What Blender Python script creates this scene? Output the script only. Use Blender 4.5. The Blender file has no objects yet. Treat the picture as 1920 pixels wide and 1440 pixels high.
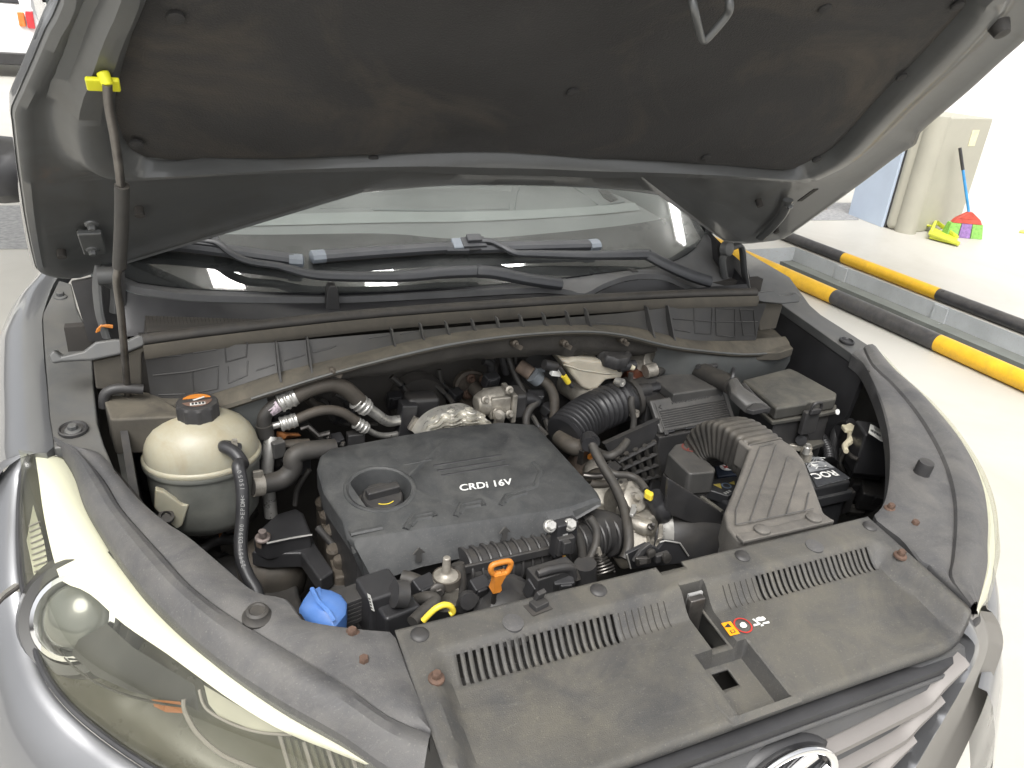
import bpy, bmesh, math, random
from mathutils import Vector, Matrix, noise
random.seed(7)
V = Vector
scene = bpy.context.scene
scene.unit_settings.scale_length = 1.2

# ---------------------------------------------------------------- camera
FPX = 1445.0                                   # focal length in pixels of the 1920 px photograph
RX = V((0.91366437, -0.10854229, 0.39170906))
RY = V((-0.39923158, -0.42068818, 0.81463833))
RZ = V((0.07636466, -0.90068864, -0.42770131))
CAM = V((-0.538, -1.195, 1.36))
cd = bpy.data.cameras.new('camera'); cam = bpy.data.objects.new('camera', cd)
scene.collection.objects.link(cam)
rm = Matrix(((RX[0], -RX[1], -RX[2]), (RY[0], -RY[1], -RY[2]), (RZ[0], -RZ[1], -RZ[2])))
cam.matrix_world = Matrix.Translation(CAM) @ rm.to_4x4()
cd.sensor_width = 36.0; cd.lens = FPX / 1920 * 36; cd.clip_start = 0.02; cd.clip_end = 500
scene.camera = cam
scene.cycles.max_bounces = 8; scene.cycles.glossy_bounces = 3; scene.cycles.transmission_bounces = 4; scene.cycles.transparent_max_bounces = 8

# ---------------------------------------------------------------- world, sun, exposure
SUN_EL, SUN_AZ = math.radians(60), math.radians(215)
w = bpy.data.worlds.new('World'); scene.world = w; w.use_nodes = True
nt = w.node_tree; nt.nodes.clear()
sky = nt.nodes.new('ShaderNodeTexSky'); sky.sky_type = 'NISHITA'; sky.sun_disc = False
sky.sun_elevation = SUN_EL; sky.sun_rotation = SUN_AZ; sky.air_density = 1.0; sky.dust_density = 6.0; sky.ozone_density = 1.0
hsv = nt.nodes.new('ShaderNodeHueSaturation'); hsv.inputs['Saturation'].default_value = 0.12
bg = nt.nodes.new('ShaderNodeBackground'); bg.inputs['Strength'].default_value = 0.15
wo = nt.nodes.new('ShaderNodeOutputWorld')
nt.links.new(sky.outputs[0], hsv.inputs['Color']); nt.links.new(hsv.outputs[0], bg.inputs[0]); nt.links.new(bg.outputs[0], wo.inputs[0])
sl = bpy.data.lights.new('sun', 'SUN'); sl.energy = 0.9; sl.angle = math.radians(35); sl.color = (1.0, 0.97, 0.92)
so = bpy.data.objects.new('sun', sl); scene.collection.objects.link(so)
sdir = V((math.sin(SUN_AZ) * math.cos(SUN_EL), math.cos(SUN_AZ) * math.cos(SUN_EL), math.sin(SUN_EL)))
so.rotation_euler = sdir.to_track_quat('Z', 'Y').to_euler(); so.location = (0, -3, 6)
vs = scene.view_settings; vs.view_transform = 'Standard'; vs.look = 'None'; vs.exposure = 0.84; vs.gamma = 1.0

# ---------------------------------------------------------------- measuring helpers: a photograph point on a real plane
def ray(p):
    c = V(((p[0] - 960) / FPX, (p[1] - 720) / FPX, 1.0))
    return V((RX.dot(c), RY.dot(c), RZ.dot(c)))
def PL(p, p0, n):
    d = ray(p); n = V(n); t = (V(p0) - CAM).dot(n) / d.dot(n); return CAM + t * d
def Zp(p, z): return PL(p, (0, 0, z), (0, 0, 1))
def Yp(p, y): return PL(p, (0, y, 0), (0, 1, 0))
def Xp(p, x): return PL(p, (x, 0, 0), (1, 0, 0))
def D(p, o=0.0): return PL(p, (0, -.563, .74 + o), (0, -.119, 1))      # the sloping deck of panel, trims and fender tops
def dz(y, o=0.0): return .74 + .119 * (y + .563) + o
def E(p, o=0.0): return PL(p, (0, -.1, .715 + o), (0, -.12, 1))        # top of the engine cover
def Wd(p, o=0.0): return PL(p, (0, .14 - .5 * o, .90 + .866 * o), (0, -.5, .866))   # windscreen
HT = math.radians(41.5)
HP0 = V((0, .23, .925)); HU = V((0, -math.cos(HT), math.sin(HT))); HN = V((0, -math.sin(HT), -math.cos(HT)))
def H(p, o=0.0): return PL(p, HP0 + HN * o, HN)                        # underside of the open bonnet
def hx(p):
    q = H(p); return (q.x, (q - HP0).dot(HU))
def HW(x, u, n=0.0): return HP0 + V((x, 0, 0)) + HU * u + HN * n
def z1(x, y): return (x / 3, 400 + y / 3)
def z2(x, y): return (440 + x / 3, 640 + y / 3)
def z3(x, y): return (900 + x / 3, 600 + y / 3)
def z4(x, y): return (1200 + x / 2.667, 560 + y / 2.667)
def z5(x, y): return (x / 2.25, 800 + y / 2.25)
def z6(x, y): return (560 + x / 3, 960 + y / 3)
def z7(x, y): return (1180 + x / 2.595, 960 + y / 2.595)
def z8(x, y): return (1280 + x / 2.483, 180 + y / 2.483)
def a2(x, y): return (160 + x / 2.595, 320 + y / 2.595)
def a3(x, y): return (800 + x / 2.595, 320 + y / 2.595)
def a4(x, y): return (1200 + x / 2.667, y / 2.667)
def a5(x, y): return (470 + x / 4.465, 680 + y / 4.465)
def a6(x, y): return (1040 + x / 5.54, 820 + y / 5.54)
def a7(x, y): return (1200 + x / 3.84, 680 + y / 3.84)

# ---------------------------------------------------------------- materials
MATS = {}
def M(name, base, rough=.5, metal=0., var=.25, nscale=14., dust=0., dustc=(.20, .17, .13), bump=.0, bscale=350., coat=0., spec=.5, scratch=0., **kw):
    if name in MATS: return MATS[name]
    m = bpy.data.materials.new(name); m.use_nodes = True; t = m.node_tree; N = t.nodes; L = t.links
    b = N['Principled BSDF']; b.inputs['Metallic'].default_value = metal
    b.inputs['Specular IOR Level'].default_value = spec
    if coat: b.inputs['Coat Weight'].default_value = coat; b.inputs['Coat Roughness'].default_value = .04
    tc = N.new('ShaderNodeTexCoord')
    n1 = N.new('ShaderNodeTexNoise'); n1.inputs['Scale'].default_value = nscale; n1.inputs['Detail'].default_value = 7; n1.inputs['Roughness'].default_value = .62
    L.new(tc.outputs['Object'], n1.inputs['Vector'])
    r1 = N.new('ShaderNodeMapRange'); r1.inputs[1].default_value = .3; r1.inputs[2].default_value = .7; r1.inputs[3].default_value = 1 - var; r1.inputs[4].default_value = 1 + var
    L.new(n1.outputs[0], r1.inputs[0])
    mx = N.new('ShaderNodeMix'); mx.data_type = 'RGBA'; mx.blend_type = 'MULTIPLY'; mx.inputs[0].default_value = 1
    mx.inputs[6].default_value = (*base, 1); L.new(r1.outputs[0], mx.inputs[7])
    col = mx.outputs[2]
    ro = N.new('ShaderNodeMapRange'); ro.inputs[1].default_value = .3; ro.inputs[2].default_value = .7
    ro.inputs[3].default_value = max(rough - .12 * min(1, var * 5), .02); ro.inputs[4].default_value = min(rough + .12 * min(1, var * 5), 1)
    L.new(n1.outputs[0], ro.inputs[0]); L.new(ro.outputs[0], b.inputs['Roughness'])
    if dust:
        n2 = N.new('ShaderNodeTexNoise'); n2.inputs['Scale'].default_value = nscale * 1.7; n2.inputs['Detail'].default_value = 9; n2.inputs['Roughness'].default_value = .7
        n2.inputs['Distortion'].default_value = .6
        L.new(tc.outputs['Object'], n2.inputs['Vector'])
        ge = N.new('ShaderNodeNewGeometry'); sx = N.new('ShaderNodeSeparateXYZ'); L.new(ge.outputs['Normal'], sx.inputs[0])
        up = N.new('ShaderNodeMapRange'); up.inputs[1].default_value = -.1; up.inputs[2].default_value = .9; up.inputs[3].default_value = .25; up.inputs[4].default_value = 1
        L.new(sx.outputs[2], up.inputs[0])
        dr = N.new('ShaderNodeMapRange'); dr.inputs[1].default_value = .32; dr.inputs[2].default_value = .72; dr.inputs[3].default_value = .15 * dust; dr.inputs[4].default_value = min(1, 1.35 * dust)
        L.new(n2.outputs[0], dr.inputs[0])
        mu = N.new('ShaderNodeMath'); mu.operation = 'MULTIPLY'; L.new(up.outputs[0], mu.inputs[0]); L.new(dr.outputs[0], mu.inputs[1])
        m2 = N.new('ShaderNodeMix'); m2.data_type = 'RGBA'; L.new(mu.outputs[0], m2.inputs[0]); L.new(col, m2.inputs[6]); m2.inputs[7].default_value = (*dustc, 1)
        col = m2.outputs[2]
    if kw.get('stain'):
        am, sc_, ss_ = kw['stain']
        n5 = N.new('ShaderNodeTexNoise'); n5.inputs['Scale'].default_value = ss_; n5.inputs['Detail'].default_value = 10; n5.inputs['Roughness'].default_value = .68; n5.inputs['Distortion'].default_value = 1.2
        L.new(tc.outputs['Object'], n5.inputs['Vector'])
        r5 = N.new('ShaderNodeMapRange'); r5.inputs[1].default_value = .50; r5.inputs[2].default_value = .68; r5.inputs[3].default_value = 0; r5.inputs[4].default_value = am
        L.new(n5.outputs[0], r5.inputs[0])
        m5 = N.new('ShaderNodeMix'); m5.data_type = 'RGBA'; L.new(r5.outputs[0], m5.inputs[0]); L.new(col, m5.inputs[6]); m5.inputs[7].default_value = (*sc_, 1); col = m5.outputs[2]
    if kw.get('speck'):
        am, sc_ = kw['speck']
        n6 = N.new('ShaderNodeTexNoise'); n6.inputs['Scale'].default_value = 420; n6.inputs['Detail'].default_value = 2; L.new(tc.outputs['Object'], n6.inputs['Vector'])
        r6 = N.new('ShaderNodeMapRange'); r6.inputs[1].default_value = .62; r6.inputs[2].default_value = .74; r6.inputs[3].default_value = 0; r6.inputs[4].default_value = am
        L.new(n6.outputs[0], r6.inputs[0])
        m6 = N.new('ShaderNodeMix'); m6.data_type = 'RGBA'; L.new(r6.outputs[0], m6.inputs[0]); L.new(col, m6.inputs[6]); m6.inputs[7].default_value = (*sc_, 1); col = m6.outputs[2]
    if scratch:
        mp = N.new('ShaderNodeMapping'); mp.inputs['Scale'].default_value = (6, 60, 20); mp.inputs['Rotation'].default_value = (0, 0, .8)
        L.new(tc.outputs['Object'], mp.inputs[0])
        n3 = N.new('ShaderNodeTexNoise'); n3.inputs['Scale'].default_value = 4; n3.inputs['Detail'].default_value = 4; n3.inputs['Distortion'].default_value = 1.5; L.new(mp.outputs[0], n3.inputs['Vector'])
        r3 = N.new('ShaderNodeMapRange'); r3.inputs[1].default_value = .58; r3.inputs[2].default_value = .7; r3.inputs[3].default_value = 0; r3.inputs[4].default_value = scratch
        L.new(n3.outputs[0], r3.inputs[0])
        m3 = N.new('ShaderNodeMix'); m3.data_type = 'RGBA'; L.new(r3.outputs[0], m3.inputs[0]); L.new(col, m3.inputs[6])
        m3.inputs[7].default_value = (*kw.get('scol', [min(1, c * 2.6 + .03) for c in base]), 1); col = m3.outputs[2]
    L.new(col, b.inputs['Base Color'])
    if bump:
        n4 = N.new('ShaderNodeTexNoise'); n4.inputs['Scale'].default_value = bscale; n4.inputs['Detail'].default_value = 3; L.new(tc.outputs['Object'], n4.inputs['Vector'])
        bp = N.new('ShaderNodeBump'); bp.inputs['Strength'].default_value = bump; bp.inputs['Distance'].default_value = .002
        L.new(n4.outputs[0], bp.inputs['Height']); L.new(bp.outputs[0], b.inputs['Normal'])
    if kw.get('sss'):
        b.inputs['Subsurface Weight'].default_value = kw['sss']; b.inputs['Subsurface Radius'].default_value = (.02, .015, .01); b.inputs['Subsurface Scale'].default_value = .6
    if kw.get('emit'):
        b.inputs['Emission Color'].default_value = (*kw.get('ecol', (1, 1, 1)), 1); b.inputs['Emission Strength'].default_value = kw['emit']
    if kw.get('trans'):
        b.inputs['Transmission Weight'].default_value = kw['trans']
    if kw.get('alpha'):
        b.inputs['Alpha'].default_value = kw['alpha']
    MATS[name] = m; return m
def thin_glass(name, tint=(.95, .97, .95), ior=1.45, haze=0., hcol=(.8, .8, .7), refl=2.4):
    m = bpy.data.materials.new(name); m.use_nodes = True; t = m.node_tree; N = t.nodes; L = t.links; N.clear()
    o = N.new('ShaderNodeOutputMaterial'); tr = N.new('ShaderNodeBsdfTransparent'); tr.inputs[0].default_value = (*tint, 1)
    gl = N.new('ShaderNodeBsdfGlossy'); gl.inputs['Roughness'].default_value = .03
    lw = N.new('ShaderNodeLayerWeight'); lw.inputs['Blend'].default_value = .5
    pw = N.new('ShaderNodeMath'); pw.operation = 'POWER'; pw.inputs[1].default_value = 4.; L.new(lw.outputs['Facing'], pw.inputs[0])
    f0 = ((ior - 1) / (ior + 1)) ** 2 * refl
    fr = N.new('ShaderNodeMath'); fr.operation = 'MULTIPLY_ADD'; fr.inputs[1].default_value = (.8 - f0) * min(1, refl / 2); fr.inputs[2].default_value = f0; L.new(pw.outputs[0], fr.inputs[0])
    mx = N.new('ShaderNodeMixShader'); L.new(fr.outputs[0], mx.inputs[0]); L.new(tr.outputs[0], mx.inputs[1]); L.new(gl.outputs[0], mx.inputs[2])
    last = mx.outputs[0]
    if haze:
        di = N.new('ShaderNodeBsdfDiffuse'); di.inputs[0].default_value = (*hcol, 1)
        tc = N.new('ShaderNodeTexCoord'); nn = N.new('ShaderNodeTexNoise'); nn.inputs['Scale'].default_value = 9; nn.inputs['Detail'].default_value = 5; L.new(tc.outputs['Object'], nn.inputs['Vector'])
        rg = N.new('ShaderNodeMapRange'); rg.inputs[1].default_value = .3; rg.inputs[2].default_value = .7; rg.inputs[3].default_value = haze * .4; rg.inputs[4].default_value = haze * 1.6; L.new(nn.outputs[0], rg.inputs[0])
        m2 = N.new('ShaderNodeMixShader'); L.new(rg.outputs[0], m2.inputs[0]); L.new(last, m2.inputs[1]); L.new(di.outputs[0], m2.inputs[2]); last = m2.outputs[0]
    L.new(last, o.inputs[0]); MATS[name] = m; return m

M('trim', (.062, .062, .065), .55, nscale=9, dust=.6, dustc=(.14, .132, .120), bump=.25, bscale=900, scratch=.10, stain=(.6, (.040, .040, .044), 6), speck=(.35, (.20, .19, .17)))
M('panel', (.052, .052, .053), .55, nscale=7, dust=.65, dustc=(.125, .114, .090), bump=.3, bscale=900, scratch=.10, stain=(.7, (.040, .040, .043), 5), speck=(.35, (.20, .185, .15)))
M('cover', (.036, .038, .040), .52, nscale=16, dust=.5, dustc=(.105, .104, .098), bump=.12, bscale=700, stain=(.6, (.024, .025, .027), 9), speck=(.4, (.12, .12, .115)))
M('black', (.030, .030, .032), .5, nscale=18, dust=.35, dustc=(.09, .08, .065))
M('black_clean', (.025, .025, .027), .42, dust=.12, dustc=(.08, .075, .07))
M('rubber', (.030, .029, .028), .6, nscale=20, dust=.4, dustc=(.11, .095, .075))
M('hose_brown', (.050, .045, .038), .65, nscale=20, dust=.5, dustc=(.13, .105, .08))
M('duct', (.075, .072, .067), .6, nscale=9, dust=.75, dustc=(.165, .150, .130), bump=.2, bscale=900, speck=(.4, (.25, .22, .18)))
M('bellow', (.028, .027, .026), .5, nscale=10, var=.2, dust=.8, dustc=(.13, .118, .10))  # base darkened to put the shade of the bellows' left side into the colour
M('fusebox', (.040, .040, .038), .55, nscale=10, dust=.7, dustc=(.135, .125, .10), bump=.15, bscale=600)
M('airbox', (.050, .050, .050), .5, nscale=12, dust=.55, dustc=(.135, .125, .11))
M('dusty', (.055, .050, .042), .8, nscale=12, dust=.85, dustc=(.135, .118, .088))
M('lip', (.11, .112, .115), .45, nscale=12, dust=.3, dustc=(.16, .15, .13))  # lighter grey puts the light on the cowl's upper lip into its colour
M('cowl', (.038, .038, .039), .55, nscale=10, dust=.3, dustc=(.10, .09, .07))
M('body_bay', (.085, .092, .094), .42, nscale=8, dust=.5, dustc=(.15, .135, .105), coat=.2)
M('flange', (.075, .078, .080), .45, nscale=8, dust=.45, dustc=(.14, .13, .11))
M('hood_in', (.105, .108, .108), .38, nscale=7, dust=.0, var=.12, coat=.3, metal=.2, stain=(.4, (.075, .07, .06), 6))
M('hood_pad', (.036, .035, .035), .95, nscale=6, var=.25, bump=.9, bscale=420, scratch=.10, scol=(.075, .066, .056), stain=(.75, (.078, .066, .054), 3.2), speck=(.3, (.07, .066, .062)))
M('paint', (.19, .193, .20), .34, metal=.6, var=.04, nscale=4, coat=1.)
M('alu', (.50, .49, .46), .34, metal=.6, nscale=40, var=.2)
M('cast_alu', (.36, .335, .29), .5, metal=.55, nscale=50, var=.35, bump=.2, bscale=400)
M('steel_dark', (.16, .15, .14), .42, metal=.9, nscale=40, var=.3)
M('chrome', (.85, .85, .86), .07, metal=1., var=.02)
M('rust', (.115, .070, .050), .75, nscale=90, var=.4, metal=.2, bump=.3)
M('rust_pale', (.14, .105, .08), .8, nscale=60, var=.35)
M('tank', (.37, .355, .28), .42, nscale=14, var=.14, sss=.3, dust=.5, dustc=(.30, .25, .15), stain=(.5, (.27, .21, .12), 10))
M('tank_low', (.12, .125, .115), .4, nscale=16, var=.25, dust=.3, dustc=(.3, .27, .2))
M('brake_res', (.46, .42, .34), .45, nscale=16, var=.15, sss=.3)
M('dirty_cast', (.070, .058, .046), .7, nscale=60, var=.5, bump=.6, bscale=200, dust=.3, dustc=(.13, .11, .08))
M('hose_print', (.20, .20, .195), .6, var=.3, nscale=120)
M('white_text', (.75, .75, .72), .5, var=.12, nscale=90)
M('grey_text', (.30, .30, .29), .6, var=.2, nscale=90)
M('blue', (.075, .19, .50), .42, nscale=20, var=.12, dust=.15, dustc=(.3, .35, .45))
M('yellow', (.74, .57, .05), .4, var=.08)
M('lemon', (.80, .78, .03), .45, var=.06)
M('orange', (.56, .20, .03), .45, nscale=30, var=.18)
M('red', (.45, .03, .02), .5, var=.1)
M('foil', (.66, .64, .58), .34, metal=.45, nscale=30, var=.25)
M('foam', (.048, .045, .041), .95, nscale=14, var=.35, dust=.45, dustc=(.11, .09, .07), bump=.6, bscale=120)
M('firewall', (.040, .037, .034), .95, nscale=8, var=.4, dust=.3, dustc=(.06, .05, .04))
M('leaf', (.30, .115, .035), .7, nscale=60, var=.4)
M('cream_sky_glare', (.76, .75, .66), .3, var=.03, nscale=6)  # cream tone stands for bright sky mirrored in the headlamp lens
M('lamp_dark', (.022, .021, .018), .35, var=.2, coat=.4)
M('lamp_olive', (.065, .062, .044), .3, var=.12, coat=.3)
M('amber', (.22, .085, .03), .3, var=.15)
M('bar_pink', (.20, .186, .175), .55, metal=.2, var=.08)
M('grille_grey', (.055, .056, .060), .42, var=.15, dust=.3, dustc=(.14, .13, .11))
M('bumper_side', (.21, .20, .185), .5, metal=.2, var=.06, nscale=5, coat=.15)
M('wiper', (.045, .047, .052), .42, var=.15, dust=.25, dustc=(.13, .13, .13))
M('wiper_blue', (.17, .19, .215), .45, var=.1)
M('dash', (.14, .146, .145), .55, var=.08, nscale=3)
M('dash_dark', (.10, .115, .115), .6, var=.1)
M('frit', (.012, .012, .014), .3, var=.1, spec=.2)
M('label_paper', (.62, .62, .58), .5, var=.08, nscale=60)
M('battery', (.022, .023, .026), .42, var=.2, dust=.25, dustc=(.09, .085, .075))
M('label_foil', (.30, .31, .32), .35, metal=.3, var=.45, nscale=70)
M('cream_part', (.60, .55, .40), .5, var=.12)
thin_glass('lens', (.93, .93, .86), 1.5, haze=.035, hcol=(.72, .72, .60), refl=1.1)
thin_glass('windscreen', (.83, .86, .85), 1.52, haze=.06, hcol=(.5, .52, .5))

# ---------------------------------------------------------------- mesh helpers (all in world coordinates: (verts, faces))
def cat(pts, res=6, closed=False):
    pts = [V(p) for p in pts]
    if len(pts) < 3: return pts
    out = []; n = len(pts)
    for i in range(n if closed else n - 1):
        g = (lambda k: pts[k % n]) if closed else (lambda k: pts[max(0, min(n - 1, k))])
        p0, p1, p2, p3 = g(i - 1), g(i), g(i + 1), g(i + 2)
        for s in range(res):
            t = s / res
            out.append(.5 * ((2 * p1) + (p2 - p0) * t + (2 * p0 - 5 * p1 + 4 * p2 - p3) * t * t + (3 * p1 - p0 - 3 * p2 + p3) * t ** 3))
    if not closed: out.append(pts[-1])
    return out
def rs(pts, n):
    pts = [V(p) for p in pts]; d = [0.]
    for a, b in zip(pts, pts[1:]): d.append(d[-1] + (b - a).length)
    out = []; k = 0
    for i in range(n):
        s = d[-1] * i / (n - 1)
        while k < len(pts) - 2 and d[k + 1] < s: k += 1
        L_ = d[k + 1] - d[k]; out.append(pts[k].lerp(pts[k + 1], (s - d[k]) / L_ if L_ > 1e-9 else 0))
    return out
def crs(pts, n, res=8): return rs(cat(pts, res), n)
def tube(pts, r, n=12, res=6, smooth=True, flat=1.0, step=None):
    P = cat(pts, res) if smooth else [V(p) for p in pts]
    if step: 
        tot = sum((b - a).length for a, b in zip(P, P[1:])); P = rs(P, max(3, int(tot / step)))
    m = len(P); R = r if callable(r) else (lambda t: r)
    if isinstance(r, (list, tuple)): R = lambda t: r[0] + (r[1] - r[0]) * t
    T = [(P[min(i + 1, m - 1)] - P[max(i - 1, 0)]).normalized() for i in range(m)]
    nrm = T[0].orthogonal().normalized()
    if abs(T[0].z) < .9: nrm = (V((0, 0, 1)) - T[0] * T[0].z).normalized()
    vs_, fs = [], []
    for i in range(m):
        nrm = (nrm - T[i] * nrm.dot(T[i])).normalized(); bi = T[i].cross(nrm); rr = R(i / (m - 1))
        for k in range(n):
            a = 2 * math.pi * k / n; vs_.append(P[i] + (nrm * math.sin(a) * flat + bi * math.cos(a)) * rr)
    for i in range(m - 1):
        for k in range(n):
            fs.append((i * n + k, i * n + (k + 1) % n, (i + 1) * n + (k + 1) % n, (i + 1) * n + k))
    fs.append(tuple(range(n))[::-1]); fs.append(tuple(range((m - 1) * n, m * n)))
    return vs_, fs
def basis(axis, xd=None):
    a = V(axis).normalized(); x = V(xd) if xd is not None else a.orthogonal(); x = (x - a * x.dot(a)).normalized(); return x, a.cross(x), a
def lathe(c, axis, prof, n=28, sx=1., sy=1., xd=None, wob=None, caps=True):
    x, y, a = basis(axis, xd); c = V(c); vs_, fs = [], []
    for r, h in prof:
        for k in range(n):
            t = 2 * math.pi * k / n; q = r * (wob(t, h) if wob else 1)
            vs_.append(c + a * h + x * (q * sx * math.cos(t)) + y * (q * sy * math.sin(t)))
    m = len(prof)
    for i in range(m - 1):
        for k in range(n): fs.append((i * n + k, i * n + (k + 1) % n, (i + 1) * n + (k + 1) % n, (i + 1) * n + k))
    if caps: fs.append(tuple(range(n))[::-1]); fs.append(tuple(range((m - 1) * n, m * n)))
    return vs_, fs
def slab(poly, down=-.01):
    dv = V((0, 0, down)) if not hasattr(down, '__len__') else V(down)
    n = len(poly); vs_ = [V(p) for p in poly] + [V(p) + dv for p in poly]
    fs = [tuple(range(n)), tuple(range(2 * n - 1, n - 1, -1))] + [(i, n + i, n + (i + 1) % n, (i + 1) % n) for i in range(n)]
    return vs_, fs
def loft(rings, cap0=True, cap1=True, closed=True):
    n = len(rings[0]); vs_ = [V(p) for r in rings for p in r]; fs = []
    for i in range(len(rings) - 1):
        for k in range(n if closed else n - 1):
            fs.append((i * n + k, i * n + (k + 1) % n, (i + 1) * n + (k + 1) % n, (i + 1) * n + k))
    if closed and cap0: fs.append(tuple(range(n))[::-1])
    if closed and cap1: fs.append(tuple(range((len(rings) - 1) * n, len(rings) * n)))
    return vs_, fs
def box(c, s, rz=0., rx=0., ry=0.):
    m = Matrix.Rotation(rz, 3, 'Z') @ Matrix.Rotation(ry, 3, 'Y') @ Matrix.Rotation(rx, 3, 'X'); c = V(c)
    vs_ = [c + m @ V((sx * s[0] / 2, sy * s[1] / 2, sz * s[2] / 2)) for sz in (-1, 1) for sy in (-1, 1) for sx in (-1, 1)]
    return vs_, [(0, 2, 3, 1), (4, 5, 7, 6), (0, 1, 5, 4), (2, 6, 7, 3), (0, 4, 6, 2), (1, 3, 7, 5)]
def bx(x0, x1, y0, y1, z0, z1_): return box(((x0 + x1) / 2, (y0 + y1) / 2, (z0 + z1_) / 2), (x1 - x0, y1 - y0, z1_ - z0))
def join(*gs):
    vs_, fs = [], []
    for g in gs:
        o = len(vs_); vs_ += list(g[0]); fs += [tuple(i + o for i in f) for f in g[1]]
    return vs_, fs
def bead(pts, r, h=None, n=6): return tube(pts, r, n=n, smooth=False, flat=(h or r) / r)

ORG = {}
def mk(name, g, mat, parent=None, label=None, bevel=0., seg=2, solid=0., sub=0, ang=38, recalc=True, origin=None):
    vs_, fs = g
    me = bpy.data.meshes.new(name)
    lo = V([min(v[i] for v in vs_) for i in range(3)]); hi = V([max(v[i] for v in vs_) for i in range(3)])
    c = V(origin) if origin is not None else V(((lo.x + hi.x) / 2, (lo.y + hi.y) / 2, lo.z))
    me.from_pydata([tuple(V(v) - c) for v in vs_], [], fs)
    if recalc:
        bm = bmesh.new(); bm.from_mesh(me); bmesh.ops.recalc_face_normals(bm, faces=bm.faces); bm.to_mesh(me); bm.free()
    for p in me.polygons: p.use_smooth = True
    o = bpy.data.objects.new(name, me); scene.collection.objects.link(o)
    me.materials.append(MATS[mat] if isinstance(mat, str) else mat)
    ORG[o] = c; o.location = c - (ORG[parent] if parent is not None else V((0, 0, 0)))
    if parent is not None: o.parent = parent
    if label: o['label'] = label
    if bevel:
        b = o.modifiers.new('bevel', 'BEVEL'); b.width = bevel; b.segments = seg; b.limit_method = 'ANGLE'; b.angle_limit = math.radians(35); b.harden_normals = True
    else: me.set_sharp_from_angle(angle=math.radians(ang))
    if solid:
        s = o.modifiers.new('solid', 'SOLIDIFY'); s.thickness = solid; s.offset = -1
    if sub:
        s = o.modifiers.new('sub', 'SUBSURF'); s.levels = sub; s.render_levels = sub
    return o
def bake(o):
    dg = bpy.context.evaluated_depsgraph_get(); dg.update()
    me = bpy.data.meshes.new_from_object(o.evaluated_get(dg)); old = o.data; o.modifiers.clear(); o.data = me; me.name = o.name
    bpy.data.meshes.remove(old)
def cut(o, g, ang=35):
    if o.modifiers: bake(o)
    me = bpy.data.meshes.new('c'); c = ORG[o]
    me.from_pydata([tuple(V(v) - c) for v in g[0]], [], g[1])
    bm = bmesh.new(); bm.from_mesh(me); bmesh.ops.recalc_face_normals(bm, faces=bm.faces); bm.to_mesh(me); bm.free()
    co = bpy.data.objects.new('c', me); scene.collection.objects.link(co); co.matrix_world = Matrix.Translation(c)
    bpy.context.view_layer.update()
    b = o.modifiers.new('b', 'BOOLEAN'); b.object = co; b.operation = 'DIFFERENCE'; b.solver = 'EXACT'; b.use_self = True
    bake(o); bpy.data.objects.remove(co); bpy.data.meshes.remove(me)
    for p in o.data.polygons: p.use_smooth = True
    o.data.set_sharp_from_angle(angle=math.radians(ang))
def text(name, s, org, xd, yd, size, mat, parent, ext=.0006, xs=1., bold=0., align='LEFT', shear=0., label=None):
    cu = bpy.data.curves.new(name, 'FONT'); cu.body = s; cu.size = 1; cu.offset = bold; cu.align_x = align; cu.shear = shear; cu.resolution_u = 3
    t = bpy.data.objects.new(name, cu); scene.collection.objects.link(t)
    dg = bpy.context.evaluated_depsgraph_get(); dg.update()
    me = bpy.data.meshes.new_from_object(t.evaluated_get(dg)); bpy.data.objects.remove(t); bpy.data.curves.remove(cu)
    x = V(xd).normalized(); n = x.cross(V(yd)).normalized(); y = n.cross(x)
    vs_ = [V(org) + x * (v.co.x * size * xs) + y * (v.co.y * size) + n * ext for v in me.vertices]
    fs = [tuple(p.vertices) for p in me.polygons]; bpy.data.meshes.remove(me)
    return mk(name, (vs_, fs), mat, parent, label, recalc=False)
def thing(name, label, cat_, loc=(0, 0, 0), group=None):
    o = bpy.data.objects.new(name, None); scene.collection.objects.link(o); o.location = loc; ORG[o] = V(loc); o.empty_display_size = .1
    o['label'] = label; o['category'] = cat_
    if group: o['group'] = group
    return o
def tag(o, label, cat_, group=None):
    o['label'] = label; o['category'] = cat_
    if group: o['group'] = group
    return o
def structure(o): o['kind'] = 'structure'; return o
# ================================================================ the setting
def floor_mat():
    m = M('floor', (.50, .482, .435), .45, nscale=1.2, var=.07, dust=.0, bump=.15, bscale=40, stain=(.4, (.40, .375, .32), .9), speck=(.12, (.4, .35, .28))); return m
floor_mat()
M('asphalt', (.30, .30, .30), .9, nscale=30, var=.3, bump=.5, bscale=80)
M('pit_wall', (.47, .49, .50), .7, nscale=4, var=.12, scratch=.5, scol=(.36, .30, .24))
M('pit_floor', (.17, .18, .165), .8, nscale=5, var=.2)
M('wall_beige', (.40, .385, .32), .7, nscale=2.5, var=.08, bump=.1, bscale=60)
M('panel_blue', (.50, .58, .70), .5, nscale=3, var=.05)
M('wood', (.22, .10, .05), .7, nscale=20, var=.3)
M('pole_black', (.034, .034, .038), .38, nscale=12, var=.35, dust=.25, dustc=(.2, .18, .15), stain=(.5, (.09, .085, .075), 9))
M('pole_yellow', (.74, .43, .02), .40, nscale=12, var=.12, scratch=.35, scol=(.25, .15, .05), stain=(.35, (.45, .25, .05), 6))
M('sky_white', (.8, .8, .8), .9, var=.02)
px0, px1, py0, py1 = 3.03, 3.705, -8.0, 3.02     # the pit opening
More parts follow.
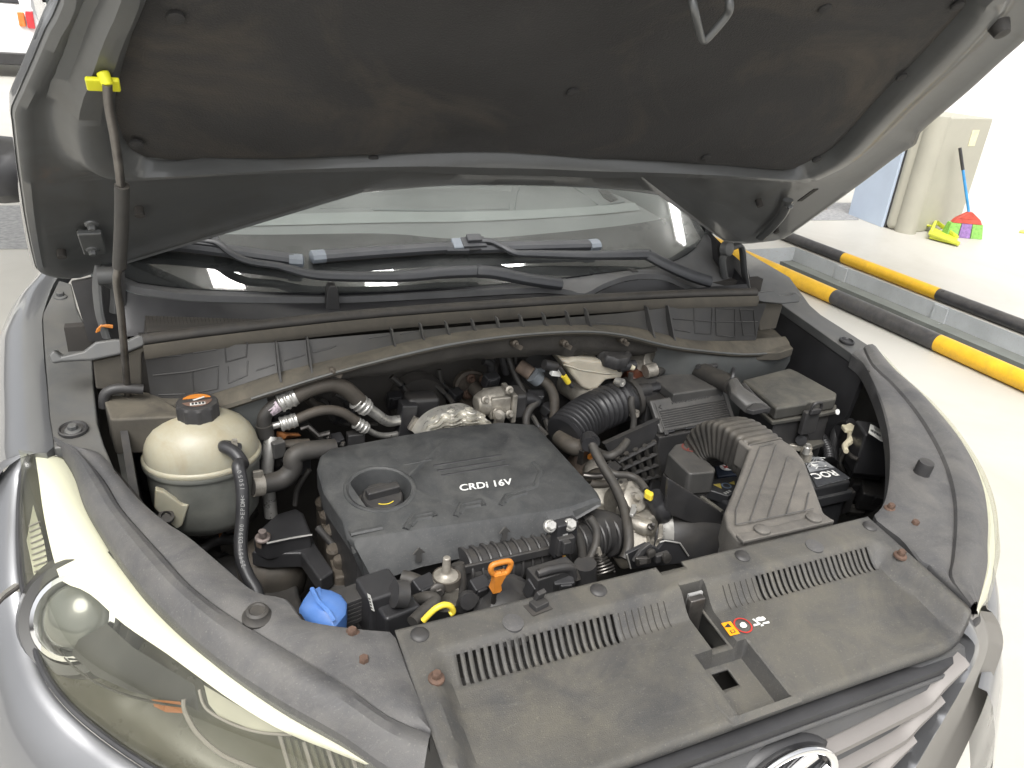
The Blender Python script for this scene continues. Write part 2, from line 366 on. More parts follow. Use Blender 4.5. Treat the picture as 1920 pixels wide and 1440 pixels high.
fl = structure(mk('floor', join(slab([(-60, -40, 0), (px0 - .004, -40, 0), (px0 - .004, 60, 0), (-60, 60, 0)], -.08), slab([(px1 + .004, -40, 0), (60, -40, 0), (60, 60, 0), (px1 + .004, 60, 0)], -.08),
     slab([(px0 - .004, py1 + .004, 0), (px1 + .004, py1 + .004, 0), (px1 + .004, 60, 0), (px0 - .004, 60, 0)], -.08)), 'floor', ang=30))
g = join(bx(px0 - .06, px0, py0, py1, -1.3, -.002), bx(px1, px1 + .06, py0, py1, -1.3, -.002), bx(px0 - .06, px1 + .06, py1, py1 + .06, -1.3, -.002))
pit = structure(mk('pit_wall', g, 'pit_wall'))
structure(mk('pit_floor', bx(px0, px1, py0, py1, -1.36, -1.30), 'pit_floor'))
led = mk('pit_ledge', bx(px1 - .12, px1 - .002, py0, py1 - .004, -.5, -.10), 'pit_floor', pit)
for y in (2.55, 1.75, .95, .2):                       # steel tabs that hold the far rail
    mk('rail_tab', join(bx(px1 - .012, px1 - .002, y - .05, y + .05, -.16, -.006), bx(px1 - .05, px1 - .012, y - .045, y - .03, -.16, -.10)), 'pit_wall', pit, bevel=.003)
# striped rails along the two pit edges: bands are parts
def rail(name, x, z, r, marks, label):
    t = thing(name, label, 'rail', (x, 0, 0), 'striped rails along the pit')
    for a, b, col in marks:
        prof = [(r * .97, a), (r, a + .004), (r, b - .004), (r * .97, b)]
        ys = [a + (b - a) * i / 12 for i in range(13)]
        gg = lathe((x, 0, z), (0, 1, 0), [(r * .985, a)] + [(r, y) for y in ys[1:-1]] + [(r * .985, b)], n=24)
        mk('yellow_band' if col else 'black_band', gg, 'pole_yellow' if col else 'pole_black', t)
    return t
def ry(p, z=.06): return Zp(p, z).y
n1 = [ry((1412, 492)), ry((1558, 553)), ry((1745, 640))]
rail('pit_rail', 2.98, .045, .045, [(n1[0], 4.4, 1), (n1[1], n1[0], 1), (n1[2], n1[1], 0), (n1[2] - .95, n1[2], 1), (n1[2] - 1.9, n1[2] - .95, 0)], 'thick yellow and black pole along the pit edge nearer the car')
n2 = [ry((1583, 478)), ry((1742, 547))]
rail('pit_rail', 3.752, .038, .038, [(n2[0], 3.25, 0), (n2[1], n2[0], 1), (n2[1] - 1.3, n2[1], 0), (n2[1] - 2.2, n2[1] - 1.3, 1)], 'yellow and black pole along the far pit edge below the broom')

# beige wall end, panel, rubbish, asphalt beyond
base = Zp((1740, 442), 0); base2 = Zp((1655, 428), 0)
wl = thing('wall', 'low beige wall with a rounded end behind the broom', 'wall', (base.x, base.y, 0))
ex = V((base.x - base2.x, base.y - base2.y, 0)); 
pA = Zp((1657, 428), 0); pB = Zp((1719, 438), 0); pC = Zp((1802, 428), 0)
hw = Yp((1782, 222), pB.y).z
pC2 = pB + V((2.2, .25, 0))
def wallbox(a, b, th, h): 
    d = (b - a).normalized(); n = V((-d.y, d.x, 0)) * th
    return slab([a + V((0, 0, h)), b + V((0, 0, h)), b + n + V((0, 0, h)), a + n + V((0, 0, h))], -h)
mk('wall_end', wallbox(pA, pB + V((-.09, .03, 0)), .5, hw * 1.02), 'wall_beige', wl, bevel=.05, seg=4)
pD = pC
mk('wall_face', wallbox(pB + V((.0, .03, 0)), pD + V((0, .03, 0)), .4, hw), 'wall_beige', wl, bevel=.01)
mk('wall_nose', lathe(pB + V((-.07, .06, 0)), (0, 0, 1), [(.085, 0), (.085, hw + .01)], n=20), 'wall_beige', wl)
lb = pB.lerp(pD, .60) + V((0, .03, 0)); nn = (pD - pB).normalized(); fn = V((nn.y, -nn.x, 0))
mk('notice', slab([lb + fn * .004 + V((0, 0, hw * .90)), lb + nn * .10 + fn * .004 + V((0, 0, hw * .90)), lb + nn * .10 + fn * .004 + V((0, 0, hw * .76)), lb + fn * .004 + V((0, 0, hw * .76))], fn * -.003), M('notice', (.72, .68, .45), .6), wl)
q0, q1 = Zp((1590, 402), 0), Zp((1652, 426), 0)
pn = mk('door_panel', wallbox(q0, q1, .06, 2.4), 'panel_blue', bevel=.004); tag(pn, 'pale blue sheet panel standing left of the beige wall', 'panel')
e0 = q1 + V((.03, -.02, 0))
mk('edge_strip', wallbox(e0, e0 + V((.05, .02, 0)), .06, 2.4), 'pole_black', pn)
asp = structure(mk('asphalt_strip', slab([Zp(p, .004) for p in [(1380, 425), (1500, 413), (1610, 412), (1600, 380), (1380, 380)]], -.003), 'asphalt'))
asp2 = structure(mk('asphalt_strip', slab([Zp(p, .004) for p in [(-300, 466), (60, 466), (80, 385), (-300, 385)]], -.003), 'asphalt'))
b0 = Zp((1556, 398), 0)
wb = mk('broken_board', join(box(b0 + V((.15, .1, .25)), (.05, .03, .6), ry=.5), box(b0 + V((.05, .12, .12)), (.4, .03, .04), ry=-.5)), 'wood', bevel=.003); tag(wb, 'broken brown boards left of the pale blue panel', 'boards')

# broom leaning on the wall
bb = Zp((1803, 444), 0); bt = CAM + ray((1793, 283)) * ((bb - CAM).dot(V((.5, .87, 0))) + .06) / ray((1793, 283)).dot(V((.5, .87, 0)))
br = thing('broom', 'broom with red head and green and purple bristles on the right', 'broom', bb)
dv = (bt - (bb + V((0, 0, .12)))); s0 = bb + V((0, 0, .19))
side = (V((.9, -.42, 0))).normalized(); fw = V((.42, .9, 0)).normalized()
mk('grip', tube([s0 + dv * .62, s0 + dv * .92], .013, smooth=False), 'pole_black', br)
mk('handle', tube([s0, s0 + dv * .62], .011, smooth=False), M('blue_handle', (.05, .28, .62), .4), br)
def head(w0, w1, za, zb, ta, tb, cx=0., cx1=None):
    cx1 = cx if cx1 is None else cx1
    c0 = bb + V((0, 0, za)); c1 = bb + V((0, 0, zb)); r = []
    for c, w_, t_, cc in ((c0, w0, ta, cx), (c1, w1, tb, cx1)):
        r.append([c + side * (cc + sx * w_ / 2) + fw * sy * t_ / 2 for sx, sy in ((-1, -1), (1, -1), (1, 1), (-1, 1))])
    return loft(r)
mk('head', join(head(.24, .20, .115, .15, .06, .05), head(.20, .03, .15, .21, .05, .035)), M('broom_red', (.50, .075, .05), .5), br, bevel=.004)
for i, (cx, col) in enumerate(((-.095, (.22, .46, .10)), (-.005, (.26, .15, .36)), (.085, (.22, .46, .10)))):
    mk('bristles', head(.095, .085, .002, .114, .10, .06, cx * 1.15, cx), M('bristle%d' % (i % 2), col, .8, nscale=60, var=.3), br)
# yellow dustpan
dp = thing('dustpan', 'lime yellow plastic dustpan lying left of the broom', 'dustpan', Zp((1770, 450), 0))
M('lime', (.58, .62, .06), .4, var=.05)
P_ = [Zp(p, .01) for p in [(1742, 447), (1797, 461), (1793, 448), (1750, 428)]]
mk('pan', slab(P_, .012), 'lime', dp, bevel=.003)
mk('rim', tube([P_[1] + V((0, 0, .015)), P_[0] + V((0, 0, .04)), P_[3] + V((0, 0, .06)), P_[2] + V((0, 0, .015))], .018, smooth=False, n=8), 'lime', dp)
mk('pan_handle', tube([P_[3].lerp(P_[0], .4) + V((0, 0, .05)), Yp((1730, 422), P_[3].y + .02)], .018, n=8, smooth=False, flat=.5), 'lime', dp)
yw = mk('yellow_scrap', slab([Zp(p, .012) for p in [(1911, 434), (1930, 437), (1928, 430), (1914, 431)]], -.008), 'lime'); tag(yw, 'small yellow scrap at the right picture edge on the floor', 'scrap')

# distant white facade and parked white car, upper left
fc = mk('facade', join(bx(9, 30, 7.5, 7.8, 0, 6), bx(12.9, 13.2, -6, 7.5, 0, 6)), 'sky_white', bevel=.01); tag(fc, 'white building wall far behind the broom', 'building')
cg = Zp((78, 148), 0)
cw = thing('parked_car', 'white parked car with red tail lights at upper left', 'car', (cg.x - .62, cg.y + .1, 0))
M('white_paint', (.8, .8, .8), .25, coat=1., var=.02)
def cl(x, y, z): return ORG[cw] + V((x, y, z))
sec = [(0, .30), (-.03, .55), (.02, .78), (.12, .98), (.40, 1.30), (1.3, 1.34), (2.0, 1.0), (3.0, .82), (3.2, .5), (3.15, .30)]
rows = [[cl(xx * (1 - ins * (.12 if z > .9 else 0)), y, z - ins * .02) for y, z in sec] for xx, ins in ((-.70, 1), (-.66, .5), (0, 0), (.66, .5), (.70, 1))]
mk('body', loft(rows), 'white_paint', cw, bevel=.03, seg=3)
for xx in (-.6, .6):
    for yy in (.62, 2.5):
        mk('wheel', lathe(cl(xx, yy, .28), (1, 0, 0), [(.18, -.09), (.27, -.08), (.28, 0), (.27, .08), (.18, .09)]), 'pole_black', cw)
mk('rear_window', slab([cl(-.48, .13, 1.0), cl(.48, .13, 1.0), cl(.42, .36, 1.25), cl(-.42, .36, 1.25)], (0, -.02, .01)), 'frit', cw)
mk('bumper_strip', bx(cl(-.66, 0, 0).x, cl(.66, 0, 0).x, cl(0, -.05, 0).y, cl(0, .2, 0).y, .17, .34), 'black', cw, bevel=.02)
for sx in (-1, 1):
    mk('tail_light', box(cl(sx * .60, .0, .80), (.10, .14, .24)), M('tail_red', (.6, .02, .03), .2, coat=1), cw, bevel=.02)
    mk('turn_light', box(cl(sx * .49, .0, .80), (.09, .12, .2)), M('turn_amber', (.75, .2, .03), .2, coat=1), cw, bevel=.02)

# canopy roof over the bay with its lit panels (the windscreen mirrors them)
M('ceiling', (.8, .81, .79), .8, nscale=1, var=.05)
LZ = 3.3
cano = mk('canopy', bx(-3.2, 3.0, .05, 5.5, LZ + .03, LZ + .15), 'ceiling', bevel=.01); tag(cano, 'flat roof of the service bay above the car', 'roof')
for xx in (-3.0, 2.8): mk('post', bx(xx - .06, xx + .06, 5.2, 5.32, 0, LZ + .03), 'ceiling', cano, bevel=.01)
M('lamp_panel', (.9, .9, .9), .5, emit=22., ecol=(1, .98, .95), var=0)
def mirror_to(p, z):
    q = Wd(p, .004); n = V((0, -.5, .866)).normalized(); d = ray(p); r = d - 2 * d.dot(n) * n; return q + r * ((z - q.z) / r.z)
lamps = [[z1(1155, 275), z1(1320, 265), z1(1380, 415), z1(1205, 410)], [a2(1337, 450), a2(1485, 436), a2(1518, 557), a2(1368, 558)], [a3(345, 425), a3(470, 435), a3(478, 495), a3(360, 490)], [a3(1180, 135), a3(1218, 145), a3(1258, 357), a3(1222, 330)]]
for i, c in enumerate(lamps):
    q = [mirror_to(p, LZ) for p in c]
    ll = thing('ceiling_lamp', ('lit ceiling panel mirrored at the left of the windscreen', 'lit ceiling panel mirrored left of the windscreen middle', 'lit ceiling panel mirrored right of the windscreen middle', 'narrow lit ceiling panel mirrored at the right of the windscreen')[i], 'lamp', sum(q, V()) / 4, 'lit panels under the canopy')
    mk('diffuser', slab(q, -.01), 'lamp_panel', ll)
    ce = sum(q, V()) / 4
    mk('housing', slab([ce + (v - ce) * 1.04 + V((0, 0, .004)) for v in q], .03), 'ceiling', ll)
# ================================================================ the car
car = thing('car', 'dark grey metallic car with its bonnet propped open, engine bay in view', 'car', (0, 0, 0))
def part(name, g, mat, label=None, parent=None, **k): return mk(name, g, mat, parent or car, label, **k)

# ---- dark inner bay so the ground does not show between the parts
part('bay_tray', join(bx(-.62, .70, -.52, .14, .16, .18)), 'firewall')
part('firewall', slab([(-.70, .13, .86), (.72, .13, .86), (.72, .13, .17), (-.70, .13, .17)], (0, .02, 0)), 'firewall')
part('radiator', join(bx(-.40, .42, -.60, -.575, .2, .68), *[bx(-.38 + i * .04, -.376 + i * .04, -.574, -.568, .2, .66) for i in range(20)]), 'black')

# ---- front upper panel: a height field with real slots and recesses
def ss(a, b, v):
    t = max(0, min(1, (v - a) / (b - a))); return t * t * (3 - 2 * t)
PX0, PX1 = -.352, .362
def yback(x): return -.563 - .010 * ss(-.29, -.352, x) * 0
def yfront(x):
    e = max(0, abs(x - .015) - .26) / .10; return -.768 + .03 * min(1.1, e) ** 2.4
slots = []
for k in range(22):
    slots.append((-.2935 + k * .00925, 1)); slots.append((.3145 - k * .00925, 1))
blind = [(-.2935 + k * .00925, 0) for k in range(22, 30)] + [(.3145 - k * .00925, 0) for k in range(22, 28)]
SW = .0022
def panel_h(x, y):
    xs = .322 + .10 * max(0, (-.615 - y))          # side shoulders
    a = ss(-.597, -.632, y)                        # down from the plateau
    b = 1 - ss(xs - .012, xs + .014, abs(x - .008))
    o = -.024 * a * b
    o -= .003 * ss(.008, .0, y - yfront(x))         # rolled front lip
    o += .002 * math.sin(x * 9) * a * b
    # latch channel and recess
    if .003 - .06 * (-.595 - y) * 0 < 1:
        cx = .022
        in1 = (1 - ss(.0150, .0185, abs(x - cx))) * ss(-.5965, -.600, y) * (1 - ss(-.694, -.698, y))
        in2 = (1 - ss(.0335, .0385, abs(x - .0165))) * ss(-.6765, -.6805, y) * (1 - ss(-.756, -.760, y))
        o = min(o, o + (-.034 - o) * in1) if in1 > 0 else o
        o = min(o, o + (-.050 - o) * in2) if in2 > 0 else o
    return o
def hole(x, y):
    for sx, t in slots:
        if abs(x - sx) < SW * .99 and -.6335 < y < -.6085: return True
    cx = .0222
    if abs(x - cx) < .0130 and -.668 < y < -.603: return True
    if abs(x - .0125) < .0125 and -.711 < y < -.688: return True
    return False
xl = set(round(PX0 + (PX1 - PX0) * i / 110, 5) for i in range(111))
xl = set(x for x in xl if all(abs(x - s) > SW + .0012 for s, _ in slots + blind))
for s, t in slots + blind: xl |= {round(s - SW, 5), round(s + SW, 5)}
for e in (0., .025): xl.add(round(e, 5))
for i in range(36): xl.add(round(-.024 + i * .0023, 5))
for e in (.0092, .0352): xl.add(e)
xl = sorted(xl)
yl = [-.563, -.566, -.572, -.58, -.588, -.594, -.597, -.600, -.603, -.6055, -.6085, -.612, -.616, -.62, -.624, -.628, -.631, -.6335, -.637, -.641, -.646, -.652, -.658, -.663, -.668, -.672, -.6765, -.6785, -.6805, -.684, -.688, -.693, -.6935, -.696, -.699, -.705, -.711, -.716, -.722, -.73, -.738, -.746, -.752, -.756, -.758, -.760, -.763]
fr = [.15, .3, .45, .6, .75, .88, 1.]
vs_, fs, idx = [], [], {}
NY = len(yl) + len(fr)
def gy(x, j):
    y = yl[j] if j < len(yl) else yl[-1] + (yfront(x) - yl[-1]) * fr[j - len(yl)]
    return y
for i, x in enumerate(xl):
    for j in range(NY):
        y = gy(x, j)
        if j >= len(yl) - 14:      # squeeze the front rows so that the corner rounds
            yf = yfront(x); k = (j - (len(yl) - 14)) / (NY - 1 - (len(yl) - 14)); y2 = yl[len(yl) - 14] + (yf - yl[len(yl) - 14]) * k
            if abs(x - .0165) > .05: y = y2
            elif j >= len(yl): y = yl[-1] + (yf - yl[-1]) * fr[j - len(yl)]
        h = panel_h(x, y) - (.005 if j == NY - 1 else 0)
        idx[i, j] = len(vs_); vs_.append(V((x, y, dz(y, h))))
for i in range(len(xl) - 1):
    for j in range(NY - 1):
        a, b, c, d_ = idx[i, j], idx[i + 1, j], idx[i + 1, j + 1], idx[i, j + 1]
        m_ = (vs_[a] + vs_[b] + vs_[c] + vs_[d_]) / 4
        if hole(m_.x, m_.y): continue
        if m_.y > -.5705 and abs(m_.x - .012) < .020: continue       # notch over the bonnet catch
        fs.append((a, d_, c, b))
pnl = part('front_panel', (vs_, fs), 'panel', 'dusty black plastic panel over the radiator with two rows of slots', solid=.004, ang=32, recalc=False)
for s_, t_ in blind:
    pts_ = [V((s_, y_, dz(y_, panel_h(s_, y_) + .0008))) for y_ in (-.6095, -.614, -.619, -.624, -.629, -.633)]
    mk('blind_slot', bead(pts_, .0007, .0004), 'firewall', pnl)
# catch bracket seen in the panel opening, dark box under the square hole
part('catch_bracket', join(bx(.008, .030, -.622, -.612, .655, .728), bx(.0, .036, -.668, -.60, .640, .644)), 'steel_dark', bevel=.002)
part('catch_plate', slab([(.012, -.6115, .728), (.033, -.6115, .728), (.030, -.6125, .700), (.012, -.6125, .700)], (0, .004, 0)), 'grey_text')
part('recess_well', join(bx(-.06, .09, -.75, -.57, .60, .604)), 'firewall')
# stickers on the panel
def decal(name, p4, mat, o, parent, label=None, th=.0006): return mk(name, slab([D(p, o) for p in p4], -th), mat, parent, label)
so_ = -.0215
M('sticker_orange', (.80, .33, .01), .4, var=.03)
decal('warning_sticker', [z7(447, 541), z7(492, 531), z7(538, 590), z7(491, 602)], 'sticker_orange', so_, pnl)
def ring_on(c, r, w_, o, nrm, xd, n=28):
    x, y, a = basis(nrm, xd); c = V(c); vs2, f2 = [], []
    for k in range(n):
        t = 2 * math.pi * k / n; dd = x * math.cos(t) + y * math.sin(t); vs2 += [c + dd * r + a * o, c + dd * (r - w_) + a * o]
    for k in range(n):
        j = (k + 1) % n; f2.append((2 * k, 2 * j, 2 * j + 1, 2 * k + 1))
    return vs2, f2
DN = V((0, -.119, 1)).normalized()
tri = [z7(462, 561), z7(480, 541), z7(497, 558)]; mk('warning_triangle', slab([D(p, so_ + .0008) for p in tri], -.0004), 'black_clean', pnl)
mk('warning_book', slab([D(p, so_ + .0008) for p in [z7(488, 577), z7(508, 571), z7(518, 583), z7(500, 590)]], -.0004), 'black_clean', pnl)
mk('warning_page', slab([D(p, so_ + .0013) for p in [z7(494, 578), z7(506, 574), z7(512, 582), z7(501, 586)]], -.0004), 'sticker_orange', pnl)
c_ = D(z7(553, 551), so_ + .001)
mk('prohibition_ring', ring_on(c_, .0118, .0018, 0, DN, (1, 0, 0)), 'red', pnl)
mk('hand_symbol', slab([D(p, so_ + .0008) for p in [z7(537, 545), z7(548, 535), z7(562, 538), z7(574, 552), z7(568, 562), z7(552, 563), z7(540, 556)]], -.0004), 'label_paper', pnl)
for q in ([z7(615, 517), z7(632, 508), z7(634, 512), z7(650, 507), z7(664, 518), z7(660, 526), z7(640, 530), z7(622, 528)], [z7(597, 521), z7(606, 518), z7(640, 543), z7(632, 547)], [z7(648, 538), z7(679, 530), z7(683, 540), z7(650, 546)], [z7(604, 545), z7(634, 541), z7(636, 548), z7(606, 556)], [z7(640, 546), z7(648, 546), z7(656, 552), z7(640, 556)]):
    mk('fan_symbol', slab([D(p, so_ + .0008) for p in q], -.0004), 'label_paper', pnl)
# push clips and bolts
def clip(p, r=.0105, o=0., mat='trim'):
    c = D(p, o); return lathe(c - DN * .002, DN, [(r, 0), (r, .003), (r * .85, .0048), (r * .5, .0058), (.0005, .006)], n=22)
for p in ((787, 1190), (1122, 1107), (1392, 1043), (1631, 987)): mk('push_clip', clip(p), 'black', pnl)
for p in ((962, 1168), (1527, 1024)): mk('round_plug', lathe(D(p), DN, [(.0125, -.003), (.0125, .0012), (.010, .0016), (.0005, .0017)], n=24), 'trim', pnl)
def bolt(c, nrm=DN, r=.0066, mat='rust', washer=1.55):
    x, y, a = basis(nrm, (1, .3, 0)); c = V(c)
    hexp = [c + x * (r * .82 * math.cos(math.pi * k / 3)) + y * (r * .82 * math.sin(math.pi * k / 3)) for k in range(6)]
    return join(lathe(c - a * .001, a, [(r * washer * .9, 0), (r * washer * .85, .0025), (r * .9, .004)], n=18), loft([[v + a * .003 for v in hexp], [v + a * .0085 for v in hexp], [c + (v - c) * .8 + a * .0098 for v in hexp]]))
for p, pr in (((818, 1272), pnl), ((1688, 1042), pnl)): mk('bolt', bolt(D(p)), 'rust', pr)
# small clip standing in its square hole behind the slots
cq = D((1007, 1138), 0)
cs = part('cable_clip', join(box(cq + V((.002, 0, .004)), (.020, .014, .008), rz=.25), box(cq + V((.004, .004, .013)), (.012, .006, .016), rz=.25, rx=.35)), 'black', bevel=.0012, parent=pnl)
mk('clip_socket', slab([cq + V((math.cos(a_) * .02, math.sin(a_) * .0155, .0008)) for a_ in (.95, 2.5, 4.1, 5.65)], -.0005), 'firewall', pnl)

# ---- side trims beside the lamps
def trim(name, A, B, C, oa, label, lipc=-.03, N=60):
    a = rs(cat([D(p, oa) for p in A], 6), N); b = rs(cat([D(p, 0) for p in B], 6), N); c = rs(cat([D(p, 0) for p in C], 6), N)
    rows = [[v + V((0, 0, lipc)) for v in c], [v + V((0, 0, -.003)) for v in c], [v.lerp(w_, .05) for v, w_ in zip(c, b)]]
    rows += [[v.lerp(w_, t) + V((0, 0, .0045 * math.sin(t * 3.14))) for v, w_ in zip(c, b)] for t in (.25, .5, .75)]
    rows += [[v.lerp(w_, .97) for v, w_ in zip(c, b)], [v + V((0, 0, -.0025)) for v in b], [v.lerp(w_, .06) + V((0, 0, .004)) for v, w_ in zip(b, a)]]
    rows += [[v.lerp(w_, t) + V((0, 0, .010 * math.sin(t * 3.14) + .003)) for v, w_ in zip(b, a)] for t in (.25, .5, .75)]
    rows += [a, [v + V((0, 0, -.02)) for v in a]]
    return part(name, loft(rows, closed=False), 'trim', label, ang=30)
tA = [z5(232, 78), z5(300, 160), z5(345, 290), z5(420, 420), z5(500, 545), z5(600, 680), z5(720, 800), z5(850, 920), z5(1000, 1035), z5(1200, 1165), z5(1440, 1300), z6(480, 1420), (792, 1470)]
tB = [z5(238, 70), z5(340, 120), z5(440, 230), z5(510, 345), z5(600, 450), z5(700, 560), z5(800, 670), z5(940, 780), z5(1100, 880), z5(1300, 1000), z5(1440, 1083), z6(500, 1150), z6(742, 1252)]
tC = [z5(240, 68), z5(330, 90), z5(420, 108), z5(500, 200), z5(570, 285), z5(640, 350), z5(720, 412), z5(800, 462), z5(940, 580), z5(1060, 680), z5(1140, 710), z5(1200, 715), z5(1245, 762), z5(1275, 808), z5(1360, 828), z6(200, 634), z6(400, 655), z6(522, 666), z6(560, 735), z6(610, 860), z6(665, 1000), z6(700, 1090), z6(742, 1235)]
trl = trim('lamp_trim', tA, tB, tC, -.012, 'dusty grey plastic trim along the left headlamp')
rA = [z4(1190, 262), z4(1300, 385), z4(1430, 500), z4(1560, 645), z4(1660, 800), z4(1718, 950), z4(1740, 1100), z4(1738, 1230), z7(1740, 280), z7(1690, 475)]
rB = [z4(1117, 247), z4(1160, 335), z4(1260, 430), z4(1370, 560), z4(1460, 700), z4(1530, 850), z4(1567, 1000), z4(1572, 1150), z4(1560, 1300), z7(1560, 330), z7(1660, 465)]
rC = [z4(1060, 275), z4(1120, 330), z4(1180, 450), z4(1222, 570), z4(1247, 700), z4(1252, 850), z4(1235, 980), z4(1205, 1045), z4(1174, 1085), z4(1250, 1150), z4(1320, 1205), z4(1400, 1310), z7(1450, 250), z7(1560, 360), z7(1655, 462)]
trr = trim('lamp_trim', rA, rB, rC, -.012, 'dusty grey plastic trim along the right headlamp')
for p in ((660, 1190), (682, 1243)): mk('bolt', bolt(D(p)), 'rust', trl)
for p in (z4(1250, 1052), z4(1370, 1135)): mk('bolt', bolt(D(p)), 'rust', trr)
mk('rubber_buffer', lathe(D((483, 1158)), DN, [(.0165, -.002), (.0165, .003), (.013, .006), (.012, .011), (.009, .013), (.0075, .0115), (.0005, .0115)], n=24), 'rubber', trl)
mk('rubber_buffer', lathe(D((1726, 890)), DN, [(.014, -.002), (.0125, .006), (.0125, .022), (.0115, .026), (.0005, .027)], n=24), 'black', trr)
for p, pr in ((z5(477, 202), trl), (z4(1150, 362), trr)): mk('hole_plug', lathe(D(p, .001), DN, [(.0045, 0), (.0045, .001), (.0005, .0011)], n=14), 'firewall', pr)

# ---- fender tops
fl_pts = [z1(330, 375), z1(400, 395), z1(430, 520), z1(500, 680), z1(520, 830), z1(530, 990), z1(548, 1180), z1(585, 1300), z1(640, 1430), z1(470, 1330), z1(400, 1310), z1(300, 1318), z1(275, 1150), z1(258, 900), z1(245, 720), z1(236, 570), z1(290, 460)]
fld = part('fender_flange', slab([D(p, -.004) for p in fl_pts], -.05), 'flange', 'grey inner edge of the left fender with a round plug', bevel=.003)
mk('round_plug', join(lathe(D(z1(412, 1221), -.003), DN, [(.019, 0), (.019, .004), (.017, .005), (.015, .002), (.0005, .002)], n=26)), 'black', fld)
mk('bolt', bolt(D(z1(412, 1221), 0), r=.008, mat='flange'), 'flange', fld)
mk('bolt', bolt(D(z1(342, 470), -.003), r=.008), 'flange', fld)
fr_pts = [z4(705, 27), z4(830, 15), z4(905, 80), z4(1000, 140), z4(1100, 205), z4(1190, 262), z4(1117, 249), z4(1060, 277)]
frd = part('fender_flange', slab([D(p, -.004) for p in fr_pts], -.02), 'flange', 'grey top edge of the right fender', bevel=.002)
q = [D(p, -.006) for p in (z4(705, 27), z4(1060, 277), z4(1130, 345))]
part('fender_inner', slab([q[0], q[1], q[2], q[2] + V((-.05, 0, -.36)), q[1] + V((-.04, .03, -.38)), q[0] + V((-.03, .04, -.38))], (.012, 0, 0)), 'black_clean', 'dark inner wall of the right fender')
mk('round_plug', lathe(D(z4(1033, 216), -.003), DN, [(.016, 0), (.016, .004), (.013, .005), (.011, .002), (.0005, .002)], n=26), 'black_clean', frd)
# fender paint, left: from the flange outward and down
F = [(116, 512), z1(300, 400), z1(243, 560), z1(238, 640), z1(247, 800), z1(262, 960), z1(278, 1150), z1(302, 1318), z5(190, 112), z5(130, 120)]
f0 = rs(cat([D((150, 470), 0)] + [D(p, -.003) for p in F], 5), 40)
def outw(v, c=(-.1, -.1)): return V((-1, 0, 0))
prof = [(0, -.03), (0, 0), (.012, .003), (.03, .0), (.05, -.012), (.07, -.035), (.088, -.08), (.105, -.17), (.112, -.3), (.10, -.5)]
rows = [[v + V((-a, -a * .15 * (i / 40), b)) for i, v in enumerate(f0)] for a, b in prof]
fend = part('front_fender', loft(rows, closed=False), 'paint', 'dark grey painted fender on the left', ang=50)
# ---- headlamps
tO = [(z5(130, 120), -.002), (z5(100, 190), -.02), (z5(86, 320), -.04), (z5(84, 480), -.06), (z5(95, 640), -.08), (z5(120, 780), -.10), (z5(150, 930), -.115), (z5(205, 1060), -.125), (z5(300, 1180), -.135), (z5(420, 1285), -.145), (z5(560, 1385), -.15), (z5(700, 1470), -.155), (z5(900, 1570), -.16), (z5(1250, 1680), -.165)]
N = 60
la = rs(cat([D(p, -.020) for p in tA], 6), N); lo_ = rs(cat([D(p, o) for p, o in tO], 6), N)
la[0] = D(z5(150, 108), -.004); la[1] = la[0].lerp(la[3], .3); la[2] = la[0].lerp(la[3], .65)
nlv = V((-.62, -.45, .64)).normalized()
def lensrow(t, off): return [a_.lerp(o_, t) + nlv * (off + .022 * math.sin(t * math.pi) ** .8) for a_, o_ in zip(la, lo_)]
lrows = [lensrow(t, 0) for t in (0, .06, .15, .3, .45, .6, .75, .9, 1)]
lamp = thing('headlamp', '', '', (la[20].x, la[20].y, .55)); del lamp['label'], lamp['category']; lamp.parent = car; lamp['label'] = 'left headlamp with round projector and a sky reflection put in as a pale yellow strip'
lens = mk('lens', loft(lrows, closed=False), 'lens', lamp, ang=60)
from mathutils.bvhtree import BVHTree
def bvh(g): return BVHTree.FromPolygons([tuple(v) for v in g[0]], g[1])
LB = bvh(loft([[a_ + (a_ - o_) * .3 for a_, o_ in zip(la, lo_)]] + lrows + [[o_ + (o_ - a_) * .3 for a_, o_ in zip(la, lo_)]], closed=False))
def onlens(p, depth):
    d = ray(p).normalized(); h, n, i, t = LB.ray_cast(CAM, d)
    if h is None: h = D(p, -.05); n = nlv
    if n.dot(d) > 0: n = -n
    return h + d * depth
mk('housing', loft([[a_.lerp(o_, t) - nlv * (.055 * math.sin(t * math.pi) ** .6) for a_, o_ in zip(la, lo_)] for t in (.0, .05, .12, .25, .4, .55, .7, .85, .95, 1)], closed=False), 'lamp_olive', lamp, ang=60)
def lpoly(name, pts, depth, mat, th=.004, smooth=0):
    P = [onlens(p, depth) for p in pts]; c = sum(P, V()) / len(P); d = (c - CAM).normalized()
    return mk(name, slab(P, d * th), mat, lamp)
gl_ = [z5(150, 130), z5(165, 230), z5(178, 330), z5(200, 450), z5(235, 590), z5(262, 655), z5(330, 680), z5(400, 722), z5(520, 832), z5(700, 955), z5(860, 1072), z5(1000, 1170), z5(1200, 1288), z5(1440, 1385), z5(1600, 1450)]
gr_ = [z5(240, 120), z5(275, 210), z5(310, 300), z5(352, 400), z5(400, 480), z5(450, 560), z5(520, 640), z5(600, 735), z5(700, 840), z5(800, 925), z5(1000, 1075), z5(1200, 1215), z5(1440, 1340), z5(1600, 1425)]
ga, gb = crs([onlens(p, .006) for p in gl_], 40), crs([onlens(p, .006) for p in gr_], 40)
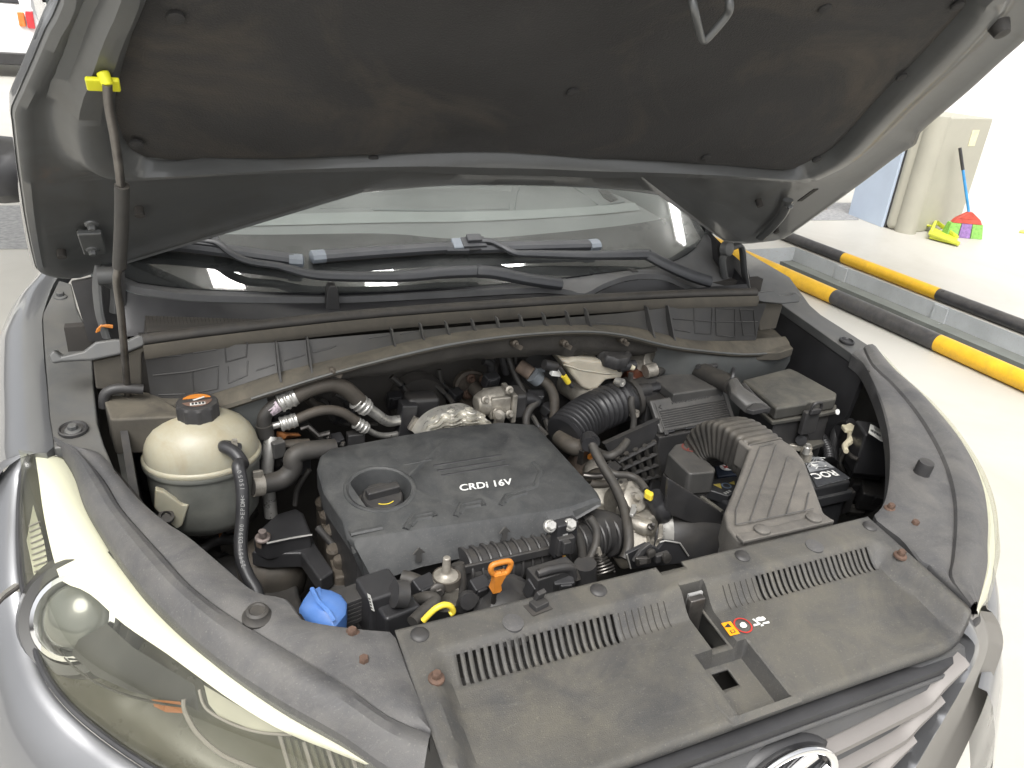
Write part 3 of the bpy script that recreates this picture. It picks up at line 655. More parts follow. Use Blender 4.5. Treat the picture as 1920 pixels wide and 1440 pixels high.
mk('sky_glare_strip', loft([[a_ + nlv * -.02 for a_ in ga], ga, [a_.lerp(b_, .5) + nlv * .004 for a_, b_ in zip(ga, gb)], gb, [b_ + nlv * -.02 for b_ in gb]], closed=False), 'cream_sky_glare', lamp, ang=60)  # sky reflection on the lens, put in as a pale solid strip
pc = onlens(z5(325, 800), .045); pax = (V((-.35, -.72, .60))).normalized()
mk('projector_ring', lathe(pc, pax, [(.052, -.02), (.054, .0), (.050, .010), (.044, .012), (.041, .004), (.040, -.01)], n=40, caps=False), 'chrome', lamp)
mk('projector_lens', lathe(pc, pax, [(.040, -.004), (.038, .006), (.031, .014), (.02, .019), (.008, .0215), (.0005, .022)], n=36), M('proj_glass', (.10, .105, .10), .05, coat=1, var=.02), lamp)
mk('projector_shroud', lathe(pc, pax, [(.085, -.05), (.078, -.01), (.066, .004), (.055, .002), (.05, -.02)], n=40, caps=False), 'lamp_dark', lamp)
lpoly('bezel', [z5(330, 900), z5(450, 830), z5(560, 930), z5(820, 1090), z5(840, 1200), z5(780, 1170), z5(560, 1120), z5(400, 1050), z5(300, 960)], .035, 'lamp_dark')
lpoly('amber_reflector', [z5(640, 1150), z5(760, 1160), z5(790, 1210), z5(700, 1205), z5(650, 1180)], .030, 'amber')
lpoly('bezel_window', [z5(860, 1090), z5(880, 1170), z5(920, 1220), z5(1080, 1285), z5(1240, 1305), z5(1100, 1230), z5(960, 1150)], .028, M('window_pale', (.30, .29, .24), .2, coat=1, var=.1))
mk('bezel_rim', tube([onlens(p, .026) for p in (z5(775, 1150), z5(780, 1200), z5(830, 1290), z5(930, 1380), z5(1060, 1440), z5(1200, 1500))], .0026, n=8), 'bar_pink', lamp)
mk('bezel_rim', tube([onlens(p, .026) for p in (z5(840, 1110), z5(870, 1190), z5(980, 1255), z5(1100, 1290), z5(1230, 1300))], .0016, n=8), 'bar_pink', lamp)
mk('bezel_rim', tube([onlens(p, .030) for p in (z5(210, 900), z5(330, 1030), z5(470, 1110), z5(640, 1160), z5(770, 1180))], .0014, n=8), 'lamp_dark', lamp)
for i in range(14):
    x = 1180 + i * 34
    mk('lens_flute', tube([onlens(z5(x, 1300 + i * 10), .03), onlens(z5(x + 40, 1440 + i * 8), .03)], .0022, n=6, smooth=False), 'lamp_olive' if i % 3 else 'bar_pink', lamp)
sl_ = [z5(140, 330), z5(185, 480), z5(212, 640), z5(150, 660), z5(112, 480)]
lpoly('side_marker', sl_, .018, M('marker', (.42, .42, .33), .25, coat=1, var=.1))
for i in range(9): mk('lens_flute', tube([onlens(z5(122 + i * 3, 420 + i * 24), .016), onlens(z5(168 + i * 4, 400 + i * 24), .016)], .0012, n=5, smooth=False), 'bar_pink', lamp)
mk('lens_rim', tube([v + nlv * .001 for v in lo_], .004, n=8, smooth=False), 'black_clean', lamp)
# bumper skin below the left lamp
def ring_out(pts, c): return [(V((v.x - c[0], v.y - c[1], 0))).normalized() for v in pts]
ou = ring_out(lo_, (-.15, -.25))
bprof = [(.003, -.02), (.004, -.004), (.009, -.002), (.022, -.010), (.042, -.03), (.066, -.068), (.088, -.13), (.102, -.22), (.095, -.4)]
rows = [[v + o_ * a + V((0, 0, b)) for v, o_ in zip(lo_, ou)] for a, b in bprof]
cutk = 17
bump = part('front_bumper', loft([r[cutk:] for r in rows], closed=False), 'paint', 'grey painted bumper curving below the headlamps', ang=60)
mk('fender_front', loft([r[:cutk] for r in rows], closed=False), 'paint', fend, ang=60)
mk('panel_gap', tube([r[cutk - 1].lerp(r[cutk], .5) - ou[cutk] * .004 for r in rows], .003, n=6, smooth=False), 'firewall', fend)
# right headlamp: only its rim shows past the trim
a_r = rs(cat([D(p, -.018) for p in rA], 6), 40); orr = [V((.75, -.65, 0)).normalized().lerp(V((.95, -.3, 0)), 1 - i / 39).normalized() for i in range(40)]
tap = [1 - .85 * ss(26, 39, i) for i in range(40)]
rl = thing('headlamp', '', '', (a_r[20].x, a_r[20].y, .55)); del rl['label'], rl['category']; rl.parent = car; rl['label'] = 'right headlamp, only its pale upper rim in view'
mk('lens', loft([[v + o_ * a * k_ + V((0, 0, b * k_)) for v, o_, k_ in zip(a_r, orr, tap)] for a, b in ((0, 0), (.008, .0), (.02, -.012), (.035, -.05), (.045, -.12))], closed=False), 'lens', rl, ang=60)
mk('sky_glare_strip', loft([[v + o_ * a * k_ + V((0, 0, b * k_)) for v, o_, k_ in zip(a_r, orr, tap)] for a, b in ((0, -.01), (.006, -.006), (.016, -.02), (.028, -.055), (.036, -.12))], closed=False), 'cream_sky_glare', rl, ang=60)  # same pale reflection strip repeated under the right lens
k0 = 22
rows = [[v + o_ * a + V((0, 0, b)) for v, o_ in zip(a_r[k0 - 4:], orr[k0 - 4:])] for a, b in ((.040, -.125), (.052, -.128), (.066, -.15), (.085, -.2), (.11, -.3), (.13, -.5))]
part('front_bumper', loft(rows, closed=False), 'paint', 'grey painted bumper corner at the right', ang=60)
rows = [[v + o_ * a + V((0, 0, b)) for v, o_ in zip(a_r[:k0], orr[:k0])] for a, b in ((.040, -.125), (.052, -.13), (.06, -.2), (.05, -.45))]
part('front_fender', loft(rows, closed=False), 'paint', 'grey painted right fender', ang=60)
# ---- grille
def G(p, o=0.): return PL(p, (0, -.783 - o, .66), (0, -1, .25))
gri = thing('grille', '', '', (0, -.78, .4)); del gri['label'], gri['category']; gri.parent = car; gri['label'] = 'dark grille with pinkish silver bars and an oval emblem'
def gw(x, z, o=0.): return V((x, -.783 - .25 * (.66 - z) - o, z))
xs_ = [PX0 + .03 + i * (.655 / 24) for i in range(25)]
top = [V((x, yfront(x) - .004, dz(yfront(x), -.038))) for x in xs_]
mk('top_strip', loft([[v + V((0, .012, -.002)) for v in top], top, [v + V((0, -.007, -.003)) for v in top], [v + V((0, -.009, -.012)) for v in top], [v + V((0, .006, -.016)) for v in top]], closed=False), 'black_clean', gri)
mk('top_trim', tube([v + V((0, -.010, -.013)) for v in top], .0028, n=8, smooth=False), 'grille_grey', gri)
mk('back_plate', slab([gw(-.30, .67, -.05), gw(.36, .67, -.05), gw(.30, .35, -.05), gw(-.25, .35, -.05)], (0, .01, 0)), 'firewall', gri)
def bar(keys, mir):
    P = crs([V((x, z, th)) for x, z, th in keys], 30); rows = []
    for q in P:
        x = .06 - q.x if mir else q.x; z, th = q.y, q.z
        rows.append([gw(x, z + th, -.014), gw(x, z + th, .002), gw(x, z + th * .3, .009), gw(x, z - th * .7, .007), gw(x, z - th, -.004), gw(x, z - th, -.02)])
    return loft(rows)
for keys in ([(.09, .624, .0075), (.17, .631, .0078), (.25, .639, .0085), (.266, .645, .0090), (.28, .655, .0085), (.322, .676, .005)], [(.085, .590, .0075), (.15, .596, .0078), (.213, .603, .0085), (.23, .609, .0090), (.246, .619, .0085), (.284, .636, .005)], [(.085, .553, .0075), (.14, .559, .0078), (.175, .565, .0085), (.192, .572, .0090), (.208, .581, .0085), (.24, .596, .005)]):
    for mir in (0, 1): mk('grille_bar', bar(keys, mir), 'bar_pink', gri, ang=50)
for z0, xe in ((.650, .305), (.610, .27), (.573, .22), (.54, .19)):
    mk('grille_slat', loft([[gw(x, z0 + dzz + .09 * max(0, abs(x - .03) - .06), o) for dzz, o in ((.013, -.034), (.012, -.010), (-.014, -.002), (-.018, -.034))] for x in [.03 - xe + i * 2 * xe / 24 for i in range(25)]]), 'grille_grey', gri)
# emblem: oval ring with a slanted H
ec, ea, eb = V((.038, 0, .6115)), .067, .040
def ew(a, r=1., o=0.): return gw(ec.x + ea * r * math.cos(a), ec.z + eb * r * math.sin(a), .010 + o)
mk('emblem_plate', loft([[ew(2 * math.pi * k / 40, r, o) for k in range(40)] for r, o in ((1.10, -.03), (1.08, -.012), (1.0, -.008))]), 'black_clean', gri)
mk('emblem_ring', tube([ew(2 * math.pi * k / 48, .93) for k in range(49)], .0058, n=12, smooth=False, flat=.8), 'chrome', gri)
def eb_(pts, r): mk('emblem_bar', tube([gw(ec.x + a, ec.z + b, .009) for a, b in pts], r, n=10, flat=.6), 'chrome', gri)
eb_(((-.050, -.016), (-.024, .003), (.002, .018), (.030, .028)), .0085); eb_(((-.030, -.030), (-.004, -.022), (.022, -.010), (.052, .004)), .0080); eb_(((-.014, .006), (-.006, -.006), (.0, -.018)), .0065)
# grille surround and bumper face to its right
Ki = crs([Yp(z7(1612, 614), -.757), Yp(z7(1655, 652), -.766), G(z7(1668, 700), 0.), G(z7(1555, 850)), G(z7(1440, 1070)), G(z7(1340, 1245)), G(z7(1240, 1420))], 30)
Km = crs([Yp(z7(1655, 500), -.738), Yp(z7(1692, 590), -.752), Yp(z7(1694, 700), -.768), G(z7(1600, 890), .012), G(z7(1480, 1090), .012), G(z7(1390, 1245), .012), G(z7(1300, 1420), .012)], 30)
Ki = [a_.lerp(b_, .5 if i > 6 else .25 + .04 * i) for i, (a_, b_) in enumerate(zip(Ki, Km))]
mk('surround', loft([[v + V((0, .05, -.01)) for v in Ki], Ki, [a_.lerp(b_, .5) + V((0, -.003, .001)) for a_, b_ in zip(Ki, Km)], Km, [v + V((.003, .02, -.004)) for v in Km]], closed=False), 'paint', gri, ang=60)
Ko = crs([Yp(z7(*p), y) for p, y in (((1700, 480), -.728), ((1738, 550), -.732), ((1748, 650), -.738), ((1700, 790), -.744), ((1640, 960), -.75), ((1560, 1130), -.757), ((1480, 1290), -.765), ((1420, 1420), -.775))], 30)
tk_ = [.35 + .65 * i / 29 for i in range(30)]
Kx = [v + V((.07, .01, -.02)) * k for v, k in zip(Ko, tk_)]; Ky = [v + V((.14, .05, -.06)) * k for v, k in zip(Ko, tk_)]; Kz = [v + V((.24, .20, -.14)) * k for v, k in zip(Ko, tk_)]
part('bumper_face', loft([[v + V((.004, .03, -.006)) for v in Km], [v + V((.003, .002, -.002)) for v in Km], [a_.lerp(b_, .5) + V((.002, -.004, 0)) for a_, b_ in zip(Km, Ko)], Ko, [a_.lerp(b_, .5) + V((.008, -.008, 0)) for a_, b_ in zip(Ko, Kx)], Kx, Ky, Kz], closed=False), 'bumper_side', 'grey bumper face right of the grille', ang=60)
part('gap_shade_sheet', slab([(.40, -.715, .60), (.72, -.44, .60), (.76, -.44, .02), (.40, -.73, .02)], (0, .02, 0)), 'black')  # added black sheet behind the bumper gap, reads as shadow there
part('corner_filler', slab([D(z7(*p), -.028) for p in ((1590, 470), (1600, 400), (1700, 450), (1715, 520), (1670, 560), (1620, 560))], -.03), 'black', bevel=.003)

# ---- bonnet
outer_px = [(72, 508), (62, 485), (48, 420), (40, 370), (30, 300), (22, 230), (20, 205), (34, 172), (48, 140), (62, 108), (84, 55), (110, 0)]
outer = [hx(p) for p in outer_px] + [(-.585, .72), (-.53, .82), (-.42, .90), (-.25, .945), (0, .96), (.25, .945), (.47, .90), (.62, .82), (.70, .76)]
outer += [hx(p) for p in ((1935, 60), (1880, 110), (1820, 165), (1765, 212), (1728, 245), (1718, 268), (1690, 285), (1620, 338), (1560, 382), (1500, 425), (1470, 445), (1430, 452), (1395, 455), (1362, 452), (1355, 434), (1338, 410), (1300, 386), (1258, 369), (1178, 356), (1040, 347), (860, 345), (738, 353), (661, 360), (603, 363), (545, 376), (430, 401), (314, 430), (240, 451), (222, 478), (195, 492), (172, 508), (145, 518), (107, 519))]
pad = [hx(p) for p in ((300, 314), (262, 303), (240, 285), (222, 240), (218, 205), (225, 165), (250, 80), (283, 0))] + [(-.50, .74), (-.40, .80), (-.2, .825), (.0, .83), (.25, .82), (.45, .80), (.53, .785)]
pad += [hx(p) for p in ((1820, 6), (1800, 40), (1720, 125), (1640, 205), (1590, 262), (1560, 290), (1520, 312), (1482, 324), (1400, 318), (1250, 308), (1040, 296), (860, 291), (600, 298), (420, 308))]
HC = (.04, .45); NA = 160
def smo(pts):
    q = cat([V((x, y, 0)) for x, y in pts], 4, closed=True); return [(v.x, v.y) for v in q]
outer, pad = smo(outer), smo(pad)
def radial(poly, a):
    dx, dy = math.cos(a), math.sin(a); best = 0
    for (x0, y0), (x1, y1) in zip(poly, poly[1:] + poly[:1]):
        ex_, ey = x1 - x0, y1 - y0; den = dx * ey - dy * ex_
        if abs(den) < 1e-12: continue
        t = ((x0 - HC[0]) * ey - (y0 - HC[1]) * ex_) / den; s = ((x0 - HC[0]) * dy - (y0 - HC[1]) * dx) / den
        if t > 0 and -1e-6 <= s <= 1 + 1e-6: best = max(best, t)
    return best
angs = []
for k in range(NA):
    angs.append(2 * math.pi * k / NA)
for x, y in (outer + pad)[::2]:
    angs.append(math.atan2(y - HC[1], x - HC[0]) % (2 * math.pi))
angs = sorted(angs); angs = [a for i, a in enumerate(angs) if i == 0 or a - angs[i - 1] > .004]
RO = [radial(outer, a) for a in angs]; RP = [radial(pad, a) for a in angs]
def sm(vals, k=7):
    n = len(vals); return [sum(vals[(i + d) % n] for d in range(-k, k + 1)) / (2 * k + 1) for i in range(n)]
def hp(r, a, n): return HW(HC[0] + r * math.cos(a), HC[1] + r * math.sin(a), n)
def hring(f, n, lim=None):      # f 0 = outer edge, 1 = pad edge; n toward the engine bay
    off = [f * (ro - rp) if lim is None else min(lim, .25 * (ro - rp)) for ro, rp in zip(RO, RP)]
    return [hp(ro - o, a, n) for a, ro, o in zip(angs, RO, off)]
def pring(d, n):                # a ring a distance d outside the pad
    off = sm([min(d, d / .095 * .70 * (ro - rp)) for ro, rp in zip(RO, RP)])
    off = [min(o, .72 * (ro - rp)) for o, ro, rp in zip(off, RO, RP)] if d > 0 else off
    return [hp(rp + o, a, n) for a, rp, o in zip(angs, RP, off)]
hood = thing('bonnet', '', '', (0, .23, .9)); del hood['label'], hood['category']; hood.parent = car; hood['label'] = 'open bonnet seen from below, dark pad in a grey painted frame'
rings = [hring(0, -.022), hring(0, -.003), hring(0, .004, .004), hring(0, .006, .014), hring(0, .002, .022), pring(.095, -.004), pring(.075, -.002), pring(.062, .008), pring(.052, .014), pring(.022, .013), pring(.010, .004), pring(0, -.012), pring(-.02, -.016)]
mk('inner_frame', loft(rings, cap0=False, cap1=False), 'hood_in', hood, ang=40)
mk('outer_skin', loft([hring(0, -.001), hring(-.008, -.006), hring(-.006, -.016), hring(.2, -.030), hring(.9, -.045)], cap0=False), 'paint', hood, ang=50)
prs = [1.02, .985, .96, .9, .8, .7, .6, .5, .4, .3, .2, .1, .02]
pr_ = []
for s in prs:
    row = []
    for a, rp in zip(angs, RP):
        r = rp * s; x = HC[0] + r * math.cos(a); u = HC[1] + r * math.sin(a)
        n = -.013 + .010 * ss(1.0, .955, s) + .006 * noise.noise((x * 5, u * 5, 1.3)) * ss(1., .9, s) + .003 * noise.noise((x * 14, u * 14, 4)) * ss(1., .9, s)
        for cx, cu, rad, am in ((.125, .498, .03, -.006), (-.47, .34, .05, -.008), (.13, .32, .06, .004)):
            n += am * math.exp(-((x - cx) ** 2 + (u - cu) ** 2) / rad ** 2)
        row.append(HW(x, u, n))
    pr_.append(row)
padm = mk('insulation_pad', loft(pr_, cap0=False), 'hood_pad', hood, ang=60)
for p in ((1547, 17), (1796, 12), (1691, 146), (1532, 300), (1324, 297), (1075, 175), (700, 300), (256, 272), (330, 35)):
    mk('pad_clip', lathe(H(p, .001), HN, [(.009, -.003), (.009, .0005), (.007, .0015), (.0005, .002)], n=18), 'hood_pad', hood)
for p in ((262, 403), z1(348, 242), (1425, 385), (1456, 435)):
    mk('drain_hole', lathe(H(p, .012), HN, [(.007, -.016), (.007, .002), (.0005, .0021)], n=16), 'firewall', hood)
# raised rib and pressings of the frame
def hbox(p, sx, su, sn, n0=0.):
    x, u = hx(p); c = HW(x, u, n0 + sn / 2); vs2 = [c + V((a * sx / 2, 0, 0)) + HU * (b * su / 2) + HN * (d * sn / 2) for d in (-1, 1) for b in (-1, 1) for a in (-1, 1)]
    return vs2, [(0, 2, 3, 1), (4, 5, 7, 6), (0, 1, 5, 4), (2, 6, 7, 3), (0, 4, 6, 2), (1, 3, 7, 5)]
mk('hinge_plate', hbox((172, 440), .034, .072, .010, .008), 'hood_in', hood, bevel=.003)
for p in (z1(515, 62), z1(520, 205)): mk('hinge_bolt', bolt(H(p, .018), HN, .007), 'hood_in', hood)
mk('hinge_plate', tube([H(p, .014) for p in ((1478, 375), (1468, 400), (1448, 425), (1425, 447))], .011, n=8, flat=.5), 'hood_in', hood)
mk('hinge_bolt', bolt(H((1480, 384), .018), HN, .007), 'hood_in', hood)
mk('frame_slot', hbox((1510, 352), .012, .05, .002, .016), 'firewall', hood)
mk('bump_stop', lathe(H((1872, 45), .006), HN, [(.016, 0), (.014, .008), (.011, .018), (.0005, .02)], n=18), 'rubber', hood)
# catch loop
q = [H((1293, -20), .02), H((1302, 20), .045), H((1313, 66), .055), H((1318, 75), .056), H((1328, 70), .055), H((1362, 30), .045), H((1368, 8), .04), H((1360, -20), .02)]
mk('catch_loop', tube(q, .0052, n=10), 'hood_in', hood, label='bent steel catch loop of the bonnet')
# yellow prop clip
pcl = H((190, 127), .012)
yc = mk('prop_clip', join(hbox((190, 127), .034, .020, .006, .018), tube([H((192, 135), .016), H((203, 162), .030)], [.007, .0062], n=12, smooth=False)), 'lemon', hood, bevel=.002, label='bright yellow plastic clip holding the prop rod')
# prop rod
pt, pb = H((200, 158), .030), Zp((262, 915), .58)
def onrod(p):
    d = ray(p); k = (pb - pt); nrm = k.cross(V((1, 0, 0))).normalized(); return PL(p, pt, nrm)
rodp = [onrod(p) for p in ((201, 158), (204, 200), (215, 260), (226, 345), (226, 420), (222, 500), (219, 530), (228, 600), (240, 740), (253, 850), (262, 915))]
rod = part('prop_rod', tube(rodp, .0052, n=10), 'steel_dark', 'thin bonnet prop rod on the left with a grip sleeve')
mk('grip_sleeve', tube([onrod(p) for p in ((229, 348), (228, 420), (224, 500))], .0088, n=12), 'rubber', rod)

# ---- windscreen, frit, dashboard, pillars
ge_ = [Wd(p, 0) for p in ((190, 500), (240, 521), (268, 530), (400, 543), (619, 549), (800, 542), (900, 535), (1031, 523), (1147, 509), (1230, 498), (1275, 483), (1306, 462), (1322, 436))]
gl0 = crs(ge_, 40)
def wcol(v, s, o=0.):     # a column of the glass going up the slope
    d = V((0, .866, .5)); x = v.x * (1 - .12 * s / .6); return V((x, v.y, v.z)) + d * s + V((0, -.5, .866)) * o
def wrow(h, o): # at slope distance h measured from the lowest edge
    return [V((v.x * (1 - .14 * max(0, (h - (v.z - .86) / .5)) ) , v.y, v.z)) + V((0, .866, .5)) * max(0, h - 0) + V((0, -.5, .866)) * o for v in gl0]
ws = part('windscreen', loft([wrow(h, 0) for h in (0, .05, .1, .2, .4, .6, .8)], closed=False), 'windscreen', 'windscreen behind the wipers with pale lamp reflections', ang=60)
fb = [Wd(p, -.006) for p in ((175, 440), (300, 438), (500, 440), (720, 438), (860, 448), (1000, 440), (1200, 418), (1300, 395), (1340, 380))]
mk('black_border', loft([[v + V((0, -.5, .866)) * -.006 for v in gl0], crs(fb, 40)], closed=False), 'frit', ws)
dashp = [(-.85, .20, .84), (.85, .20, .84)]
def dpt(p, z): return Zp(p, z)
drow = []
for y, z in ((.16, .80), (.30, .90), (.42, .945), (.60, .955), (.75, .95), (.80, .90), (.82, .5)):
    drow.append([V((x, y + .10 * (x * x), z - .05 * x * x)) for x in [-.60 + i * .0775 for i in range(17)]])
dash = part('dashboard', loft(drow, closed=False), 'dash', 'pale grey dashboard seen through the windscreen', ang=60)
part('cabin_back', bx(-.8, .8, 1.9, 1.95, .3, 1.4), 'dash_dark')
part('cabin_side', slab([(.66, .30, .3), (.66, 1.9, .3), (.62, 1.9, 1.30), (.62, .95, 1.30), (.655, .34, 1.0)], (.01, 0, 0)), 'dash_dark')
part('cabin_floor', bx(-.8, .8, .2, 1.9, .28, .3), 'dash_dark')
DB = bvh(loft(drow, closed=False))
def ondash(p, o=.002):
    d = ray(p).normalized(); h, n, i, t = DB.ray_cast(CAM, d)
    if h is None: return Zp(p, .95)
    return h + V((0, 0, o))
for nm, pts, r in (('dash_seam', ((975, 350), (968, 370), (965, 396)), .0015), ('dash_seam', ((700, 395), (860, 398), (1000, 396), (1100, 390), (1170, 380)), .002), ('dash_seam', ((1075, 352), (1120, 385)), .002)):
    mk(nm, tube([ondash(p) for p in pts], r, n=6), 'dash_dark', dash)
mk('dash_vent', slab([ondash(p, .004) for p in ((1122, 358), (1140, 360), (1158, 376), (1145, 380), (1132, 372))], -.003), 'frit', dash)
mk('dash_band', loft([crs([ondash(p, .003) for p in ((400, 428), (560, 424), (720, 420), (860, 418), (1000, 412), (1120, 404), (1200, 396))], 24), crs([ondash(p, .006) for p in ((430, 412), (560, 406), (720, 402), (860, 402), (1000, 398), (1100, 392), (1190, 384))], 24)], closed=False), M('dash_pale', (.215, .228, .222), .5, var=.08), dash)
mk('airbag_lid', slab([ondash(p, .003) for p in ((720, 352), (960, 352), (955, 393), (830, 396), (600, 392))], -.003), 'dash', dash, bevel=.001)
# right pillar and cowl corner
pr0 = [Wd(p, .006) for p in ((1330, 440), (1300, 385), (1270, 340), (1240, 290))]
pill = part('pillar', loft([[v for v in pr0], [v + V((.035, .01, .02)) for v in pr0], [v + V((.07, .06, 0)) for v in pr0], [v + V((.09, .14, -.08)) for v in pr0]], closed=False), 'paint', 'right windscreen pillar', ang=60)
mk('pillar_trim', tube([v + V((-.002, -.004, .006)) for v in pr0], .006, n=8, smooth=False), 'black_clean', pill)
# door mirror at far left and car side behind the bonnet
mc = PL((2, 320), (-.86, .62, 0), (0, 1, 0))
mir = part('door_mirror', lathe(mc, (.1, 1, 0), [(.01, -.06), (.05, -.05), (.075, -.02), (.08, .02), (.07, .05), (.0005, .052)], n=24, sx=1.2, sy=.8, xd=(1, 0, 0)), 'black_clean', 'dark door mirror at the far left')
mk('mirror_glass', lathe(mc + V((0, .053, 0)), (.1, 1, 0), [(.066, 0), (.0005, .001)], n=24, sx=1.2, sy=.8, xd=(1, 0, 0)), 'chrome', mir)
part('roof', slab([(-.55, 1.0, 1.38), (.55, 1.0, 1.38), (.55, 2.2, 1.42), (-.55, 2.2, 1.42)], -.03), 'paint', bevel=.01)

# ---- wipers
def wiper(blade, arm, head, caps, label, r=.016):
    t = thing('wiper', '', '', (Wd(blade[0]).x, Wd(blade[0]).y, Wd(blade[0]).z)); del t['label'], t['category']; t.parent = car; t['label'] = label
    bp = crs([Wd(p, .014) for p in blade], 24)
    mk('blade', tube(bp, r, n=10, smooth=False, flat=.7), 'wiper', t)
    mk('blade_edge', tube([v + V((0, -.006, -.007)) for v in bp], .004, n=6, smooth=False), 'rubber', t)
    for i in caps:
        k = 0 if i == 0 else len(bp) - 1; d = (bp[1] - bp[0]).normalized() * (1 if i == 0 else -1)
        mk('end_cap', tube([bp[k] - d * .006, bp[k] - d * .003, bp[k] + d * .02], lambda t_: r * (.75 + .4 * min(1, t_ * 3)), n=10, smooth=False, flat=.65), 'wiper_blue', t)
    ap = cat([Wd(p, o) for p, o in arm], 6)
    n_ = len(ap)
    mk('arm', tube(ap, lambda t_: .0075 + .0075 * ss(.25, .7, t_), n=10, smooth=False, flat=.8), 'wiper', t)
    hp, hs = head
    hv = Wd(hp, .02); ax = (bp[-1] - bp[0]).normalized()
    x, y, a = basis((0, -.5, .866), ax)
    def obx(c, s):
        vs2 = [c + x * (i * s[0] / 2) + y * (j * s[1] / 2) + a * (k * s[2] / 2) for k in (-1, 1) for j in (-1, 1) for i in (-1, 1)]
        return vs2, [(0, 2, 3, 1), (4, 5, 7, 6), (0, 1, 5, 4), (2, 6, 7, 3), (0, 4, 6, 2), (1, 3, 7, 5)]
    mk('blade_clip', join(obx(hv + a * .001, (hs, .026, .018)), obx(hv + a * .012 + y * .004, (hs * .6, .018, .012))), 'wiper', t, bevel=.002)
    mk('clip_side', obx(hv - y * .014 - a * .002, (hs * .5, .006, .012)), 'black_clean', t, bevel=.001)
    mk('clip_sleeve', obx(hv - x * hs * .65, (hs * .45, .027, .016)), 'wiper_blue', t, bevel=.003)
    return t
wiper([z1(720, 162), z1(1000, 180), z1(1300, 215), z1(1690, 268)], [(z1(1110, 150), .026), (z1(1220, 165), .03), (z1(1300, 225), .028), (z1(1400, 270), .026), (z1(1560, 295), .024), a2(1000, 480) and (a2(1000, 480), .024), (a2(1150, 510), .022), (a2(1500, 515), .022), (a2(1750, 495), .024), (a2(1920, 488), .026), (a3(250, 490), .028), (a3(330, 497), .028), (a3(500, 530), .022), (a3(650, 552), .014)], (z1(1150, 165), .045), (1,), 'windscreen wiper whose blade lies on the left')
wiper([a2(1110, 420), a2(1500, 390), a2(1790, 372), a3(100, 378), a3(500, 368), a3(825, 360)], [(a3(215, 345), .026), (a3(300, 342), .03), (a3(360, 365), .028), (a3(430, 400), .026), (a3(520, 405), .024), (a3(800, 412), .024), (a3(1050, 408), .028), (a3(1085, 415), .028), (a3(1150, 450), .026), (a3(1270, 505), .02), (a3(1375, 540), .012)], (a3(225, 360), .05), (0, 1), 'windscreen wiper whose blade lies in the middle')

# ---- cowl: lip below the glass, upstand, tray, seal
lipp = [((215, 505), .16), ((235, 530), .14), ((300, 543), .14), ((399, 552), .14), ((619, 555), .14), ((800, 548), .13), ((993, 538), .12), ((1060, 541), .11), ((1092, 549), .105), ((1130, 530), .11), ((1180, 514), .115), ((1240, 514), .115), ((1290, 534), .115), ((1330, 542), .12), ((1365, 540), .13), ((1368, 515), .16), ((1350, 470), .21), ((1335, 440), .25)]
lip = crs([Yp(p, y) for p, y in lipp], 90, 6)
up = [V((0, .5, .2)) for v in lip]
gnear = [min(gl0, key=lambda g_: (g_ - v).length) for v in lip]
cw_rows = [[V((v.x, min(v.y - .035, .09), .853 - .0 * abs(v.x))) for v in lip], [V((v.x, min(v.y - .018, .10), .862)) for v in lip], [v + V((0, -.008, -.012)) for v in lip], [v + V((0, -.006, 0)) for v in lip], [v + V((0, 0, .003)) for v in lip], [v.lerp(g_, .5) + V((0, 0, .002)) for v, g_ in zip(lip, gnear)], [g_ + V((0, .006, -.004)) for g_ in gnear]]
cwp = part('cowl_panel', loft(cw_rows[:3], closed=False), 'black_clean', 'black plastic cowl panel under the windscreen', ang=45)
mk('cowl_lip', loft([[v + V((0, -.007, -.011)) for v in lip]] + cw_rows[3:], closed=False), 'lip', cwp, ang=45)
for p, s in (((622, 545), 1.), ((1186, 515), 1.)):
    b_ = Yp(p, .125); mk('cowl_hook', loft([[b_ + V((sx * .012 * k, yy, zz)) for sx in (-1, 1) for yy in ((-.010, .012) if sx < 0 else (.012, -.010))] for zz, k in ((-.045, 1.15), (-.02, .95), (.004, .8), (.012, .5))]), 'cowl', car, bevel=.002)
sealp = crs([Zp(p, .88) for p in ((268, 642), (420, 622), (700, 592), (1000, 570), (1250, 556), (1416, 551))], 50)
tray = [[v + V((0, .0, -.012)) for v in sealp], [v + V((0, .05, -.016)) for v in sealp], [V((v.x * 1.02, .105, .855)) for v in sealp]]
part('cowl_tray', loft(tray, closed=False), 'black', 'dark tray behind the bonnet seal')
seal = part('bonnet_seal', tube([v + V((0, 0, .004)) for v in sealp], .0105, n=12, smooth=False, flat=.8), 'rubber', 'long black rubber bonnet seal across the cowl')
mk('seal_foot', loft([[v + V((0, yy, zz)) for v in sealp] for yy, zz in ((-.012, .0), (-.016, -.012), (-.014, -.022), (.0, -.024))], closed=False), 'dusty', seal)
# vent grille at the left of the tray
vg = part('vent_grille', slab([Zp(a2(*p), .872) for p in ((285, 795), (290, 705), (960, 728), (850, 745))], -.004), 'firewall', 'finned air intake in the cowl on the left')
for i in range(36):
    t = i / 35; a0 = Zp(a2(290 + 640 * t, 706 + 22 * t), .880); b0 = Zp(a2(300 + 640 * t, 790 - 58 * t - 3), .880)
    if (a0 - b0).length > .004: mk('fin', slab([a0, a0 + V((.0045, 0, 0)), b0 + V((.006, 0, 0)), b0], -.008), 'rubber', vg)
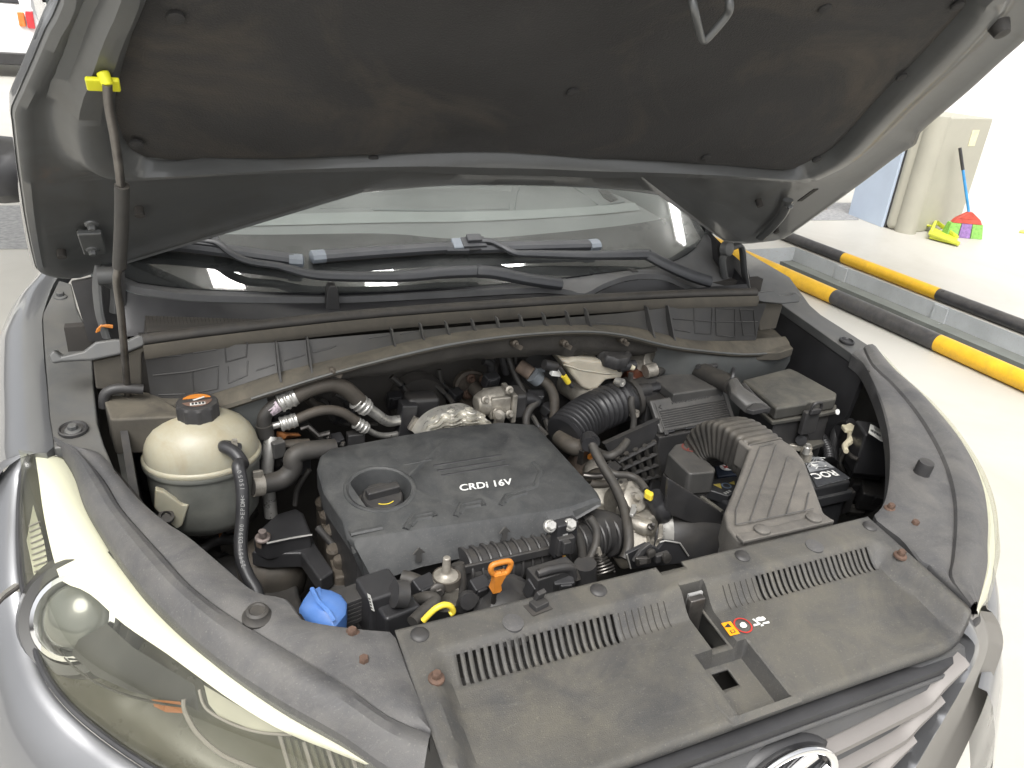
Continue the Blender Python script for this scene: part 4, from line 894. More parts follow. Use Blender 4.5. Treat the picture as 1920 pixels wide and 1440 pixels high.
# front wall of the cowl under the seal with its ribs, dusty ledge
bot = [((282, 740), -.012), ((300, 747), -.012), ((370, 745), -.02), ((440, 725), -.03), ((527, 697), -.035), ((640, 670), -.035), ((720, 651), -.035), ((800, 634), -.035), ((892, 620), -.035), ((985, 613), -.035), ((1066, 610), -.035), ((1131, 609), -.035), ((1185, 613), -.035), ((1235, 624), -.03), ((1301, 638), -.025), ((1417, 638), -.012)]
wb_ = crs([Yp(p, y) for p, y in bot], 70, 6)
def seal_at(x):
    for a_, b_ in zip(sealp, sealp[1:]):
        if a_.x <= x <= b_.x: return a_.lerp(b_, (x - a_.x) / (b_.x - a_.x))
    return sealp[0] if x < sealp[0].x else sealp[-1]
wt = [V((v.x, min(seal_at(v.x).y - .012, v.y + .028), seal_at(v.x).z - .018)) for v in wb_]
wall_rows = [wt, [a_.lerp(b_, .5) + V((0, .004, 0)) for a_, b_ in zip(wt, wb_)], wb_]
cwl = part('cowl_front', loft(wall_rows, closed=False), 'cowl', 'black ribbed front wall of the cowl above the engine', ang=50)
WBV = bvh(loft([[v + V((0, 0, .02)) for v in wt]] + wall_rows + [[v + V((0, 0, -.03)) for v in wb_]], closed=False))
def onwall(p, o=.001):
    d = ray(p).normalized(); h, n, i, t = WBV.ray_cast(CAM, d)
    if h is None: h = Yp(p, -.02)
    return h + V((0, -o, 0))
for x, y0, y1 in ((522, 640, 700), (580, 632, 686), (738, 615, 652), (792, 606, 640), (840, 603, 632), (889, 598, 626), (935, 594, 622), (979, 590, 618), (1022, 586, 616), (1066, 583, 616), (1102, 578, 614), (1216, 574, 622), (1255, 572, 634)):
    a0, b0 = onwall((x - 5, y0)), onwall((x, y1)); mk('rib', loft([[a0 + V((-.0015, .006, 0)), a0 + V((.0015, .006, 0)), a0 + V((.0015, -.006, 0)), a0 + V((-.0015, -.006, 0))], [b0 + V((-.0015, .004, .003)), b0 + V((.0015, .004, .003)), b0 + V((.0015, -.024, -.004)), b0 + V((-.0015, -.024, -.004))]]), 'cowl', cwl)
def wline(pts): 
    P = []
    for a_, b_ in zip(pts, pts[1:]):
        for k in range(4): P.append(onwall((a_[0] + (b_[0] - a_[0]) * k / 4, a_[1] + (b_[1] - a_[1]) * k / 4), .0006))
    P.append(onwall(pts[-1], .0006)); return bead(P, .0012)
embs = [[z1(860, 910), z1(1060, 890), z1(1230, 855)], [z1(880, 810), z1(1020, 797)], [z1(1085, 785), z1(1215, 765)], [z1(1265, 750), z1(1270, 835), z1(1385, 805), z1(1390, 725)], [z1(1080, 890), z1(1090, 1010), z1(1225, 985), z1(1225, 870)], [z1(1280, 860), z1(1285, 955), z1(1390, 910), z1(1392, 830)], [z1(890, 1020), z1(1040, 1015)], [z1(1440, 885), z1(1545, 850)], [z1(1600, 830), z1(1715, 795)], [z1(1760, 780), z1(1890, 745)], [a3(1300, 660), a3(1305, 790), a3(1385, 795), a3(1390, 665), a3(1300, 660)], [a3(1405, 668), a3(1410, 800), a3(1500, 810), a3(1500, 672), a3(1405, 668)], [a3(1525, 675), a3(1540, 800), a3(1600, 800), a3(1590, 675), a3(1525, 675)], [a3(1200, 720), a3(1400, 735), a3(1610, 735)], [a3(820, 740), a3(940, 745)], [a3(1190, 770), a3(1280, 785)], [a2(1110, 885), a2(1200, 862)], [a2(1380, 815), a2(1480, 800)], [a2(1530, 795), a2(1620, 780)]]
for e_ in embs: mk('embossed_line', wline(e_), 'cowl', cwl)
led_px = [((282, 752), -.03), ((380, 766), -.05), ((410, 763), -.06), ((500, 735), -.065), ((640, 692), -.068), ((800, 652), -.068), ((900, 634), -.068), ((1000, 623), -.068), ((1100, 619), -.068), ((1170, 626), -.068), ((1230, 641), -.065), ((1290, 652), -.06), ((1400, 662), -.05), ((1484, 655), -.03)]
lf = crs([Yp(p, y) for p, y in led_px], 70, 6)
wbx = wb_[:-1] + [Yp((1475, 632), -.0)]
ledge = part('cowl_ledge', loft([[v + V((0, .004, .0)) for v in wbx], [a_.lerp(b_, .5) + V((0, 0, .002)) for a_, b_ in zip(wbx, lf)], lf, [v + V((0, -.002, -.006)) for v in lf], [v + V((0, .004, -.012)) for v in lf]], closed=False), 'dusty', 'dusty ledge along the foot of the cowl wall', ang=40)
mk('ledge_edge', tube([v + V((0, -.002, -.002)) for v in lf[8:]], .002, n=6, smooth=False), 'body_bay', ledge)
# foam insulation under the ledge
fo = crs([Yp(p, y) for p, y in (((500, 738), -.045), ((560, 722), -.05), ((640, 697), -.055), ((760, 668), -.055), ((880, 645), -.055), ((1000, 632), -.055), ((1100, 628), -.055), ((1180, 634), -.05), ((1232, 648), -.04))], 60)
fo2 = crs([Yp(p, y) for p, y in (((498, 762), -.03), ((560, 745), -.03), ((640, 712), -.035), ((740, 701), -.035), ((865, 676), -.035), ((1000, 668), -.035), ((1100, 666), -.035), ((1180, 668), -.03), ((1225, 662), -.03))], 60)
foam = part('foam_strip', loft([[v + V((0, .03, 0)) for v in fo], fo, [a_.lerp(b_, .5) + V((0, -.006 + .006 * noise.noise(a_ * 30), .003 * noise.noise(a_ * 40))) for a_, b_ in zip(fo, fo2)], [v + V((0, .004 * noise.noise(v * 25), .004 * noise.noise(v * 35))) for v in fo2], [v + V((0, .04, .0)) for v in fo2]], closed=False), 'foam', 'dark torn insulation strip under the ledge', ang=60)
for p in (z2(550, 165), z3(195, 130), z3(475, 130), z3(800, 110)):
    c = Yp(p, -.062); mk('stud_clip', join(lathe(c, (0, -1, .2), [(.007, -.01), (.006, .004), (.003, .007), (.003, .012), (.0005, .013)], n=12), box(c + V((.006, -.002, -.006)), (.018, .004, .008), ry=.5)), 'dirty_cast', foam)
# grey body panel at the right under the ledge, and at the left behind the tank
rb = [Yp(p, y) for p, y in ((z3(990, 110), -.02), (z3(1200, 150), -.045), (z3(1400, 172), -.045), (z3(1600, 175), -.035), (z3(1750, 155), -.02))]
part('inner_panel', loft([[v for v in crs(rb, 24)], [v + V((0, -.006, -.03)) for v in crs(rb, 24)], [v + V((0, .02, -.11)) for v in crs(rb, 24)], [v + V((0, .06, -.25)) for v in crs(rb, 24)]], closed=False), 'body_bay', 'grey painted panel behind the fuse box', ang=60)
part('inner_panel', loft([[v for v in crs([Yp(p, y) for p, y in ((z1(590, 1000), -.01), (z1(800, 1050), -.02), (z1(1000, 1090), -.04), (z1(1230, 1100), -.05), (z1(1500, 1010), -.05))], 20)], [v + V((0, -.004, -.03)) for v in crs([Yp(p, y) for p, y in ((z1(590, 1000), -.01), (z1(800, 1050), -.02), (z1(1000, 1090), -.04), (z1(1230, 1100), -.05), (z1(1500, 1010), -.05))], 20)], [v + V((.0, .05, -.2)) for v in crs([Yp(p, y) for p, y in ((z1(590, 1000), -.01), (z1(800, 1050), -.02), (z1(1000, 1090), -.04), (z1(1230, 1100), -.05), (z1(1500, 1010), -.05))], 20)]], closed=False), 'body_bay', 'grey painted panel behind the coolant tank', ang=60)
part('inner_wall', slab([(-.635, .14, .82), (-.600, -.30, .73), (-.58, -.36, .30), (-.62, .14, .30)], (-.01, 0, 0)), 'black', 'dark inner wall of the left fender')
# end brackets of the cowl
bl = [z1(268, 800), z1(300, 762), z1(345, 802), z1(470, 772), z1(535, 722), z1(640, 706), z1(720, 708), z1(780, 680), z1(826, 690), z1(815, 745), z1(700, 790), z1(520, 828), z1(350, 838), z1(290, 848)]
kb = part('cowl_bracket', slab([PL(p, (0, -.012, .88), (0, -.9, .44)) for p in bl], (0, .03, -.012)), 'flange', 'grey bracket at the left end of the cowl', bevel=.004)
mk('bracket_face', slab([Yp(p, -.01) for p in (z1(522, 835), z1(700, 795), z1(822, 745), z1(830, 770), z1(800, 790), z1(800, 980), z1(600, 995), z1(540, 990))], (0, .02, 0)), 'dusty', kb, bevel=.003)
br_ = [a3(1595, 588), a3(1625, 590), a3(1690, 583), a3(1720, 605), a3(1770, 605), a3(1800, 592), a3(1828, 615), a3(1815, 640), a3(1730, 648), a3(1640, 640), a3(1605, 630)]
kr = part('cowl_bracket', slab([PL(p, (0, -.012, .88), (0, -.9, .44)) for p in br_], (0, .03, -.012)), 'flange', 'grey bracket at the right end of the cowl', bevel=.003)
mk('bracket_face', slab([Yp(p, -.005) for p in (a3(1608, 635), a3(1735, 650), a3(1700, 770), a3(1620, 780))], (0, .02, 0)), 'dusty', kr, bevel=.003)
part('ledge_box', slab([Zp(p, .760) for p in (a3(1600, 772), a3(1690, 768), a3(1785, 862), a3(1720, 884), a3(1600, 884))], -.02), 'dusty', bevel=.003)
part('ledge_box', slab([Yp(p, y) for p, y in ((z1(585, 1050), -.03), (z1(600, 1000), -.0), (z1(830, 1000), -.0), (z1(1000, 1090), -.05), (z1(1230, 1095), -.07), (z1(1000, 1140), -.09), (z1(620, 1160), -.08))], -.06), 'dusty', bevel=.004)
part('ledge_tube', tube([Yp(p, -.025) for p in (z1(585, 1090), z1(592, 1020), z1(640, 990), z1(720, 985), z1(805, 990))], .008, n=10), 'black')
# hinges
hl = part('bonnet_hinge', join(tube([Yp(p, .10) for p in (z1(560, 300), z1(545, 400), z1(560, 560), z1(600, 700))], .009, n=8, flat=.5), tube([Yp(p, .11) for p in (z1(590, 300), z1(595, 390), z1(640, 430), z1(635, 560))], .007, n=8, flat=.5), lathe(Yp(z1(598, 350), .095), (1, 0, 0), [(.014, -.012), (.014, .012)], n=14)), 'flange', 'left bonnet hinge behind the prop rod')
part('hinge_pocket', slab([Yp(p, .12) for p in (z1(400, 390), z1(700, 330), z1(720, 720), z1(500, 720))], (0, .01, 0)), 'black')
hr = part('bonnet_hinge', join(tube([Yp(p, .13) for p in (a3(1440, 380), a3(1480, 375), a3(1530, 370), a3(1545, 480), a3(1560, 575))], .011, n=8, flat=.5), tube([Yp(p, .14) for p in (a3(1470, 385), a3(1440, 430), a3(1450, 520))], .008, n=8), lathe(Yp(a3(1468, 380), .12), (.3, -1, .2), [(.016, -.012), (.016, .004), (.010, .008), (.0005, .009)], n=16)), 'flange', 'right bonnet hinge beside the cowl end')
part('cowl_end', slab([Yp(p, .15) for p in (a3(1380, 300), a3(1410, 345), a3(1420, 440), a3(1480, 560), a3(1590, 580), a3(1560, 470), a3(1480, 400))], (0, .02, 0)), 'black')
part('fender_rear', slab([D(p, -.008) for p in ((1395, 470), (1480, 520), (1520, 575), (1440, 570), (1385, 520))], -.02), 'flange')
for k in range(3):
    o_ = mk('orange_wire', tube([Yp(p, .09) for p in (z1(542 + k * 8, 670 - k * 4), z1(555 + k * 6, 645 - k * 6), z1(590, 630 + k * 3), z1(635, 632 + k * 5))], .0016, n=6), 'orange', hl)
# ================================================================ engine bay components
def YL(pts, y0, y1=None):
    y1 = y0 if y1 is None else y1; n = max(1, len(pts) - 1); return [Yp(p, y0 + (y1 - y0) * i / n) for i, p in enumerate(pts)]
def ZL(pts, z0, z1_=None):
    z1_ = z0 if z1_ is None else z1_; n = max(1, len(pts) - 1); return [Zp(p, z0 + (z1_ - z0) * i / n) for i, p in enumerate(pts)]
def hose(name, pts, r, mat, label=None, parent=None, n=14, **k): return part(name, tube(pts, r, n=n, **k), mat, label, parent)
def clampring(c, ax, r, mat='alu', w_=.010, parent=None, name='hose_clamp'):
    c = V(c); x, y, a = basis(ax)
    g = join(lathe(c, ax, [(r * .98, -w_ / 2), (r * 1.08, -w_ / 2), (r * 1.08, w_ / 2), (r * .98, w_ / 2)], n=22))
    up_ = (V((0, 0, 1)) - a * a.z); up_ = up_.normalized() if up_.length > .1 else x
    g = join(g, box(c + up_ * (r * 1.2), (w_ * .8, .006, r * .5), rz=math.atan2(a.y, a.x)))
    return mk(name, g, mat, parent or car)
def ferrule(pts, r, parent, mat='alu', rings=3):
    P = rs([V(p) for p in pts], 30)
    return mk('ferrule', tube(P, lambda t: r * (1 + .13 * max(0, math.sin(t * rings * 2 * math.pi)) ** .6), n=16, smooth=False), mat, parent)
# ---- engine cover
tp = [(617, 843), (740, 820), (840, 803), (940, 793), (1003, 797), (1022, 815), (1075, 873), (1120, 922), (1127, 938), (1073, 957), (1026, 965), (1020, 966), (883, 986), (760, 1004), (662, 1018), (648, 1007), (640, 973), (607, 923), (594, 878), (600, 855)]
bt_ = [None] * 8 + [(1127, 948), (1080, 975), (1030, 992), (1020, 1011), (883, 1043), (790, 1063), (702, 1092), (684, 1088), (662, 1040), None, None, None]
topr = [E(p) for p in tp]; botr = []
for t_, b_ in zip(topr, bt_):
    if b_ is None: botr.append(t_ + V((0, 0, -.035)))
    else:
        botr.append(Yp(b_, -.362 if b_[0] > 690 else -.345))
ctr = sum(topr, V()) / len(topr)
r_in = [ctr + (v - ctr) * .965 + V((0, 0, .004)) for v in topr]; r_in2 = [ctr + (v - ctr) * .80 + V((0, 0, .0065)) for v in topr]
oc = E(z2(818, 828), .0065); EN = V((0, -.12, 1)).normalized()
from mathutils.geometry import delaunay_2d_cdt
def annulus(outer3, circ3, zf):      # flat faces between an outline and a round hole
    pts = [V((v.x, v.y)) for v in outer3 + circ3]; no, nc = len(outer3), len(circ3)
    ed = [(i, (i + 1) % no) for i in range(no)] + [(no + i, no + (i + 1) % nc) for i in range(nc)]
    vv, _, ff, *_r = delaunay_2d_cdt(pts, ed, [], 0, 1e-6)
    cc = sum((V((v.x, v.y)) for v in circ3), V((0, 0))) / nc; rad = (V((circ3[0].x, circ3[0].y)) - cc).length
    def inside(q):
        c = False
        for a, b in zip(outer3, outer3[1:] + outer3[:1]):
            if (a.y > q.y) != (b.y > q.y) and q.x < (b.x - a.x) * (q.y - a.y) / (b.y - a.y) + a.x: c = not c
        return c
    fs2 = []
    for f in ff:
        m = sum((vv[k] for k in f), V((0, 0))) / len(f)
        if (m - cc).length > rad * .98 and inside(m): fs2.append(tuple(f))
    return [V((v.x, v.y, zf(v.x, v.y))) for v in vv], fs2
xo_, yo_, ao_ = basis(EN, (1, 0, 0))
hol = [oc + xo_ * .0470 * math.cos(t) + yo_ * .0455 * math.sin(t) for t in [2 * math.pi * k / 48 for k in range(48)]]
skin = loft([[v + (ctr - v).normalized() * .006 for v in botr], botr, [b_.lerp(t_, .93) for b_, t_ in zip(botr, topr)], [t_.lerp(ctr, .012) + V((0, 0, .001)) for t_ in topr], r_in, r_in2], cap0=False, cap1=False)
ann = annulus(r_in2, hol, lambda x, y: oc.z + .12 * (y - oc.y))
well = loft([hol] + [[oc + (v - oc) * k + EN * h for v in hol] for k, h in ((.985, -.002), (.95, -.010), (.84, -.026), (.78, -.032))], cap0=False, cap1=False)
cg_ = join(skin, ann, well)
cov = part('engine_cover', cg_, 'cover', 'dark grey plastic engine cover lettered CRDi 16V', ang=30, recalc=False)
bm_ = bmesh.new(); bm_.from_mesh(cov.data); bmesh.ops.remove_doubles(bm_, verts=bm_.verts, dist=1e-5); bmesh.ops.recalc_face_normals(bm_, faces=bm_.faces); bm_.to_mesh(cov.data); bm_.free()
for p in cov.data.polygons: p.use_smooth = True
cov.data.set_sharp_from_angle(angle=math.radians(30))
mk('filler_rim', lathe(oc - EN * .003, EN, [(.0470, .0025), (.0505, .0045), (.054, .0035), (.0555, .000)], n=40, caps=False), 'cover', cov)
mk('filler_well', lathe(oc, EN, [(.037, -.0315), (.0005, -.031)], n=30), 'firewall', cov)
cap = mk('oil_cap', join(lathe(oc + V((.003, -.004, 0)), EN, [(.031, -.033), (.032, -.024), (.0315, -.014), (.029, -.011), (.0005, -.0105)], n=36, wob=lambda t, h: 1 + .02 * math.sin(12 * t))), 'black', cov)
xv = (E(z2(895, 815)) - E(z2(720, 860))).normalized(); x_, y_, a_ = basis(EN, xv)
def obox(c, s, x, y, a):
    vs2 = [V(c) + x * (i * s[0] / 2) + y * (j * s[1] / 2) + a * (k * s[2] / 2) for k in (-1, 1) for j in (-1, 1) for i in (-1, 1)]
    return vs2, [(0, 2, 3, 1), (4, 5, 7, 6), (0, 1, 5, 4), (2, 6, 7, 3), (0, 4, 6, 2), (1, 3, 7, 5)]
mk('cap_grip', obox(oc + V((.004, -.001, 0)) + a_ * -.005, (.052, .015, .015), x_, y_, a_), 'black', cov, bevel=.003)
mk('cap_mark', bead([oc + V((.003, -.004, 0)) + a_ * -.0100 + x_ * .020 * math.cos(t) + y_ * .022 * math.sin(t) for t in [4.0 + .12 * i for i in range(11)]], .0007), 'yellow', cov)
mk('filler_shim', tube(ZL([z2(672, 870), z2(700, 850), z2(715, 845)], .678), .003, n=6), 'rust_pale', cov)
xd_ = (E(z2(1548, 812)) - E(z2(1263, 848))); 
# raised lettering
text('lettering', 'CRDi 16V', E(z2(1266, 843), .0075), xd_, EN.cross(xd_), .0205, 'white_text', cov, xs=xd_.length / (.0205 * 4.02), bold=.018, shear=.15, ext=.0006)
def erib(pts, r=.0052, o=.0060, mat='cover', h=None): return mk('raised_rib', bead([E(z2(*p), o) for p in pts], r, h or r * .55), mat, cov)
for pts in (((960, 1055), (1005, 983), (1110, 962), (1128, 985)), ((1242, 985), (1277, 915), (1388, 893), (1402, 925)), ((1497, 925), (1530, 868), (1690, 815), (1722, 735), (1680, 680)), ((650, 1082), (830, 1045)), ((985, 1035), (1020, 1000), (1105, 985)), ((1262, 968), (1292, 933), (1380, 918)), ((1515, 905), (1545, 880), (1640, 850))):
    erib(pts)
for pts in (((1115, 700), (1300, 670), (1500, 638)), ((1140, 728), (1330, 698), (1520, 668)), ((1160, 755), (1360, 722), (1540, 693))):
    mk('groove', bead([E(z2(*p), .0062) for p in pts], .0022, .0012), 'black_clean', cov)
erib(((950, 695), (1110, 665)), .002); erib(((640, 655), (700, 632), (780, 640), (900, 600), (1000, 590)), .0035, .002); erib(((1000, 590), (1200, 545), (1350, 550), (1500, 500)), .0035, .002)
for p in ((1040, 1208), (1525, 1088)):
    c = Yp(z2(*p), -.3665); s = .010
    mk('arrow_mark', slab([c + V((a, .0022, b)) for a, b in ((-.004, -.012), (.004, -.012), (.004, .002), (.009, .002), (0, .012), (-.009, .002), (-.004, .002))], (0, .003, 0)), 'airbox', cov)
# ---- engine block, manifold under the cover
part('engine_block', join(bx(-.34, .03, -.33, -.06, .28, .66), bx(-.30, .0, -.355, -.33, .3, .60)), 'black', bevel=.006)
man = part('intake_manifold', join(tube(YL([z6(920, 330), z6(1200, 270), z6(1440, 215), z6(1660, 150)], -.375, -.355), .030, n=16, smooth=False), tube(YL([z6(1500, 130), z6(1660, 100), z6(1790, 130)], -.33, -.32), .034, n=16)), 'black', 'black ribbed intake manifold under the front of the engine cover')
mp = rs(YL([z6(930, 325), z6(1200, 268), z6(1440, 213), z6(1660, 148)], -.375, -.355), 15)
for i, c in enumerate(mp):
    d = (mp[-1] - mp[0]).normalized(); mk('manifold_rib', lathe(c, d, [(.0325, -.0022), (.0335, 0), (.0325, .0022)], n=20), 'black', man)
for i in range(5):
    c = Yp(z6(1560 + i * 55, 105 + i * 8), -.328); mk('manifold_rib', lathe(c, (1, .2, -.1), [(.036, -.003), (.0375, 0), (.036, .003)], n=20), 'black', man)
mk('manifold_flange', slab(YL([z6(930, 310), z6(1450, 195), z6(1450, 235), z6(935, 355)], -.40), (0, .006, 0)), 'black', man, bevel=.002)
# left flank of the engine: timing cover with sensors
tc_ = part('timing_cover', join(slab(ZL([z2(455, 900), z2(520, 880), z2(620, 1080), z2(640, 1320), z2(560, 1330), z2(500, 1080)], .56), -.25)), 'dirty_cast', 'dirty brown casting at the left end of the engine', bevel=.004)
for p, r in ((z2(500, 910), .014), (z2(520, 985), .012), (z2(545, 1070), .013), (z2(560, 1180), .012), (z2(590, 1240), .010)):
    mk('boss', lathe(Zp(p, .57), (-.2, -.2, 1), [(r, -.02), (r, .006), (r * .7, .010), (.0005, .010)], n=14), 'dirty_cast', tc_)
hose('cable', ZL([z2(470, 1050), z2(540, 1130), z2(600, 1210), z2(630, 1330)], .575, .55), .006, 'black', parent=tc_)
hose('cable', ZL([z2(600, 1000), z2(605, 1120), z2(625, 1200), z2(640, 1370)], .60, .54), .009, 'rubber', parent=tc_)
# ---- coolant tank
tk = thing('coolant_tank', '', '', (-.520, -.085, .60)); del tk['label'], tk['category']; tk.parent = car; tk['label'] = 'yellowed translucent coolant tank with black cap'
tcn = V((-.520, -.088, 0))
def tkz(prof): return lathe(tcn, (0, 0, 1), prof, n=48, sx=1., sy=.86, xd=(1, 0, 0))
mk('tank_upper', tkz([(.0815, .7205), (.0855, .7205), (.0865, .724), (.0855, .7275), (.0825, .729), (.0822, .736), (.0795, .748), (.074, .760), (.064, .7725), (.050, .782), (.037, .788), (.029, .790), (.0275, .796)]), 'tank', tk, ang=50)
mk('tank_lower', tkz([(.045, .604), (.066, .610), (.077, .628), (.080, .66), (.0815, .70), (.0818, .7115), (.0855, .713), (.0865, .7165), (.0855, .7200)]), 'tank_low', tk, ang=50)
cc = tcn + V((0, 0, .794))
mk('tank_cap', lathe(cc, (0, 0, 1), [(.0285, -.008), (.0300, -.006), (.0302, .014), (.0285, .018), (.024, .0195), (.0005, .0198)], n=60, wob=lambda t, h: 1 + (.022 * (1 if math.sin(10 * t) > .2 else -1) if h < .017 else 0)), 'black', tk, ang=25)
mk('cap_sticker', slab([cc + V((.021 * math.cos(t), .021 * math.sin(t), .0203)) for t in [.3 + i * .19 for i in range(14)]], -.0003), 'orange', tk)
mk('cap_sticker', slab([cc + V((.021 * math.cos(t), .021 * math.sin(t), .0206)) for t in [3.4 + i * .19 for i in range(16)]], -.0003), M('cap_brown', (.16, .10, .075), .4), tk)
mk('cap_text', slab([cc + V((a, b, .021)) for a, b in ((-.010, -.0165), (.011, -.0165), (.011, -.0085), (-.010, -.0085))], -.0003), 'label_paper', tk)
for k in range(4): mk('cap_print', slab([cc + V((-.008 + k * .0048 + a, -.0152 + b, .0214)) for a, b in ((0, 0), (.0032, 0), (.0032, .0055), (0, .0055))], -.0003), 'black_clean', tk)
mk('cap_print', slab([cc + V((a, b, .0212)) for a, b in ((-.004, -.002), (.012, .006), (.010, .009), (-.006, .001))], -.0003), 'label_paper', tk)
nz = tcn + V((.048, -.057, .752)); 
mk('nozzle', tube([nz + V((-.012, .02, 0)), nz + V((.003, -.006, .004))], .0075, n=12, smooth=False), 'tank', tk)
mk('tank_foot', join(slab(YL([z5(655, 265), z5(690, 275), z5(770, 330), z5(800, 330), z5(770, 420), z5(745, 435), z5(690, 390), z5(650, 345)], -.155), (0, .012, 0))), 'tank', tk, bevel=.003)
mk('foot_grommet', lathe(Yp(z5(701, 382), -.16), (.1, -.5, 1), [(.011, -.004), (.011, .004), (.007, .005), (.006, .0), (.0005, .0)], n=18), 'rubber', tk)
bh = [nz + V((.001, -.003, .004))] + YL([z1(1260, 1310), z1(1320, 1345), z1(1365, 1410), z5(1005, 165), z5(1022, 260), z5(1022, 380), z5(1015, 480), z5(1020, 560), z5(1045, 630), z5(1080, 690), z5(1095, 760)], -.152, -.33)
ho = hose('overflow_hose', bh, .0092, 'black_clean', 'thin black hose with white print leaving the coolant tank', n=16)
clampring(bh[1].lerp(bh[0], .5), bh[1] - bh[0], .0095, 'cast_alu', .008, ho)
P0, P1 = Yp(z5(1021, 487), -.262), Yp(z5(1031, 165), -.200)
def curved_text(s, pts, nrm_to, size, mat, parent, name='print'):
    # letters placed one by one along the hose
    Q = rs(pts, 200); tot = sum((b - a).length for a, b in zip(Q, Q[1:])); pos = 0
    for ch in s:
        if ch != ' ':
            i = min(198, int(pos / tot * 199)); d = (Q[i + 1] - Q[i]).normalized(); n = nrm_to.normalized(); n = (n - d * n.dot(d)).normalized()
            yd = n.cross(d); text(name, ch, Q[i] + n * .0096 - yd * size * .35, d, yd, size, mat, parent, ext=.0002, bold=.01)
        pos += size * .72
        if pos > tot: break
hp_ = cat(bh, 6); k0_ = [i for i, v in enumerate(hp_) if True]
seg_ = list(reversed(hp_[26:52]))
curved_text('25451-D3900 >EPDM< 150500 14 21', seg_, CAM - Yp(z5(1020, 330), -.23), .0080, 'hose_print', ho)
# ---- radiator hose by the tank
bhz = YL([z2(95, 812), z2(180, 800), z2(270, 775), z2(325, 720), z2(330, 655), z2(380, 620), z2(470, 608), z2(560, 600)], -.13, -.10)
rh = hose('coolant_hose', bhz, .0155, 'rubber', 'thick black coolant hose curving beside the tank')
c0 = bhz[0].lerp(bhz[1], .4); clampring(c0, bhz[1] - bhz[0], .0165, 'cast_alu', .016, rh)
mk('clamp_ear', box(c0 + V((0, -.004, .021)), (.012, .006, .014)), 'cast_alu', rh, bevel=.001)
# ---- air conditioning lines
ac = hose('suction_line', YL([z2(165, 520), z2(165, 440), z2(185, 395), z2(225, 360), z2(265, 340)], -.055, -.05), .0115, 'rubber', 'thick air conditioning line arching below the cowl')
mk('pipe', tube(YL([z2(205, 535), z2(195, 590), z2(185, 680), z2(183, 780), z2(195, 880), z2(205, 985)], -.06, -.09), .0105, n=14), 'alu', ac)
mk('sleeve', tube(YL([z2(165, 470), z2(175, 530)], -.057), .0135, n=14, smooth=False), 'rubber', ac)
ferrule(YL([z2(250, 350), z2(345, 305)], -.05), .0145, ac)
mk('label', tube(YL([z2(195, 385), z2(248, 352)], -.0515), .0122, n=14, smooth=False), M('pipe_label', (.45, .38, .42), .5, nscale=260, var=.6), ac)
mk('hose', tube(YL([z2(340, 308), z2(420, 268), z2(500, 245), z2(560, 242), z2(630, 270), z2(690, 325), z2(705, 340)], -.05, -.04), .0135, n=14), 'hose_brown', ac)
ferrule(YL([z2(680, 330), z2(745, 378)], -.04), .0145, ac)
mk('pipe', tube(YL([z2(735, 365), z2(790, 405), z2(840, 440), z2(880, 450), z2(960, 435)], -.04, 0.), .0098, n=14), 'alu', ac)
ac2 = hose('liquid_line', YL([z2(335, 445), z2(400, 415), z2(470, 392), z2(540, 386), z2(610, 402), z2(670, 440), z2(695, 460)], -.05, -.04), .0085, 'hose_brown', 'thinner air conditioning line below the thick one')
ferrule(YL([z2(255, 468), z2(350, 440)], -.05), .0115, ac2)
mk('pipe', tube(YL([z2(200, 480), z2(262, 464)], -.05), .0058, n=12, smooth=False), 'alu', ac2)
ferrule(YL([z2(680, 455), z2(740, 492)], -.04), .0105, ac2)
mk('pipe', tube(YL([z2(735, 488), z2(790, 520), z2(850, 530), z2(940, 515)], -.04, -.0), .0055, n=12), 'alu', ac2)
for k in range(3): hose('cable', YL([z2(215, 420 + k * 14), z2(290, 400 + k * 12), z2(370, 430 + k * 12), z2(420, 480 + k * 10)], -.03, 0.), .0045, 'black', parent=ac2)
mk('hook_bracket', tube(YL([z2(370, 490), z2(410, 475), z2(470, 530), z2(530, 515), z2(525, 540)], -.04), .0048, n=8, smooth=False), 'steel_dark', ac2)
part('wiring_tube', tube(YL([z2(410, 320), z2(440, 350), z2(500, 380)], .02), .008, n=10), 'hose_brown')
# expansion valve and heater pipes on the firewall
vb = part('expansion_valve', box(Yp(z2(1045, 370), .02), (.062, .04, .052), ry=.08), 'black', 'black block where the air conditioning pipes meet the firewall', bevel=.008, seg=3)
mk('valve_port', box(Yp(z2(965, 440), .0), (.03, .03, .07), ry=.1), 'black_clean', vb, bevel=.003)
mk('grommet', lathe(Yp(z2(1030, 335), .10), (0, -1, .1), [(.058, -.01), (.058, .01), (.052, .02), (.0005, .022)], n=28), 'firewall', vb)
mk('valve_clip', box(Yp(z2(1010, 465), -.02), (.014, .01, .026), ry=.5), 'cast_alu', vb, bevel=.001)
gm = part('grommet_plate', lathe(Yp(z2(1345, 270), .09), (0, -1, .1), [(.050, 0), (.050, .012), (.044, .014), (.042, .006), (.0005, .006)], n=28, sx=.75), 'dirty_cast', 'rusty pipe grommet on the firewall')
for p in (z2(1330, 210), z2(1400, 215), z2(1310, 300)): mk('nut', bolt(Yp(p, .075), (0, -1, .1), .007), 'rust', gm)
mk('pipe', tube(YL([z2(1345, 260), z2(1380, 300), z2(1400, 350), z2(1420, 420)], .07, .0), .014, n=12), 'hose_brown', gm)
